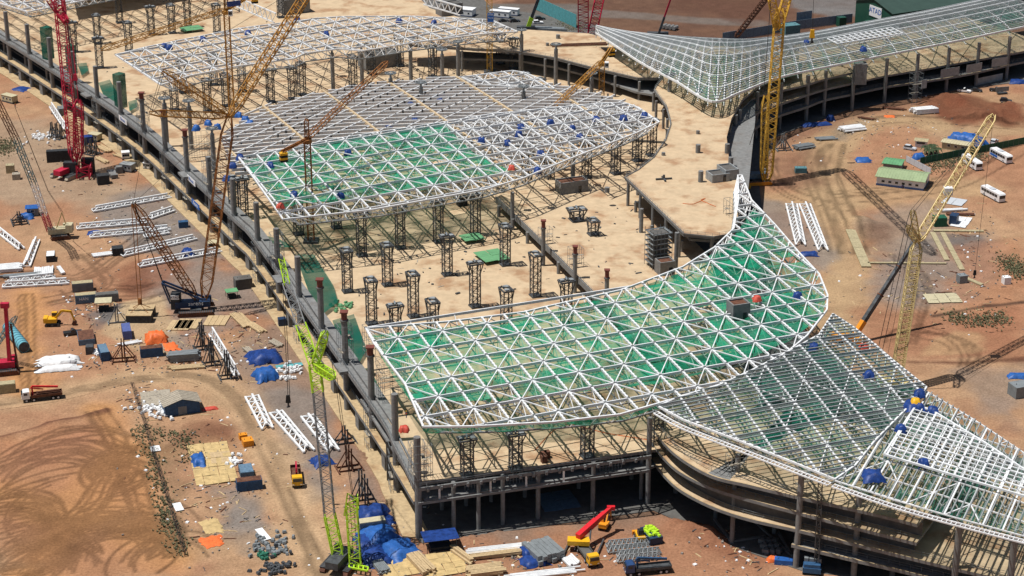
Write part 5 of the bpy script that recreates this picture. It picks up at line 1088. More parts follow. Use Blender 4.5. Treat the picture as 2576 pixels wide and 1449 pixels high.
# ------------------------------------------------------------------ things in the yards
ZG = ZZ.reshape(gy.size, gx.size)
def ang(i, j, a, b): d = Gq(i, j, *b) - Gq(i, j, *a); return math.atan2(d.y, d.x)
def gz(p):
    i = min(max(int(np.searchsorted(gx, p.x)) - 1, 0), gx.size - 2); j = min(max(int(np.searchsorted(gy, p.y)) - 1, 0), gy.size - 2)
    u = (p.x - gx[i])/(gx[i+1] - gx[i]); v = (p.y - gy[j])/(gy[j+1] - gy[j]); a = ZG[j, i]*(1-u) + ZG[j, i+1]*u; b = ZG[j+1, i]*(1-u) + ZG[j+1, i+1]*u
    return Vector((p.x, p.y, max(float(a*(1-v) + b*v), 0) + .02))
def wheels(t, xs, y, r, w=.28):
    for x in xs:
        for s in (-1, 1):
            mb = MB(); mb.tube((x, s*y - w/2, r), (x, s*y + w/2, r), r, 14); o = mb.build('wheel', 'rubber', t, False); mb = MB(); mb.tube((x, s*(y + w/2 - .02), r), (x, s*(y + w/2 + .03), r), r*.55, 10); mb.build('rim', 'silver', o, False)
def car(p, rz, m, label, kind='suv'):
    t = thing('pickup_truck' if kind == 'pickup' else 'parked_car', label, 'pickup' if kind == 'pickup' else 'car', gz(p), rz); l, w = (5.2, 1.85) if kind == 'pickup' else (4.6, 1.85)
    h = 1.0 if kind != 'sedan' else .85; mb = MB(); b = l/2
    mb.profile([(-b, .35), (-b, h-.05), (-b+.15, h), (b*.35, h), (b-.2, h-.12), (b, h-.35), (b, .35)], -w/2, w/2); mb.build('body', m, t, False)
    top = {'suv': (-b+.2, b*.3, 1.72), 'sedan': (-b+.8, b*.3, 1.42), 'pickup': (-.6, b*.32, 1.7)}[kind]; x0, x1, zt = top
    g = MB(); g.profile([(x0, h), (x0+.25, zt-.06), (x1-.6, zt-.06), (x1+.15, h)], -w/2+.08, w/2-.08); g.build('window_band', 'glass', t, False)
    rf = MB(); rf.profile([(x0+.2, zt-.1), (x0+.35, zt), (x1-.75, zt), (x1-.55, zt-.1)], -w/2+.1, w/2-.1); rf.build('roof', m, t, False)
    if kind == 'pickup': bd = MB(); bd.box((-b+1.05, 0, h+.012), (1.75, w-.3, .02)); bd.build('load_bed', 'rubber', t, False)
    wheels(t, (-b*.6, b*.62), w/2-.1, .36)
    for s in (-1, 1): mb = MB(); mb.box((b+.01, s*w*.36, h-.42), (.06, .35, .18)); mb.build('headlight', 'lamp', t, False); mb = MB(); mb.box((-b-.01, s*w*.4, h-.25), (.06, .25, .25)); mb.build('tail_light', 'lamp_red', t, False)
    return t
def bus(p, rz, label, stripe=None):
    t = thing('bus', label, 'bus', gz(p), rz); l, w = 10.5, 2.5; mb = MB(); mb.profile([(-l/2, .4), (-l/2, 2.9), (-l/2+.25, 3.05), (l/2-.35, 3.05), (l/2, 2.6), (l/2+.05, .4)], -w/2, w/2); mb.build('body', 'white_paint', t, False)
    for s in (-1, 1):
        for k in range(6): mb = MB(); mb.box((-4.1 + k*1.5, s*(w/2+.01), 2.05), (1.35, .04, .9)); mb.build('side_window', 'glass', t, False)
    mb = MB(); mb.box((l/2+.02, 0, 1.95), (.06, w-.3, 1.1)); mb.build('windscreen', 'glass', t, False); mb = MB(); mb.box((-l/2-.01, 0, 2.2), (.05, w-.6, .7)); mb.build('rear_window', 'glass', t, False)
    mb = MB(); mb.box((-.5, 0, 3.15), (2.4, 1.6, .25)); mb.build('roof_unit', 'silver', t, False)
    if stripe:
        for s in (-1, 1): mb = MB(); mb.box((-2.6, s*(w/2+.008), 1.05), (4.5, .03, .8)); mb.build('stripe', stripe, t, False)
    wheels(t, (-3.1, 3.2), w/2-.12, .5); 
    for s in (-1, 1): mb = MB(); mb.box((l/2+.06, s*.9, .8), (.05, .4, .22)); mb.build('headlight', 'lamp', t, False)
def truck(p, rz, label, cab_m, bed='rust', l=9.0, crane=None, cargo=None):
    t = thing('truck', label, 'truck', gz(p), rz); f = l/2
    mb = MB(); mb.profile([(f-2.1, 1.0), (f-2.1, 2.95), (f-1.8, 3.05), (f-.5, 3.0), (f-.05, 2.1), (f, 1.0)], -1.2, 1.2); c = mb.build('cab', cab_m, t, False)
    mb = MB(); mb.box((f-.22, 0, 2.35), (.5, 2.1, .75)); mb.build('windscreen', 'glass', c, False)
    for s in (-1, 1): mb = MB(); mb.box((f-1.1, s*1.19, 2.35), (.9, .06, .6)); mb.build('side_window', 'glass', c, False); mb = MB(); mb.box((f+.02, s*.85, 1.25), (.05, .4, .22)); mb.build('headlight', 'lamp', c, False)
    mb = MB(); mb.box((0, 0, .85), (l-.3, .95, .3)); mb.build('chassis', 'steel_dark', t, False)
    mb = MB(); mb.box((-1.15, 0, 1.25), (l-2.5, 2.4, .18)); mb.build('bed', bed, t, False); sd = MB()
    for s in (-1, 1): sd.box((-1.15, s*1.2, 1.6), (l-2.5, .08, .55))
    sd.box((-f+.1, 0, 1.7), (.08, 2.4, .8)); sd.box((f-2.5, 0, 1.9), (.1, 2.4, 1.2)); sd.build('side_board', bed, t, False)
    if crane:
        mb = MB(); mb.beam((f-2.9, 0, 1.2), (f-2.9, 0, 4.0), .45); mb.beam((f-2.9, 0, 4.0), (-f+1.0, .2, 3.2), .4, .45); mb.beam((f-2.4, 0, 3.6), (-.5, .1, 2.9), .25); mb.build('loader_crane', crane, t, False)
    if cargo: mb = MB(); mb.box((-1.6, 0, 1.9), (l-4.5, 1.6, .5)); mb.beam((-f+.6, .5, 2.4), (1.0, .5, 2.4), .3); mb.build('cargo', cargo, t, False)
    wheels(t, (-f+1.2, -f+2.5, f-3.1, f-1.2), 1.0, .52, .4); return t
def excavator(p, rz, label, m='truck_yellow', s=1.0):
    t = thing('excavator', label, 'excavator', gz(p), rz); t.scale = (s, s, s)
    for sd in (-1, 1):
        mb = MB(); mb.profile([(-1.9, .35), (-1.6, .85), (1.6, .85), (1.9, .35), (1.6, 0), (-1.6, 0)], sd*1.1-.28, sd*1.1+.28); o = mb.build('track', 'rubber', t, False)
        for x in (-1.5, 0, 1.5): mb = MB(); mb.tube((x, sd*1.1-.3, .42), (x, sd*1.1+.3, .42), .3, 10); mb.build('roller', 'steel_dark', o, False)
    mb = MB(); mb.box((-.5, 0, 1.5), (3.2, 2.4, 1.0)); mb.box((-1.6, 0, 1.9), (1.0, 2.3, .7)); mb.build('upper_body', m, t, False); mb = MB(); mb.box((.5, .7, 2.5), (1.4, .95, 1.4), 0, .9); c = mb.build('cab', m, t, False); mb = MB(); mb.box((.6, .7, 2.65), (1.32, 1.0, .8)); mb.build('window', 'glass', c, False)
    mb = MB(); mb.beam((.6, -.3, 1.7), (2.4, -.3, 3.9), .4, .55); mb.beam((2.4, -.3, 3.9), (4.6, -.3, 3.6), .38, .5); b = mb.build('boom', m, t, False); mb = MB(); mb.beam((4.6, -.3, 3.8), (5.4, -.3, 1.1), .32, .4); mb.build('arm', m, t, False)
    mb = MB(); mb.profile([(5.0, 1.2), (5.6, 1.2), (5.9, .5), (5.3, .05), (4.7, .4)], -.85, .25); mb.build('bucket', 'rust', t, False); mb = MB(); mb.tube((1.5, -.3, 2.3), (3.0, -.3, 3.7), .1, 6); mb.build('cylinder', 'silver', b, False); return t
def container(p, rz, label, m, l=6.06, w=2.44, h=2.6, roof=None, z=0, lettering=None, lm='white_paint'):
    g = gz(p); g.z += z; t = thing('shipping_container', label, 'container', g, rz); mb = MB(); mb.box((0, 0, h/2), (l-.1, w-.12, h-.1)); mb.build('body', m, t, False); rb = MB()
    for x in np.arange(-l/2+.25, l/2-.1, .3):
        for s in (-1, 1): rb.box((x, s*(w/2-.05), h/2), (.15, .08, h-.35))
    rb.build('corrugation', m, t, False, 'stuff'); fr = MB()
    for sx in (-1, 1):
        for sy in (-1, 1): fr.beam((sx*(l/2-.07), sy*(w/2-.07), 0), (sx*(l/2-.07), sy*(w/2-.07), h), .17)
        for z_ in (.09, h-.09): fr.beam((sx*(l/2-.07), -w/2+.16, z_), (sx*(l/2-.07), w/2-.16, z_), .15)
    fr.build('corner_frame', m, t, False); rf = MB(); rf.box((0, 0, h+.02), (l-.2, w-.2, .06)); rf.build('roof', roof or m, t, False)
    for s in (-1, 1): mb = MB(); mb.box((l/2+.02, s*w*.24, h/2), (.06, w*.44, h-.4)); d = mb.build('door', m, t, False); mb = MB(); mb.tube((l/2+.08, s*.2, .3), (l/2+.08, s*.2, h-.3), .03, 6); mb.build('lock_bar', 'silver', d, False)
    if lettering:
        o = text('lettering', lettering, 1.25, (0, 0, 0), (R(90), 0, 0), lm, None); o.parent = t; o.location = (-l*.1, -w/2-.03, h*.55)
    return t
def ground_truss(label, a, b, w=2.4, h=1.6, n=None, m='steel_white', lift=.45, r=.42):
    a, b = gz(a), gz(b); t = thing('steel_truss', label, 'truss', (a+b)/2, 0, 'white steel trusses lying in the yards'); up = V3(0, 0, lift); d = (b-a).normalized(); s = V3(-d.y, d.x, 0)*w/2; n = n or max(4, int((b-a).length/3.2))
    ch = [(a - s + up, b - s*.8 + up), (a + s + up, b + s*.8 + up), (a.lerp(b, .04) + up + V3(0, 0, h), a.lerp(b, .96) + up + V3(0, 0, h))]
    for u, v in ch: mb = MB(); mb.beam(u, v, r); mb.build('chord', m, t)
    wb = MB()
    for k in range(n):
        for x, y in ((0, 2), (1, 2)):
            p0_, p1_ = ch[x][0].lerp(ch[x][1], k/n), ch[y][0].lerp(ch[y][1], (k+.5)/n); wb.beam(p0_, p1_, .24); wb.beam(p1_, ch[x][0].lerp(ch[x][1], (k+1)/n), .24)
        wb.beam(ch[0][0].lerp(ch[0][1], k/n), ch[1][0].lerp(ch[1][1], k/n), .24)
    wb.build('web', m, t); sp = MB()
    for f in (.12, .5, .88): c = a.lerp(b, f); sp.beam(c - s*1.3 + V3(0, 0, .12), c + s*1.3 + V3(0, 0, .12), .3, .24)
    sp.build('bearer', 'steel_dark', t)
def stack(name, label, p, rz, l, nx, nz, sz, m, cat='stack', gap=.06, jit=.15, group=None, piece='beam', bearer=True, rnd=False):
    t = thing(name, label, cat, gz(p), rz, group); mb0 = MB()
    (mb0.tube((-l/2, 0, 0), (l/2, 0, 0), sz/2, 8) if rnd else mb0.box((0, 0, 0), (l, sz, sz*.95))); me = mb0.mesh(piece); z0 = .25 if bearer else 0
    for k in range(nz):
        for i in range(nx - (k if rnd else random.randint(0, 1)*(k > 0))):
            o = add_obj(piece, me, m, t); o.location = (random.uniform(-jit, jit)*l*.3, (i - (nx-1)/2)*(sz+gap) + (k*sz/2 if rnd else 0), z0 + sz/2 + k*sz*(.87 if rnd else 1)); o.rotation_euler = (0, 0, random.uniform(-1, 1)*.012*jit*8)
    if bearer:
        for f in (-.35, .35): b = MB(); b.box((f*l, 0, .11), (.25, nx*(sz+gap)+.6, .22)); b.build('bearer', 'timber_grey', t, False)
    return t
def stand(label, p, rz, h=6, w=4, m='steel_dark', n=2, group=None):
    t = thing('erection_stand', label, 'steel stand', gz(p), rz, group); th = .32
    for k in range(n):
        y = (k - (n-1)/2)*2.4
        mb = MB(); mb.beam((-w/2, y, .2), (w/2, y, .2), th); mb.build('foot', m, t, False)
        for s in (-.35, .35): mb = MB(); mb.beam((s, y, .2), (s, y, h), th); mb.build('post', m, t, False)
        for s in (-1, 1): mb = MB(); mb.beam((s*w/2, y, .2), (s*.4, y, h*.72), th*.7); mb.build('stay', m, t, False)
    for s in (-1, 1):
        mb = MB(); mb.beam((s*w/2, -n*1.2, .2), (s*w/2, n*1.2, .2), th); mb.build('tie', m, t, False)
    if n > 1: mb = MB(); mb.beam((-.35, -n*1.0, h*.5), (-.35, n*1.0, h*.5), th*.8); mb.beam((.35, -n*1.0, .2), (.35, n*1.0, h*.5), th*.6); mb.build('cross_tie', m, t, False)
    return t
def block(name, label, p, d, rz, m, cat='block', z=0, top=1.0):
    """concrete or steel ballast block with lifting eyes"""
    g = gz(p); g.z += z; t = thing(name, label, cat, g, rz); mb = MB(); mb.box((0, 0, d[2]/2), d, 0, top); mb.build('body', m, t, False); e = MB()
    for s in (-1, 1): e.beam((s*d[0]*.3, -.15, d[2]), (s*d[0]*.3, .15, d[2]+.25), .1); e.beam((s*d[0]*.3, .15, d[2]), (s*d[0]*.3, -.15, d[2]+.25), .1)
    e.build('lifting_eye', 'steel_dark', t, False); return t
def shed(label, p, rz, l, w, h, rise, wall, roof, base=None, door=True, name='shed', nwin=3, rib=True):
    t = thing(name, label, 'shed', gz(p), rz); mb = MB(); mb.add([(x, y, z) for x in (-l/2, l/2) for y, z in ((-w/2, 0), (w/2, 0), (w/2, h), (0, h+rise), (-w/2, h))], [(0, 1, 2, 3, 4), (9, 8, 7, 6, 5), (0, 5, 6, 1), (1, 6, 7, 2), (4, 9, 5, 0)]); mb.build('wall', wall, t, False)
    for s in (-1, 1):
        mb = MB(); e = .5; z1, z0 = h+rise+.08, h - e*rise/(w/2) + .08; mb.add([(-l/2-e, 0, z1), (l/2+e, 0, z1), (l/2+e, s*(w/2+e), z0), (-l/2-e, s*(w/2+e), z0), (-l/2-e, 0, z1+.1), (l/2+e, 0, z1+.1), (l/2+e, s*(w/2+e), z0+.1), (-l/2-e, s*(w/2+e), z0+.1)], [(0, 1, 2, 3), (7, 6, 5, 4), (3, 2, 6, 7), (0, 4, 5, 1), (0, 3, 7, 4), (1, 5, 6, 2)]); o = mb.build('roof', roof, t, False)
        if rib:
            r_ = MB()
            for x in np.arange(-l/2, l/2, 1.0): r_.beam((x, 0, z1+.13), (x, s*(w/2+e), z0+.13), .1, .08, False)
            r_.build('roof_rib', roof, o, False)
    if door: mb = MB(); mb.box((l/2+.02, 0, 1.15), (.06, 2.2, 2.3)); d = mb.build('door', 'steel_grey', t, False)
    for k in range(nwin): mb = MB(); x = -l/2 + l*(k+1)/(nwin+1); mb.box((x, -w/2-.02, 1.7), (1.2, .06, .9)); f = mb.build('window', 'white_paint', t, False); mb = MB(); mb.box((x, -w/2-.05, 1.7), (1.0, .05, .72)); mb.build('pane', 'glass', f, False)
    if base: mb = MB(); mb.box((0, 0, .35), (l+.12, w+.12, .7)); mb.build('plinth', base, t, False)
    return t
def cabin(label, p, rz, l=6, w=2.5, h=2.6, m='white_paint', base='car_blue'):
    t = thing('site_cabin', label, 'cabin', gz(p), rz); mb = MB(); mb.box((0, 0, h/2+.15), (l, w, h)); mb.build('wall', m, t, False); mb = MB(); mb.box((0, 0, h+.22), (l+.3, w+.3, .16)); mb.build('roof', m, t, False); mb = MB(); mb.box((0, 0, .3), (l+.04, w+.04, .6)); mb.build('skirt', base, t, False)
    for k in range(3): mb = MB(); mb.box((-l/2 + l*(k+.6)/3.2, -w/2-.02, 1.7), (.9, .06, .8)); f = mb.build('window', 'silver', t, False); mb = MB(); mb.box((-l/2 + l*(k+.6)/3.2, -w/2-.05, 1.7), (.75, .04, .65)); mb.build('pane', 'glass', f, False)
    return t
def wall_run(name, label, pts, h, m, cat, pw=2.5, th=.12, post='steel_grey'):
    c = resample(pts, pw); t = thing(name, label, cat, c[0])
    for a, b in zip(c[:-1], c[1:]):
        mb = MB(); a2, b2 = a.lerp(b, .01), a.lerp(b, .99); mb.beam(a2 + V3(0, 0, h/2+.1), b2 + V3(0, 0, h/2+.1), th, h); mb.build('panel', m, t); mb = MB(); mb.beam(a, a + V3(0, 0, h+.25), .14); mb.build('post', post, t)
# -- trusses
GT = [(0, 1, (700, 150), (1290, 45), 'topmost row of the left yard'), (0, 1, (580, 282), (1130, 235), 'second row, left one of two in line'), (0, 1, (1130, 205), (1310, 145), 'second row, right one of two in line'), (0, 1, (680, 347), (1290, 288), 'third row behind the rusty derrick mast'),
      (0, 1, (1090, 345), (1275, 312), 'short one just right of the rusty derrick mast'), (0, 1, (920, 487), (1480, 358), 'fourth row crossing behind the crane boom'), (0, 1, (1050, 567), (1670, 452), 'nearest row above the big crane body'), (0, 1, (20, 722), (525, 692), 'near the left edge, longest of the pile'), (0, 1, (60, 690), (420, 652), 'near the left edge behind the longest of the pile'),
      (0, 1, (-10, 300), (165, 440), 'cut by the left edge below the blue hut'), (0, 1, (200, 570), (278, 372), 'pointing away beside the cream crane'), (0, 2, (1900, 105), (2020, 350), 'left one of the three below the green crane hook'), (0, 2, (2080, 222), (2335, 520), 'middle one of the three below the green crane hook'), (0, 2, (2320, 250), (2520, 520), 'right one of the three below the green crane hook'),
      (2, 1, (820, 100), (890, 410), 'left one of the two in the right yard'), (2, 1, (920, 100), (1060, 450), 'right one of the two in the right yard')]
for i, j, a, b, l in GT:
    near = 3.4 if j == 2 else 2.2
    ground_truss('white steel truss on the ground, ' + l, Gq(i, j, *a), Gq(i, j, *b), 3.6 if i == 2 else near, .9 if j == 2 else 1.3, r=.5)
ground_truss('white steel truss propped on dark stands in the left yard', Gq(0, 1, 1600, 1110) + V3(0, 0, 0), Gq(0, 1, 1790, 1425), 1.6, 2.4, lift=1.6)
for k, (x, y) in enumerate(((1530, 1180), (1600, 1300), (1720, 1400))): stand('dark steel stand holding the propped truss, %s from the back' % ORD[k], Gq(0, 1, x, y), R(20), 7.5, 4.6, 'steel_dark', 2, 'dark erection stands in the left yard')
stand('rust brown trestle beside the blue containers', Gq(0, 1, 935, 1270), R(10), 6, 6.2, 'rust', 2); stand('grey steel tripod stand near the canopy', Gq(0, 1, 885, 990), R(15), 6, 5, 'steel_grey', 1)
stand('dark stand left of the red crane', Gq(0, 0, 430, 1040), R(55), 5.5, 3.5, 'steel_dark', 3); stand('dark stand right behind the red crane', Gq(0, 0, 690, 1160), R(55), 5.5, 4, 'steel_dark', 3); stand('brown stand beside the green crane hook yard', Gq(1, 2, 60, 640), R(20), 6, 6, 'rust', 2); stand('tall dark stand in front of the near facade', Gq(1, 2, 170, 880), R(20), 7, 5, 'steel_dark', 3); stand('dark square frame below the facade walkway', Gq(1, 2, 30, 440), R(20), 4, 5, 'steel_dark', 2)
stand('pale steel stand under the far pier curve', Gq(2, 0, 760, 1130), R(10), 5.5, 5.5, 'steel_grey', 2); stand('dark trestle in the yard by the cream crane', Gq(0, 1, 150, 230), R(20), 3, 5, 'steel_dark', 3)
ground_truss('white roof truss leaning on the stand left of the red crane', Gq(0, 0, 390, 840) + V3(0, 0, 0), Gq(0, 0, 500, 1010), 1.4, 2.0, lift=1.8)
# -- stacks
for a in [('steel_stack', 'stack of long white beams at the left edge', (0, 1, 70, 585), 12, 7, 10, 2, .5, 'steel_white', 0), ('steel_stack', 'loose short white beams beside the long pile', (0, 1, 330, 605), 100, 5.5, 10, 1, .5, 'steel_white', 0), ('steel_stack', 'two white beams apart from the short ones', (0, 1, 460, 600), 115, 6, 2, 1, .55, 'steel_white', 0), ('steel_stack', 'pale beams lying behind the left pile of trusses', (0, 1, 150, 640), 12, 11, 3, 1, .6, 'steel_grey', 0),
          ('steel_stack', 'small white beams by the dark welding set', (0, 1, 780, 480), 20, 6, 6, 1, .4, 'steel_white', 0), ('steel_stack', 'pile of grey steel beams beside the propped truss', (0, 1, 1390, 1265), 12, 8, 5, 3, .7, 'steel_grey', 0), ('timber_stack', 'pale poles and planks under the grey beams', (0, 1, 1400, 1330), 12, 9, 7, 1, .3, 'timber', 0), ('timber_stack', 'long pale timbers lying toward the facade', (0, 1, 1830, 980), -62, 11, 7, 1, .42, 'timber', 0), ('timber_stack', 'shorter timbers right of the long ones', (0, 1, 1930, 1030), -55, 8, 5, 1, .4, 'timber', 0), ('timber_stack', 'small rack of timbers behind the blue tarp', (0, 1, 2085, 1150), -50, 5, 5, 1, .35, 'timber_grey', 0), ('timber_stack', 'pale planks left of the blue tarp', (0, 1, 1890, 1215), -58, 6, 4, 1, .4, 'timber_grey', 0), ('timber_stack', 'crossed white planks near the brown trestle', (0, 1, 980, 1150), 25, 6, 5, 1, .3, 'steel_white', 0),
          ('timber_stack', 'cream planks beside the red crane stand', (0, 0, 785, 1130), -50, 8, 5, 1, .5, 'timber', 0), ('timber_stack', 'second row of cream planks near the red crane', (0, 0, 770, 1215), -50, 7, 4, 1, .45, 'timber', 0), ('timber_stack', 'lone cream planks by the small cabin', (0, 0, 905, 1190), -42, 7, 2, 1, .4, 'timber', 0), ('block_stack', 'grey concrete blocks behind the red crane', (0, 0, 460, 860), 25, 2.2, 4, 2, 1.3, 'steel_grey', 0), ('block_stack', 'row of grey ballast blocks by the facade', (0, 0, 850, 1330), 20, 2.4, 5, 1, 1.2, 'concrete', 0), ('block_stack', 'second heap of grey ballast blocks by the facade', (0, 0, 900, 1300), 20, 2.2, 3, 2, 1.1, 'concrete', 0),
          ('pipe_stack', 'long white pipes in front of the building', (1, 2, 1180, 1265), 13, 14, 6, 2, .45, 'steel_white_used', 1), ('steel_stack', 'cream steel sections just below the white pipes', (1, 2, 1140, 1300), 13, 12, 5, 2, .4, 'timber', 0), ('pipe_stack', 'white pipes at the lower picture edge', (1, 2, 1530, 1440), 13, 16, 5, 1, .42, 'steel_white', 1), ('steel_stack', 'thick grey girders stacked side by side', (1, 2, 1530, 1300), 118, 7.5, 6, 2, 1.05, 'steel_grey', 0), ('timber_stack', 'white planks right of the grey girders', (1, 2, 1730, 1345), 118, 4, 6, 1, .45, 'steel_white', 0), ('timber_stack', 'broad stack of pale timber beams at the lower edge', (1, 2, 600, 1370), 118, 9, 6, 2, .5, 'timber', 0), ('timber_stack', 'pale timbers stacked right of the blue covered rack', (1, 2, 910, 1310), 125, 8, 3, 2, .5, 'timber', 0), ('timber_stack', 'cream planks bundle at the lower edge', (1, 2, 1080, 1425), 13, 8, 7, 2, .5, 'timber', 0),
          ('steel_stack', 'bundle of grey purlins beside the plywood', (1, 2, 300, 1400), 115, 5, 7, 3, .3, 'steel_grey', 0), ('pipe_stack', 'white pipes stacked at the far pier', (2, 0, 1270, 985), 20, 9, 6, 2, .75, 'steel_white', 1), ('pipe_stack', 'grey pipes stacked near the yellow crane', (2, 0, 910, 1120), 25, 7, 5, 2, .7, 'steel_grey', 1), ('pipe_stack', 'grey pipes stacked between the white ones', (2, 0, 1080, 1055), 10, 7, 4, 1, .7, 'steel_grey', 1), ('steel_stack', 'white bundles near the earth heaps', (2, 0, 1820, 850), 15, 9, 5, 2, .9, 'steel_white', 0), ('steel_stack', 'rusty frames on the ground by the far pier', (2, 0, 1390, 900), -30, 6, 3, 1, .4, 'rust', 0), ('steel_stack', 'dark steel sections in the muddy strip by the far pier', (2, 0, 1600, 825), -20, 8, 4, 1, .4, 'rust', 0),
          ('pipe_stack', 'four concrete pipes at the far roadside', (1, 0, 2480, 220), 60, 3.5, 4, 1, 1.7, 'concrete', 1), ('steel_stack', 'pale sheets stacked in the background car park', (1, 0, 1560, 225), -8, 16, 4, 1, .8, 'steel_grey', 0), ('steel_stack', 'white panels in the right yard', (2, 1, 2030, 145), 8, 9, 3, 1, .5, 'steel_white', 0), ('steel_stack', 'rusty bars with green bundle in the right yard', (2, 1, 2090, 175), -3, 9, 4, 1, .35, 'rust', 0), ('pipe_stack', 'four dark steel poles lying on the back deck', (1, 0, 1770, 345), 8, 22, 4, 1, .4, 'rust', 1)]:
    nm, lb, (i, j, x, y), dg, l, nx, nz, sz, m_, rn = a; deckz = Z5 if 'back deck' in lb else 0
    o = stack(nm, lb, Gq(i, j, x, y, deckz), R(dg), l, nx, nz, sz, m_, 'stack', .5 if 'poles lying' in lb else .07, .3, rnd=bool(rn) and 'poles lying' not in lb, piece={'timber_stack': 'timber', 'pipe_stack': 'pipe', 'block_stack': 'block'}.get(nm, 'beam'))
    if deckz: o.location.z = Z5
# grey lattice girders piled in front
for k, (y, x0, x1) in enumerate(((1235, 2000, 2320), (1275, 2010, 2330), (1310, 2080, 2410), (1345, 2080, 2410))): ground_truss('grey lattice girder pile beside the blue truck, %s row from the back' % ORD[k], Gq(1, 2, x0, y), Gq(1, 2, x1, y - 30), 1.6, 1.3, 9, 'steel_pale_grey', r=.2)
# white wrapped bundles
for k, (y, w) in enumerate(((1270, 2.4), (1300, 1.8), (1345, 2.4))):
    o = cloth('wrapped_bundle', gz(Gq(0, 1, 445, y)), 11.5, w, 1.3, 'tarp_white', 'white plastic wrapped bundle of the left yard, %s from the back' % ORD[k], 40 + k, 'bundle', 'white wrapped bundles', 16, 6, R(12), .9, .12)
# -- containers, boxes, huts
container(Gq(0, 1, 650, 830), R(14), 'grey green container with white letters in front of a second one', 'blue_grey', roof='beige_box', lettering='HAN'); container(Gq(0, 1, 610, 770) + V3(0, 3, 0), R(14), 'pale grey container behind the lettered one', 'steel_grey', roof='beige_box'); container(Gq(0, 1, 810, 825), R(14), 'long grey container right of the lettered one', 'concrete', 6.5, roof='concrete_dark')
container(Gq(0, 1, 958, 1085), R(105), 'violet blue container pointing away from the camera', 'violet_blue'); container(Gq(0, 1, 1145, 1235), R(14), 'dark blue container with rusty roof', 'blue_dark', roof='rust'); container(Gq(0, 1, 785, 1245), R(110), 'bright blue container with grey roof beside the skip', 'blue_dark', roof='blue_grey'); container(Gq(0, 1, 640, 1140) + V3(0, 2, 0), R(105), 'open blue skip filled with brown earth', 'blue_grey', 7, 4.5, 1.6, roof='rust'); container(Gq(0, 1, 680, 1215), R(100), 'small grey cage container beside the skip', 'steel_dark', 2.4, 2.2, 2.2)
container(Gq(0, 2, 1860, 690), R(105), 'blue grey box with a hose on its roof beside the plywood', 'blue_grey', 4.6, 3.2, 2.0, roof='blue_grey'); container(Gq(0, 2, 1882, 790), R(14), 'dark blue container with brown roof in the lower yard', 'blue_dark', 6.06, roof='rust'); container(Gq(1, 2, 232, 1100), R(16), 'cream roofed grey container between the blue tarps', 'steel_grey', 6.06, roof='cream', lettering='COOL', lm='steel_dark'); container(Gq(0, 2, 30, 60), R(14), 'yellow container cut by the left edge', 'beige_box', 6.06)
container(Gq(0, 1, 385, 510), R(100), 'black box with white sheet on top left of the crane tracks', 'black_block', 4.5, 2.6, 2.0, roof='tarp_white'); container(Gq(0, 0, 455, 1215), R(10), 'long black ballast box left of the red crane', 'black_block', 9, 2.6, 4.0)
cabin('white site cabin on a trailer at the upper left yard', Gq(0, 0, 75, 770), R(-35), 6, 2.8, 2.6, 'cream', 'steel_dark'); cabin('small white cabin behind the red crane', Gq(0, 0, 720, 1060), R(-25), 4, 3, 2.4, 'cream', 'steel_dark'); cabin('small white hut near the facade', Gq(0, 0, 950, 1200), R(15), 2.6, 2.4, 2.5, 'white_paint', 'steel_dark'); cabin('grey cabin with rubble on top near the facade', Gq(0, 0, 965, 1290), R(-20), 4.6, 3, 2.5, 'steel_pale_grey', 'steel_dark'); cabin('second white hut close to the facade', Gq(0, 0, 1118, 1275), R(-20), 2.6, 2.2, 2.2, 'white_paint', 'steel_dark')
cabin('white cabin with dark blue base in the background car park, left', Gq(1, 0, 1200, 130), R(-20), 9, 3, 2.8); cabin('white cabin with dark blue base in the background car park, right', Gq(1, 0, 1265, 112), R(-20), 9, 3, 2.8); cabin('white cabin at the back edge of the decks', Gq(1, 0, 930, 115), R(-20), 9, 5, 3); cabin('white cabin on the lower slab behind the beam field', Gq(1, 0, 1415, 500), R(-5), 7, 2.6, 2.6); bpy.context.scene.collection.objects[-1].location if False else None
shed('blue walled hut with rusty and grey sheet roof', Gq(0, 2, 1365, 200), R(-70), 5.2, 9, 3.0, 1.4, 'blue_dark', 'timber_grey', nwin=0); shed('pale green roofed site office in the right yard', Gq(2, 0, 1660, 1385), R(-22), 16, 10, 3.2, 1.2, 'white_paint', 'roof_pale_green', 'car_blue', True, 'site_office', 6)
shed('low white hut beside the blue tarp in the right yard', Gq(2, 0, 2070, 1130), R(-28), 10, 4, 2.7, .3, 'cream', 'cream', None, False); shed('small cream guard hut near the silver car', Gq(2, 0, 1800, 1105), R(-20), 4, 3, 2.4, .3, 'white_paint', 'beige_box', None, False); shed('open pale green sheet canopy behind the site office', Gq(2, 0, 1590, 1265), R(-22), 6, 6, 2.2, .5, 'steel_grey', 'sheet_green', None, False, nwin=0); shed('small blue roofed hut beside the cream crane', Gq(0, 1, 250, 170), R(10), 3.6, 3, 2.6, .2, 'steel_grey', 'tarp_bright', None, True, nwin=1)
cloth('tarp', gz(Gq(2, 0, 2140, 1080)), 14, 6, 3.2, 'tarp_bright', 'big bright blue tarp draped behind the low white hut', 61, nx=14, ny=8, rz=R(-28)); cloth('tarp', gz(Gq(2, 0, 1780, 1195)), 4.5, 3.2, 1.8, 'tarp_bright', 'blue tarp roof of the lean-to in the right yard', 62); cloth('tarp', gz(Gq(2, 0, 1360, 1215)), 6, 4, 1.2, 'tarp_bright', 'blue tarp heap alone by the curved dirt road', 63)
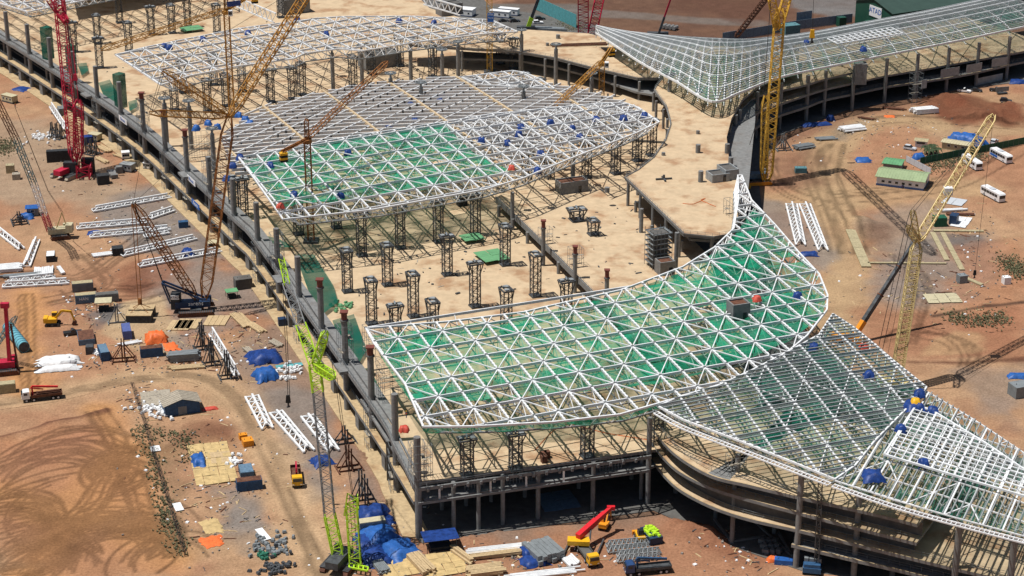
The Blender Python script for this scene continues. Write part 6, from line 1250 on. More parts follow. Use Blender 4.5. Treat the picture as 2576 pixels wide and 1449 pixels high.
cloth('tarp', gz(Gq(2, 0, 1010, 945)), 12, 3, 1.0, 'tarp_blue', 'long blue tarp at the foot of the far pier', 64, nx=12, rz=R(15)); cloth('tarp', gz(Gq(2, 0, 1115, 905)), 3, 3, 1.8, 'tarp_blue', 'small blue tarp at the foot of the far pier', 65); cloth('tarp', gz(Gq(2, 1, 950, 475)), 6, 3, 1.0, 'tarp_blue', 'blue tarp at the foot of the two trusses in the right yard', 66); cloth('tarp', gz(Gq(2, 1, 2530, 1395)), 6, 3, .9, 'tarp_bright', 'blue tarp on bare ground at the right edge', 67); cloth('tarp', gz(Gq(2, 0, 2530, 625)), 7, 4, 1.2, 'tarp_blue', 'blue tarp by the far pier at the right edge', 68)
for a in [(0, 1, 2000, 1265, 9, 8, 2.2, 'tarp_blue', 'large dark blue tarp over a heap in the left yard', 70, 20), (0, 1, 2010, 1400, 6.5, 6, 2.4, 'tarp_bright', 'bright blue tarp covered box in front of the dark one', 71, 25), (1, 2, 245, 985, 7.5, 6, 1.8, 'tarp_blue', 'blue tarp behind the cream roofed container', 72, 20), (1, 2, 330, 1040, 4.5, 4, .8, 'tarp_blue', 'blue tarp flap right of the cream roofed container', 73, 20), (1, 2, 290, 1155, 8, 8, 2.0, 'tarp_bright', 'bright blue tarp with ridge in front of the container', 74, -60), (1, 2, 180, 1190, 5, 7, 1.0, 'tarp_blue', 'flat blue tarp at the left of the tarp group', 75, 15), (1, 2, 440, 1265, 9, 8, 2.0, 'tarp_bright', 'biggest bright blue tarp on the right of the group', 76, -60), (1, 2, 235, 1310, 7, 9, 1.6, 'tarp_blue', 'crumpled dark blue tarp at the front of the group', 77, 20),
          (1, 2, 1450, 1345, 6, 5, 1.2, 'tarp_blue', 'blue tarp beside the thick grey girders', 78, 20), (1, 2, 1405, 1290, 3, 5, 1.8, 'tarp_blue', 'narrow blue tarp between pipes and girders', 79, 20), (0, 1, 1180, 1120, 6.5, 5.5, 2.4, 'tarp_orange', 'bright orange tarp covered pile in the left yard', 80, 20), (0, 1, 200, 195, 5, 4, 1.5, 'tarp_bright', 'blue tarp lean-to by the cream crane', 81, 10), (0, 1, 1420, 485, 4, 4.5, 2.2, 'tarp_blue', 'blue tarp bundle on the nearest truss row', 82, 20), (0, 2, 1500, 590, 3.4, 7, 1.6, 'tarp_bright', 'slim blue tarp beside the plywood sheets', 83, 15), (0, 2, 2430, 590, 5, 5, 1.4, 'tarp_blue', 'blue tarp at the end of the three trusses', 84, 30), (0, 0, 165, 675, 7, 6, .7, 'tarp_blue', 'flat blue tarp in the upper left yard', 85, -30), (0, 1, 720, 315, 5, 3, .9, 'tarp_blue', 'small blue tarp between two truss rows', 86, 10), (0, 2, 1600, 1075, 4.5, 7, .25, 'plywood', 'yellow sheet lying flat in the lower yard', 87, 25), (0, 2, 1600, 1190, 5, 5, .3, 'tarp_orange', 'faded orange sheet lying flat in the lower yard', 88, 20), (0, 2, 1585, 190, 4, 2, .5, 'tarp_red', 'red and blue cloth on the slope behind the hut', 89, 15), (0, 1, 1290, 1170, 4, 6, .3, 'tarp_orange', 'scattered orange netting right of the orange tarp', 90, 20), (2, 0, 1560, 880, 4, 3, .3, 'tarp_orange', 'orange netting on the mud by the far pier', 91, 0), (2, 2, 680, 1335, 2.6, 2, 1.0, 'tarp_orange', 'orange sheet beside the blue skip under the pier', 92, 0)]:
    i, j, x, y, w, d_, h, m_, lb, sd, rz = a; cloth('tarp', gz(Gq(i, j, x, y)), w, d_, h, m_, lb, sd, nx=10, ny=9, rz=R(rz), group=None)
# plywood platforms, mats and sheets
def sheets(name, label, p, rz, w, d_, n, m, cat, z=.15, tilt=0):
    t = thing(name, label, cat, gz(p), rz); k = int(math.sqrt(n)); mm_ = MB(); mm_.box((0, 0, 0), (w/k*.98, d_/k*.98, .08)); me = mm_.mesh('sheet')
    for a in range(k):
        for b in range(k): o = add_obj('sheet', me, m, t); o.location = ((a - (k-1)/2)*w/k + random.uniform(-.1, .1), (b - (k-1)/2)*d_/k + random.uniform(-.1, .1), z + random.uniform(0, .1)); o.rotation_euler = (random.uniform(-.02, .02), random.uniform(-.02, .02) + tilt, random.uniform(-.05, .05))
    return t
for a in [('plywood_sheets', 'yellow plywood sheets spread in the lower yard', (0, 2, 1600, 600), 12, 10, 22, 25, 'plywood', 15), ('plywood_sheets', 'plywood crate lids at the lower edge by the timber', (1, 2, 440, 1380), 9, 9, 9, 9, 'plywood', 20), ('plywood_sheets', 'weathered yellow boards at the lower edge', (1, 2, 755, 1365), 10, 10, 10, 16, 'plywood', 18), ('plywood_sheets', 'bleached boards beside the blue hut', (0, 2, 1180, 110), 9, 8, 9, 9, 'timber_grey', 15), ('crate', 'open timber crate frame among the plywood', (0, 2, 1665, 560), 0, 5, 6, 4, 'timber', 12), ('green_sheets', 'pale green sheets on the hall deck near the towers, back', (1, 1, 985, 365), 0, 6.5, 6, 4, 'sheet_green', 24), ('green_sheets', 'pale green sheets on the hall deck near the towers, front', (1, 1, 1135, 505), 0, 8, 9, 4, 'sheet_green', 24), ('green_sheets', 'green sheet stack on the rear deck', (0, 0, 1445, 232), 0, 9, 7, 4, 'sheet_green', 28), ('panel_sheets', 'white and cream panels lying in the right yard', (2, 1, 1960, 805), 0, 10, 7, 9, 'cream', 5), ('panel_sheets', 'white and green striped sheets on a slab in the right yard', (2, 1, 2100, 230), 0, 5, 10, 9, 'steel_white', -25), ('panel_sheets', 'large white board in the far centre yard', (1, 0, 350, 100), 0, 16, 14, 1, 'white_paint', 30), ('panel_sheets', 'pale blue sheet tilted by the pale yellow crane jib', (2, 1, 2050, 75), 0, 7, 7, 4, 'silver', -30),
          ('panel_sheets', 'white foam board alone among the weeds', (0, 2, 1345, 935), 0, 2, 4, 1, 'white_paint', 20), ('panel_sheets', 'white board by the cable line', (0, 2, 1170, 493), 0, 2.4, 3, 1, 'white_paint', 20), ('panel_sheets', 'white board near the lower yard heaps', (0, 2, 1985, 1140), 0, 1.8, 6, 1, 'white_paint', 25), ('panel_sheets', 'teal and white board right of the blue tarps', (0, 1, 2220, 1310), 0, 10, 2, 4, 'hoarding_teal', 14), ('panel_sheets', 'pale green board canopy by the barrels', (0, 1, 2105, 925), 0, 3, 3, 1, 'sheet_green', 20), ('panel_sheets', 'grey folded sheets on the ground floor inside the front', (1, 2, 1630, 885), 0, 9, 9, 4, 'blue_grey', 17)]:
    nm, lb, (i, j, x, y), _, w, d_, n, m_, rz = a; dz = ZH if 'deck' in lb else 0
    o = sheets(nm, lb, Gq(i, j, x, y, dz), R(rz), w, d_, n, m_, 'sheets'); o.location.z = dz + (.02 if dz else o.location.z)
    if 'hall deck' in lb or 'stack on the rear' in lb: o.location.z += .9
for lb, (i, j, x, y), d_, rz, m_ in [('black steel box near the ballast blocks', (0, 0, 780, 1385), (4, 3, 3.2), 20, 'black_block'), ('dark generator box by the facade wall', (0, 1, 1835, 720), (5, 3.4, 3.2), 20, 'concrete_dark'), ('dark machine box near the small truss', (0, 1, 890, 470), (3.4, 3, 2.4), 15, 'black_block'), ('cream box at the left edge yard', (0, 0, 80, 1300), (2.8, 2.4, 2.8), 10, 'beige_box'), ('low grey pallet box in the left edge yard', (0, 0, 125, 1350), (2.6, 2.4, 2.0), 10, 'timber_grey'), ('blue drum crate near the small cabin', (0, 0, 655, 1075), (4, 3, 2.4), 20, 'tarp_blue'), ('blue barrels near the facade kerb', (0, 1, 2130, 1010), (2.2, 2, 2.4), 15, 'navy'), ('blue barrels among the upper truss rows', (0, 1, 1385, 265), (3, 2, 2.0), 15, 'blue_dark'), ('grey tank in the right yard', (2, 1, 2105, 680), (2.6, 2.4, 2.4), 15, 'steel_grey'), ('white tank in the right yard near the edge', (2, 1, 2440, 690), (2.2, 2, 2.2), 15, 'white_paint'), ('teal box on the ground by the yellow crane', (2, 0, 890, 1300), (4, 2.4, 1.8), 0, 'teal_steel'), ('grey trailer box at the right edge', (2, 2, 2555, 80), (6, 4, 3.2), 20, 'steel_grey'), ('small orange machine in the lower yard', (0, 2, 1870, 460), (2.6, 2.6, 1.6), 20, 'truck_orange'), ('smaller orange machine behind it in the lower yard', (0, 2, 1835, 415), (2, 1.6, 1.4), 20, 'truck_orange'), ('blue box by the boom lifts under the pier', (2, 2, 760, 1355), (4, 1.8, 1.2), -10, 'tarp_bright'), ('teal green cabin behind the far hoarding', (2, 0, 810, 260), (7, 5, 4.5), 20, 'teal_steel'), ('green box on the hoarding corner', (2, 0, 1195, 195), (3.4, 3, 4), 20, 'shed_green'),
                                 ('green rack in the right yard', (2, 1, 1935, 250), (4, 3.4, 3), 5, 'hoarding_green'), ('dark blue rack in the right yard', (2, 1, 2045, 235), (2.4, 3.4, 3), -25, 'navy'), ('dark water tank crate on the hall deck', (1, 1, 910, 100), (3, 2.4, 3), 22, 'black_block')]:
    o = block('machine_box', lb, Gq(i, j, x, y, ZH if 'deck' in lb else 0), d_, R(rz), m_, 'box')
    if 'deck' in lb: o.location.z = ZH
# stacked ballast under the near pier
for k in range(9): block('ballast_block', 'grey concrete ballast block in shade under the near pier, %s of the heap' % ORD[k], Gq(2, 2, 600 + (k % 3)*45 + (k//3)*15, 1200 + (k//3)*38), (1.6, 1.3, 1.1), R(-30), 'concrete', 'block')
# -- canopies
def canopy(label, p, w, d_, h, m, rz):
    t = thing('canopy', label, 'canopy', gz(p), rz); mb = MB(); mb.box((0, 0, h), (w, d_, .12)); mb.build('roof_sheet', m, t, False)
    for sx in (-1, 1):
        for sy in (-1, 1): mb = MB(); mb.beam((sx*w*.42, sy*d_*.42, 0), (sx*w*.42, sy*d_*.42, h), .12); mb.build('post', 'steel_dark', t, False)
    mb = MB(); mb.box((0, 0, .5), (w*.6, d_*.6, .9)); mb.build('bench', 'black_block', t, False)
canopy('cream sheet canopy beside the grey container', Gq(0, 1, 785, 890), 4.8, 4.2, 3, 'cream', R(8)); canopy('small pale green canopy near the orange hose', Gq(0, 1, 1750, 795), 3.6, 3, 2.2, 'sheet_green', R(20)); canopy('blue sheeted rack on grey girders in front of the corner', Gq(1, 2, 745, 1235), 8, 5, 3.2, 'tarp_blue', R(14)); canopy('small cream canopy at the facade kerb', Gq(0, 1, 1605, 420), 3.4, 3, 2.0, 'cream', R(20))
# -- machines
truck(Gq(0, 2, 320, 115), ang(0, 2, (470, 95), (170, 130)), 'white truck with red loader crane on the left dirt road', 'white_paint', 'rust', 10.5, 'red_bright', 'rust'); truck(Gq(0, 2, 2238, 730), ang(0, 2, (2222, 640), (2245, 810)), 'yellow cab truck with rusty bed driving towards the camera', 'truck_yellow', 'rust', 9.0, 'red'); truck(Gq(1, 2, 2310, 1425), ang(1, 2, (2470, 1400), (2160, 1430)), 'dark blue truck with loader crane at the lower edge', 'car_blue', 'steel_dark', 10.5, 'blue_dark')
t = truck(Gq(1, 2, 1850, 1310), ang(1, 2, (1800, 1240), (1900, 1380)), 'yellow truck crane with raised red boom in front of the building', 'truck_yellow', 'concrete_dark', 10.5); g = gz(Gq(1, 2, 1800, 1255)); wz = t.matrix_basis.inverted(); bt = atY(*q(1, 2, 2035, 935), g.y + 9); fb = g + V3(-.5, 0, 3.4)
def to_local(o, mb): mi = o.matrix_basis.inverted(); mb.v = [tuple(mi @ Vector(v)) for v in mb.v]; return mb
mb = MB(); mb.box(g + V3(-.3, 0, 2.3), (5.0, 2.4, 1.1), R(-4)); to_local(t, mb).build('slewing_deck', 'truck_yellow', t, False)
for a, b, w in ((0, .55, 1.25), (.5, .8, 1.0), (.78, 1, .8)): mb = MB(); mb.beam(fb.lerp(bt, a), fb.lerp(bt, b), w, w*1.1); to_local(t, mb).build('boom_section', 'red_bright', t, False)
mb = MB(); mb.box(bt, (1.8, .9, .9)); to_local(t, mb).build('boom_head', 'red_bright', t, False); mb = MB(); mb.tube(g + V3(2.2, 0, 2.6), fb.lerp(bt, .4), .22, 8); to_local(t, mb).build('lift_cylinder', 'steel_dark', t, False)
mb = MB()
for x in (-3, 4.5): mb.beam(g + V3(x - 1, -3.8, .6), g + V3(x + 1, 3.8, .6), .35)
to_local(t, mb).build('outrigger', 'steel_dark', t, False)
excavator(Gq(0, 1, 400, 1005), R(5), 'yellow excavator digging on the orange soil of the left yard', s=1.15); excavator(Gq(1, 2, 1985, 1090), R(70), 'small orange excavator in the shade of the front roof', 'truck_orange', .8)
car(Gq(0, 1, 550, 1075), R(18), 'car_dark', 'black pickup parked beside the open skip', 'pickup'); p = gz(Gq(1, 2, 2340, 1170)); t = thing('skip', 'dark blue skip heaped with lime green bags', 'skip', p, R(-70)); mb = MB(); mb.box((0, 0, .9), (5.5, 3, 1.8), 0, 1.06); mb.build('body', 'navy', t, False)
for k in range(26): mb = MB(); mb.box((random.uniform(-2.3, 2.3), random.uniform(-1.2, 1.2), 1.9 + random.random()*.4), (1.1, .7, .4), random.random()*3, .8); mb.build('bag', 'lime', t, False)
t = thing('loader', 'yellow wheel loader beside the green bag skip', 'loader', gz(Gq(1, 2, 2255, 1185)), R(100)); mb = MB(); mb.box((0, 0, 1.3), (3.6, 1.8, 1.0)); mb.build('body', 'truck_yellow', t, False); mb = MB(); mb.box((-.2, 0, 2.4), (1.4, 1.4, 1.3), 0, .9); mb.build('cab', 'glass', t, False); mb = MB(); mb.beam((1.6, 0, 1.4), (3.0, 0, .6), .5); mb.box((3.2, 0, .5), (.8, 2.2, .9)); mb.build('bucket', 'truck_orange', t, False); wheels(t, (-1.2, 1.2), .95, .65, .45)
for k, (x, y) in enumerate(((945, 1420), (1005, 1425))):
    t = thing('boom_lift', 'blue boom lift at the lower right, %s one' % ('left' if k == 0 else 'right'), 'boom lift', gz(Gq(2, 2, x, y)), R(80)); mb = MB(); mb.box((0, 0, 1.2), (3.2, 2.2, 1.2)); mb.box((-.6, 0, 2.2), (1.6, 1.8, .8)); mb.build('body', 'blue_dark', t, False); mb = MB(); mb.box((.6, .5, 2.9), (1.2, .9, 1.0)); mb.box((.6, -.6, 2.9), (1.2, .9, 1.0)); mb.build('engine_cover', 'steel_grey', t, False); wheels(t, (-1, 1), 1.0, .5, .35)
    if k == 1: e = atY(*q(2, 2, 1040, 740), t.location.y) - t.location; mb, ml = MB(), MB(); lattice(mb, ml, Vector((0, 0, 3)), Vector((e.y*math.cos(R(80)) + e.x*math.cos(R(80)), -e.x*math.sin(R(80)), e.z)), .9, .9, 18, .2, .1); o = mb.build('mast', 'steel_dark', t, False); ml.build('lacing', 'steel_dark', o, False)
for i, j, x, y, dg, m_, kd, lb in [(2, 0, 2125, 695, -25, 'white_paint', 'pickup', 'white pickup parked by the far pier'), (2, 0, 2215, 690, -15, 'car_dark', 'sedan', 'black car right behind the white pickup'), (2, 0, 2365, 690, -20, 'car_dark', 'pickup', 'dark pickup beside the grey trailer by the far pier'), (2, 0, 2435, 800, -15, 'car_dark', 'suv', 'dark car alone on the dirt road at the right'), (2, 0, 1715, 1130, -30, 'silver', 'suv', 'silver car beside the small guard hut'), (2, 0, 2350, 1080, 60, 'silver', 'suv', 'silver car by the green hoarding'), (2, 0, 1695, 1415, 10, 'car_blue', 'suv', 'dark blue car in front of the site office'), (1, 0, 1485, 180, 8, 'white_paint', 'suv', 'white car in the background car park'), (1, 0, 1310, 168, 15, 'car_dark', 'suv', 'dark car left in the background car park'), (1, 0, 1500, 150, 12, 'car_dark', 'suv', 'dark car behind the white one in the background car park'), (1, 0, 1225, 165, 15, 'car_dark', 'sedan', 'leftmost dark car of the background car park'), (0, 2, 2440, 0, 0, None, None, None)]:
    if m_: car(Gq(i, j, x, y), R(dg), m_, lb, kd)
bus(Gq(2, 0, 2400, 1205), ang(2, 0, (2330, 1170), (2470, 1245)), 'white bus with blue side panel behind the green hoarding', 'sign_blue'); bus(Gq(2, 0, 2180, 1255), ang(2, 0, (2110, 1210), (2250, 1300)), 'plain white bus in front of the green hoarding end'); bus(Gq(2, 1, 2338, 45), ang(2, 1, (2290, 15), (2385, 65)), 'white bus standing alone below the pale yellow jib')
t = thing('trailer', 'small grey trailer with sign panel by the far pier', 'trailer', gz(Gq(2, 0, 2410, 710)), R(15)); mb = MB(); mb.box((0, 0, 2), (5.5, .2, 1.8)); mb.build('panel', 'steel_grey', t, False); mb = MB(); mb.box((0, 0, .5), (4, 1.5, .4)); mb.build('frame', 'steel_dark', t, False)
# teal pipe, cut spools
t = thing('large_pipe', 'long teal steel pipe section lying at the left edge', 'pipe', gz(Gq(0, 1, 125, 1135)) + V3(0, 0, 1.6), ang(0, 1, (70, 1060), (180, 1200))); mb = MB(); mb.tube((-8, 0, 0), (8, 0, 0), 1.6, 20); mb.build('shell', 'pipe_teal', t, False)
for x in np.arange(-7.5, 8, 1.6): mb = MB(); mb.tube((x-.06, 0, 0), (x+.06, 0, 0), 1.68, 20); mb.build('ring', 'blue_dark', t, False)
mb = MB(); mb.tube((7.9, 0, 0), (8.03, 0, 0), 1.45, 20); mb.build('end_cage', 'steel_dark', t, False)
# -- walls and hoardings
wall_run('hoarding', 'dark green sheet hoarding crossing the right yard', [Gq(2, 0, 1790, 1245), Gq(2, 0, 2030, 1195), Gq(2, 0, 2300, 1145), Gq(2, 0, 2620, 1080)], 2.6, 'hoarding_green', 'hoarding'); wall_run('panel_wall', 'row of pale grey panels on posts beside the site office', [Gq(2, 0, 1685, 1220), Gq(2, 0, 1885, 1325)], 2.2, 'silver', 'panel wall'); wall_run('hoarding', 'blue grey hoarding along the far road', [Gq(2, 0, 300, 318), Gq(2, 0, 600, 270), Gq(2, 0, 850, 225), Gq(2, 0, 1290, 170)], 4.0, 'hoarding_blue', 'hoarding', 4)
wall_run('hoarding', 'teal hoarding round the background car park', [Gq(1, 0, 1470, 75), Gq(1, 0, 1600, 135), Gq(1, 0, 1775, 215)], 6, 'hoarding_teal', 'hoarding', 3); wall_run('hoarding', 'tall grey blue hoarding beside the far gate', [Gq(2, 0, 855, 215), Gq(2, 0, 1000, 195)], 7, 'hoarding_blue', 'hoarding', 4); wall_run('kerb_wall', 'long pale concrete kerb lying in the right yard', [Gq(2, 1, 1265, 290), Gq(2, 1, 1390, 580)], .35, 'beige_box', 'kerb', 8, 3.0, 'beige_box'); wall_run('kerb_wall', 'thin concrete beam beyond the kerb in the right yard', [Gq(2, 1, 1395, 540), Gq(2, 1, 2060, 545)], .35, 'beige_box', 'kerb', 8, .9, 'beige_box')
wall_run('kerb_wall', 'twin concrete beams in the right yard, left one', [Gq(2, 1, 1885, 310), Gq(2, 1, 2000, 530)], .3, 'beige_box', 'kerb', 8, 1.6, 'beige_box'); wall_run('kerb_wall', 'twin concrete beams in the right yard, right one', [Gq(2, 1, 1960, 310), Gq(2, 1, 2140, 650)], .3, 'beige_box', 'kerb', 8, 1.6, 'beige_box'); wall_run('kerb_wall', 'cross beam of concrete in the right yard', [Gq(2, 1, 1890, 295), Gq(2, 1, 2320, 300)], .3, 'beige_box', 'kerb', 8, 1.4, 'beige_box'); wall_run('kerb_wall', 'bent end of the concrete beams in the right yard', [Gq(2, 1, 2140, 655), Gq(2, 1, 2220, 660), Gq(2, 1, 2300, 750)], .3, 'beige_box', 'kerb', 8, 1.4, 'beige_box')
# -- green factory shed with signs
a = Gq(2, 0, 1297, 190); d_ = head(63); n_w = Vector((d_.y, -d_.x, 0)); rz = math.atan2(d_.y, d_.x); ctr = a + d_*75 + n_w*13
t = thing('factory_shed', 'long dark green factory shed with white lettering at the upper right', 'shed', (ctr.x, ctr.y, 0), rz); l, w, h, rise = 150, 26, 11, 3.2
mb = MB(); mb.add([(x, y, z) for x in (-l/2, l/2) for y, z in ((-w/2, 0), (w/2, 0), (w/2, h), (0, h+rise), (-w/2, h))], [(0, 1, 2, 3, 4), (9, 8, 7, 6, 5), (0, 5, 6, 1), (1, 6, 7, 2), (4, 9, 5, 0)]); mb.build('wall', 'shed_green', t, False)
for s in (-1, 1): mb = MB(); z1, z0 = h+rise+.1, h; mb.add([(-l/2-.5, 0, z1), (l/2, 0, z1), (l/2, s*(w/2+.6), z0), (-l/2-.5, s*(w/2+.6), z0), (-l/2-.5, 0, z1+.15), (l/2, 0, z1+.15), (l/2, s*(w/2+.6), z0+.15), (-l/2-.5, s*(w/2+.6), z0+.15)], [(0, 1, 2, 3), (7, 6, 5, 4), (3, 2, 6, 7), (0, 4, 5, 1), (0, 3, 7, 4)]); mb.build('roof', 'roof_dark_green', t, False)
mb = MB(); mb.box((-l/2-.15, -w*.05, h-1.8), (.2, 8.5, 4.6)); sg = mb.build('sign', 'white_paint', t, False)
def ltext(s, size, loc, rot, m_, par): o = text('lettering', s, size, (0, 0, 0), rot, m_, None); o.parent = par; o.location = loc
ltext('ATAD', 3.2, (-l/2-.3, -w*.05, h-1.5), (R(90), 0, R(-90)), 'sign_blue', t)
mb = MB(); mb.box((-l/2-1.2, -w*.05, 4.6), (2.4, 9, .3)); mb.build('door_canopy', 'shed_green', t, False)
sl_ = math.atan2(rise + .1, w/2 + .6)
ltext('ATAD', 12, (-l/2+92, -w*.25+1.0, h+rise*.55+.5), (sl_, 0, 0), 'white_paint', t); ltext('Partnership Success', 3.4, (-l/2+92, -w*.43, h+rise*.14+.5), (sl_, 0, 0), 'white_paint', t)
# banners on the facade
for lb, (px, py), k in [('white company banner on the facade walkway, far one', (320, 298), 0), ('white company banner on the facade walkway, middle one', (498, 452), 1), ('blue company banner on the lower walkway beam', (503, 511), 2)]:
    z = Z3 - .2 if k < 2 else Z1 + .3; p = G(px, py, z); j = min(range(n0), key=lambda i: (FA[i] - Vector((p.x, p.y, 0))).length); u = FA[max(j-2, 0)] - FA[min(j+2, n0-1)]; rz = math.atan2(u.y, u.x); b = FA[j] - NF[j]*1.5
    t = thing('banner', lb, 'banner', (b.x, b.y, z), rz); mb = MB(); mb.box((0, 0, 0), (8, .08, 1.9)); mb.build('cloth', 'white_paint' if k < 2 else 'sign_blue', t, False); ltext('Ricons', 1.7, (0, -.08, 0), (R(90), 0, 0), 'sign_blue' if k < 2 else 'white_paint', t)
# cable line across the lower left yard
a, b = G(333, 975), G(465, 1400); t = thing('cable_line', 'bundle of black cables on low posts across the lower left yard', 'cable line', a); n = 7; pp = [a.lerp(b, k/n) for k in range(n+1)]
for p in pp: mb = MB(); mb.beam(gz(p), gz(p) + V3(0, 0, 1.6), .16); mb.build('post', 'rust', t)
for s in (-.35, 0, .35): cable(t, [gz(p) + V3(s, 0, 1.55 - .3*(k % 2)) for k, p in enumerate(pp)], .06)
for lb, pts, z in [('orange hose snaking over the big tan deck', [(2, 1, 0, 85), (2, 1, 80, 90), (2, 1, 170, 50), (2, 1, 140, 60), (2, 1, 190, 85), (2, 1, 250, 110)], Z5), ('orange hose on the open deck below the front roof edge', [(1, 2, 1450, 500), (1, 2, 1470, 490), (1, 2, 1560, 390), (1, 2, 1650, 320), (1, 2, 1750, 310), (1, 2, 2000, 370), (1, 2, 2310, 420)], Z3)]:
    mb = MB(); P = smooth([Gq(*v, z + .08) for v in pts], 5)
    for u, v in zip(P[:-1], P[1:]): mb.tube(u, v, .1, 6, None, False)
    tag(mb.build('hose', 'hose_orange', None), lb, 'hose')
P = smooth([V3(0, 0, 0) + Gq(1, 1, x, y, Z5 + .35) for x, y in ((2310, 0), (2400, 15))], 3)
t = thing('steel_cross', 'dark steel jack frame lying on the big tan deck', 'steel frame', G(1670, 452, Z5), R(10)); mb = MB(); mb.beam((-2.6, 0, .3), (2.6, 0, .3), .5); mb.build('beam', 'steel_dark', t, False); mb = MB(); mb.beam((0, -2.2, .3), (0, 2.2, .3), .5); mb.build('beam', 'steel_dark', t, False); mb = MB(); mb.beam((0, 0, .5), (0, 0, 1.6), .6); mb.build('stub', 'steel_dark', t, False)
for k, (x, y) in enumerate(((1525, 565), (1550, 555), (1530, 590))): mb = MB(); mb.box((0, 0, .8), (1.3, 1.3, 1.6)); mb.box((0, 0, 1.65), (1.4, 1.4, .1)); single('cable_drum', mb, 'rust', 'brown crate on the deck below the front roof, %s of three' % ORD[k], 'crate', Gq(1, 2, x, y, Z3), R(20))
# ------------------------------------------------------------------ rubble, weeds
def scatter(name, polys, n, m, sz, label, cat, flat=.4, z=None, long=1.0):
    mb = MB()
    for i, j, x0, y0, x1, y1, k in polys:
        for _ in range(int(n*k)):
            x, y = random.gauss((x0+x1)/2, (x1-x0)/3.2), random.gauss((y0+y1)/2, (y1-y0)/3.2); p = Gq(i, j, x, y, z or 0); s = random.uniform(.4, 1)*sz; l = s*random.uniform(1, long)
            g = gz(p) if z is None else p; mb.box((g.x, g.y, g.z + s*flat*.4), (l, s*random.uniform(.4, 1), s*flat), random.random()*3.14, random.uniform(.6, 1))
    o = mb.build(name, m, None); o['kind'] = 'stuff'; return tag(o, label, cat)
YD = [(0, 0, 300, 900, 1100, 1400, 1), (0, 1, 700, 0, 1500, 600, 1), (0, 1, 500, 780, 900, 980, .8), (0, 1, 1250, 850, 2200, 1400, 1.4), (0, 1, 600, 1100, 1500, 1400, 1), (0, 2, 950, 50, 1300, 250, 1), (0, 2, 1250, 350, 2100, 1250, 1.5), (1, 2, 60, 900, 700, 1420, 1.4), (1, 2, 800, 1200, 2000, 1420, 1.2), (2, 1, 1400, 450, 2450, 900, 1.2), (2, 0, 850, 820, 2000, 1150, 1.2), (2, 2, 100, 1100, 800, 1420, .6), (2, 1, 1900, 100, 2400, 500, .5)]
scatter('rubble', YD, 70, 'stone', .6, 'scattered stones and concrete lumps over the yards', 'rubble', .6); scatter('white_scraps', YD, 24, 'tarp_white', .9, 'scattered white plastic and foam scraps in the yards', 'scraps', .3); scatter('timber_offcuts', YD, 45, 'timber', .45, 'scattered timber offcuts and planks in the yards', 'offcuts', .4, None, 9); scatter('steel_offcuts', YD, 45, 'steel_dark', .35, 'scattered dark steel offcuts in the yards', 'offcuts', .5, None, 7); scatter('rusty_bars', YD, 25, 'rust', .5, 'scattered rusty bars in the yards', 'offcuts', .4, None, 8)
DK = [(1, 1, 60, 250, 1300, 850, 1), (0, 0, 700, 250, 2500, 800, 1), (1, 0, 100, 450, 1300, 600, .6)]
scatter('deck_litter', [v for v in DK], 60, 'steel_dark', .7, 'small dark litter, jacks and anchor bolts scattered on the hall decks', 'litter', .6, ZH, 3); MK = [(1, 1, 1350, 50, 2350, 650, 1)]; scatter('deck_scraps', MK, 50, 'steel_dark', .6, 'small dark scraps scattered on the right deck', 'litter', .5, Z4, 4); scatter('deck_boards', DK, 24, 'timber_grey', .5, 'boards and pale scraps scattered on the hall decks', 'litter', .3, ZH, 7)
def bags(label, p, n, m, w, sd):
    r = random.Random(sd); mb = MB()
    for _ in range(n): mb.box((p.x + r.gauss(0, w), p.y + r.gauss(0, w*1.2), p.z + .3 + r.random()*.4), (1.1, .7, .5), r.random()*3, .7)
    o = mb.build('bag_heap', m, None); o['kind'] = 'stuff'; tag(o, label, 'bags')
bags('heap of white bags in front of the teal board', Gq(0, 1, 2150, 1370), 40, 'tarp_white', 2.2, 1); bags('heap of pale plastic waste beside the blue hut', Gq(0, 2, 1160, 190), 40, 'tarp_white', 2.0, 2); bags('pale plastic waste in front of the blue hut door', Gq(0, 2, 1240, 225), 20, 'tarp_white', 1.4, 3); bags('white bags beside the bright blue container', Gq(0, 1, 730, 1220), 14, 'tarp_white', .9, 4); bags('white sacks among the plywood sheets', Gq(0, 2, 1765, 590), 18, 'tarp_white', 1.2, 5); bags('green sacks on the deck behind the front roof', Gq(1, 1, 10, 870, ZH) + V3(0, 0, 0), 26, 'sheet_green', 1.6, 6); bags('pale rubble heap behind the red crane', Gq(0, 0, 340, 1040), 40, 'tarp_white', 3.0, 7); bags('tangled scaffold tubes at the lower yard', Gq(0, 2, 2040, 1230), 60, 'steel_grey', 2.2, 8); bags('dark machine parts heap at the lower edge', Gq(0, 2, 2080, 1390), 46, 'steel_dark', 2.4, 9); bags('green wrapped heap at the lower yard', Gq(0, 2, 2000, 1300), 12, 'tarp_green', .8, 10)
def weeds(px_line, n, spread, label, hmin=.2, hmax=.6):
    c = smooth([G(*p) for p in px_line], 6); mb = MB()
    for _ in range(n):
        k = random.random()*(len(c)-1); i = int(k); p = c[i].lerp(c[i+1], k-i) + V3(random.gauss(0, spread), random.gauss(0, spread*1.6)); g = gz(p); h = random.uniform(hmin, hmax)
        for _k in range(5):
            t_ = random.random()*6.28; e = V3(math.cos(t_)*h*.7, math.sin(t_)*h*.7, h*random.uniform(.4, 1)); s = V3(-math.sin(t_), math.cos(t_))*.16; mb.add([g - s, g + s, g + e + s*.3, g + e - s*.3], [(0, 1, 2, 3)])
    o = mb.build('weeds', 'leaf', None); o['kind'] = 'stuff'; return tag(o, label, 'weeds')
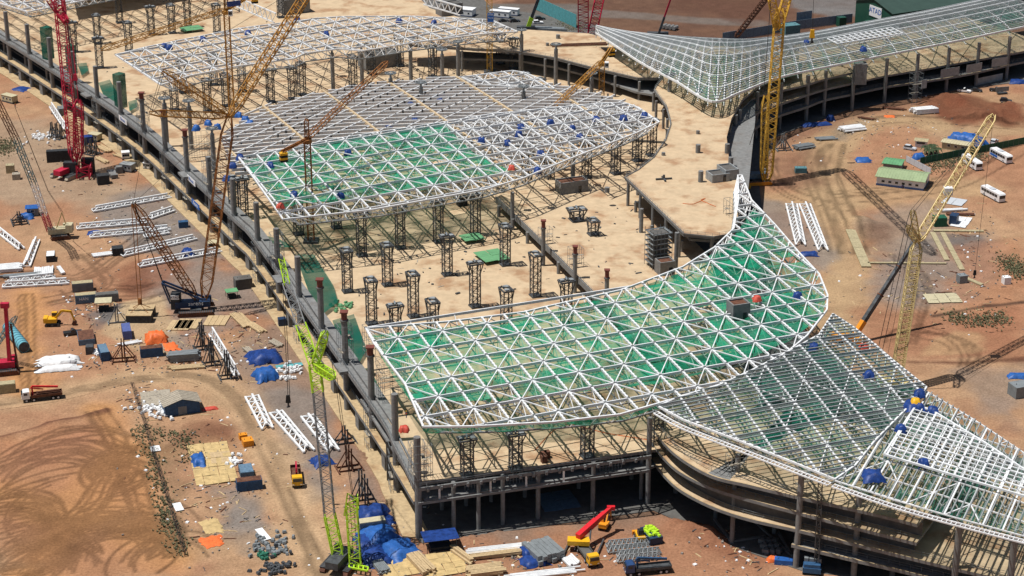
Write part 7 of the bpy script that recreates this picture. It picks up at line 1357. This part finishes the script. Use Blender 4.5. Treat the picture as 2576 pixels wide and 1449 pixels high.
weeds([(350, 1075), (385, 1150), (405, 1250), (425, 1320), (455, 1390)], 700, 1.3, 'strip of dull green weeds along the cable line'); weeds([(400, 1090), (470, 1110), (480, 1160)], 300, 1.5, 'weeds below the blue hut'); weeds([(2330, 425), (2420, 400), (2460, 390)], 900, 2.0, 'weeds in front of the green hoarding'); weeds([(2395, 800), (2470, 806), (2530, 800)], 600, 1.8, 'weeds in the right yard'); weeds([(2540, 655), (2560, 690)], 600, 2.2, 'weeds at the right edge'); weeds([(0, 360), (15, 380)], 500, 2.5, 'green grass at the left edge'); weeds([(1420, 62), (1460, 68)], 500, 3, 'grass beside the background car park')
# banana plants beside the silver car
for k, (x, y) in enumerate(((1840, 1165), (1880, 1155), (1910, 1180), (1860, 1190))):
    t = thing('banana_plant', 'dark drooping banana plant by the guard hut, %s of four' % ORD[k], 'plant', gz(Gq(2, 0, x, y)), 0, 'banana plants by the guard hut'); mb = MB(); mb.tube((0, 0, 0), (0, 0, 1.8), .22, 8, .14); mb.build('trunk', 'leaf_palm', t, False)
    for j in range(9):
        a = j*.7 + k; mb = MB(); pts = [(.2, 1.7), (1.1, 2.9), (2.0, 2.8), (2.7, 1.8)]; V_ = []
        for (r_, z_), w_ in zip(pts, (.12, .42, .38, .06)): V_ += [(r_*math.cos(a) - w_*math.sin(a), r_*math.sin(a) + w_*math.cos(a), z_), (r_*math.cos(a) + w_*math.sin(a), r_*math.sin(a) - w_*math.cos(a), z_)]
        mb.add(V_, [(0, 1, 3, 2), (2, 3, 5, 4), (4, 5, 7, 6)]); mb.build('leaf', 'leaf_palm', t, False)
# a few workers
def person(p, rz, label, shirt, z=0):
    g = Vector((p.x, p.y, z)) if z else gz(p)
    me = bpy.data.meshes.new('person'); J = [((0, 0, .95), .14), ((0, 0, 1.15), .15), ((0, 0, 1.38), .16), ((0, 0, 1.5), .06), ((0, .02, 1.66), .105), ((.19, 0, 1.42), .06), ((.27, .03, 1.15), .05), ((.28, .14, .92), .04), ((-.19, 0, 1.42), .06), ((-.28, .05, 1.17), .05), ((-.24, .2, .98), .04), ((.1, 0, .9), .09), ((.12, .08, .5), .07), ((.12, .02, .08), .05), ((.12, .14, .04), .045), ((-.1, 0, .9), .09), ((-.12, -.06, .5), .07), ((-.13, -.1, .08), .05), ((-.13, .03, .04), .045)]
    E_ = [(0, 1), (1, 2), (2, 3), (3, 4), (2, 5), (5, 6), (6, 7), (2, 8), (8, 9), (9, 10), (0, 11), (11, 12), (12, 13), (13, 14), (0, 15), (15, 16), (16, 17), (17, 18)]
    me.from_pydata([j[0] for j in J], E_, []); o = add_obj('person', me, shirt, None); o.location = g; o.rotation_euler = (0, 0, rz); mo = o.modifiers.new('skin', 'SKIN'); sv = me.skin_vertices[0].data if me.skin_vertices else None
    if sv is None:
        import bmesh; bm = bmesh.new(); bm.from_mesh(me); bm.verts.layers.skin.verify(); bm.to_mesh(me); bm.free(); sv = me.skin_vertices[0].data
    for k, j in enumerate(J): sv[k].radius = (j[1], j[1])
    sv[0].use_root = True; o.modifiers.new('sub', 'SUBSURF').levels = 1; tag(o, label, 'person')
    mb = MB(); mb.tube((0, .02, 1.7), (0, .02, 1.8), .15, 10, .1); h = mb.build('helmet', 'truck_yellow', o, False); mb = MB(); mb.tube((0, 0, 1.0), (0, 0, 1.36), .2, 10, .21); mb.build('vest', 'tarp_orange', o, False)
person(Gq(0, 0, 118, 812), R(30), 'person in orange vest walking in the upper left yard', 'blue_dark'); person(Gq(1, 1, 1935, 870, 0), 0, 'x', 'blue_dark') if False else None
person(Gq(1, 2, 490, 215, 26), R(40), 'person in orange vest standing at the front roof left corner', 'blue_dark', 24.6)
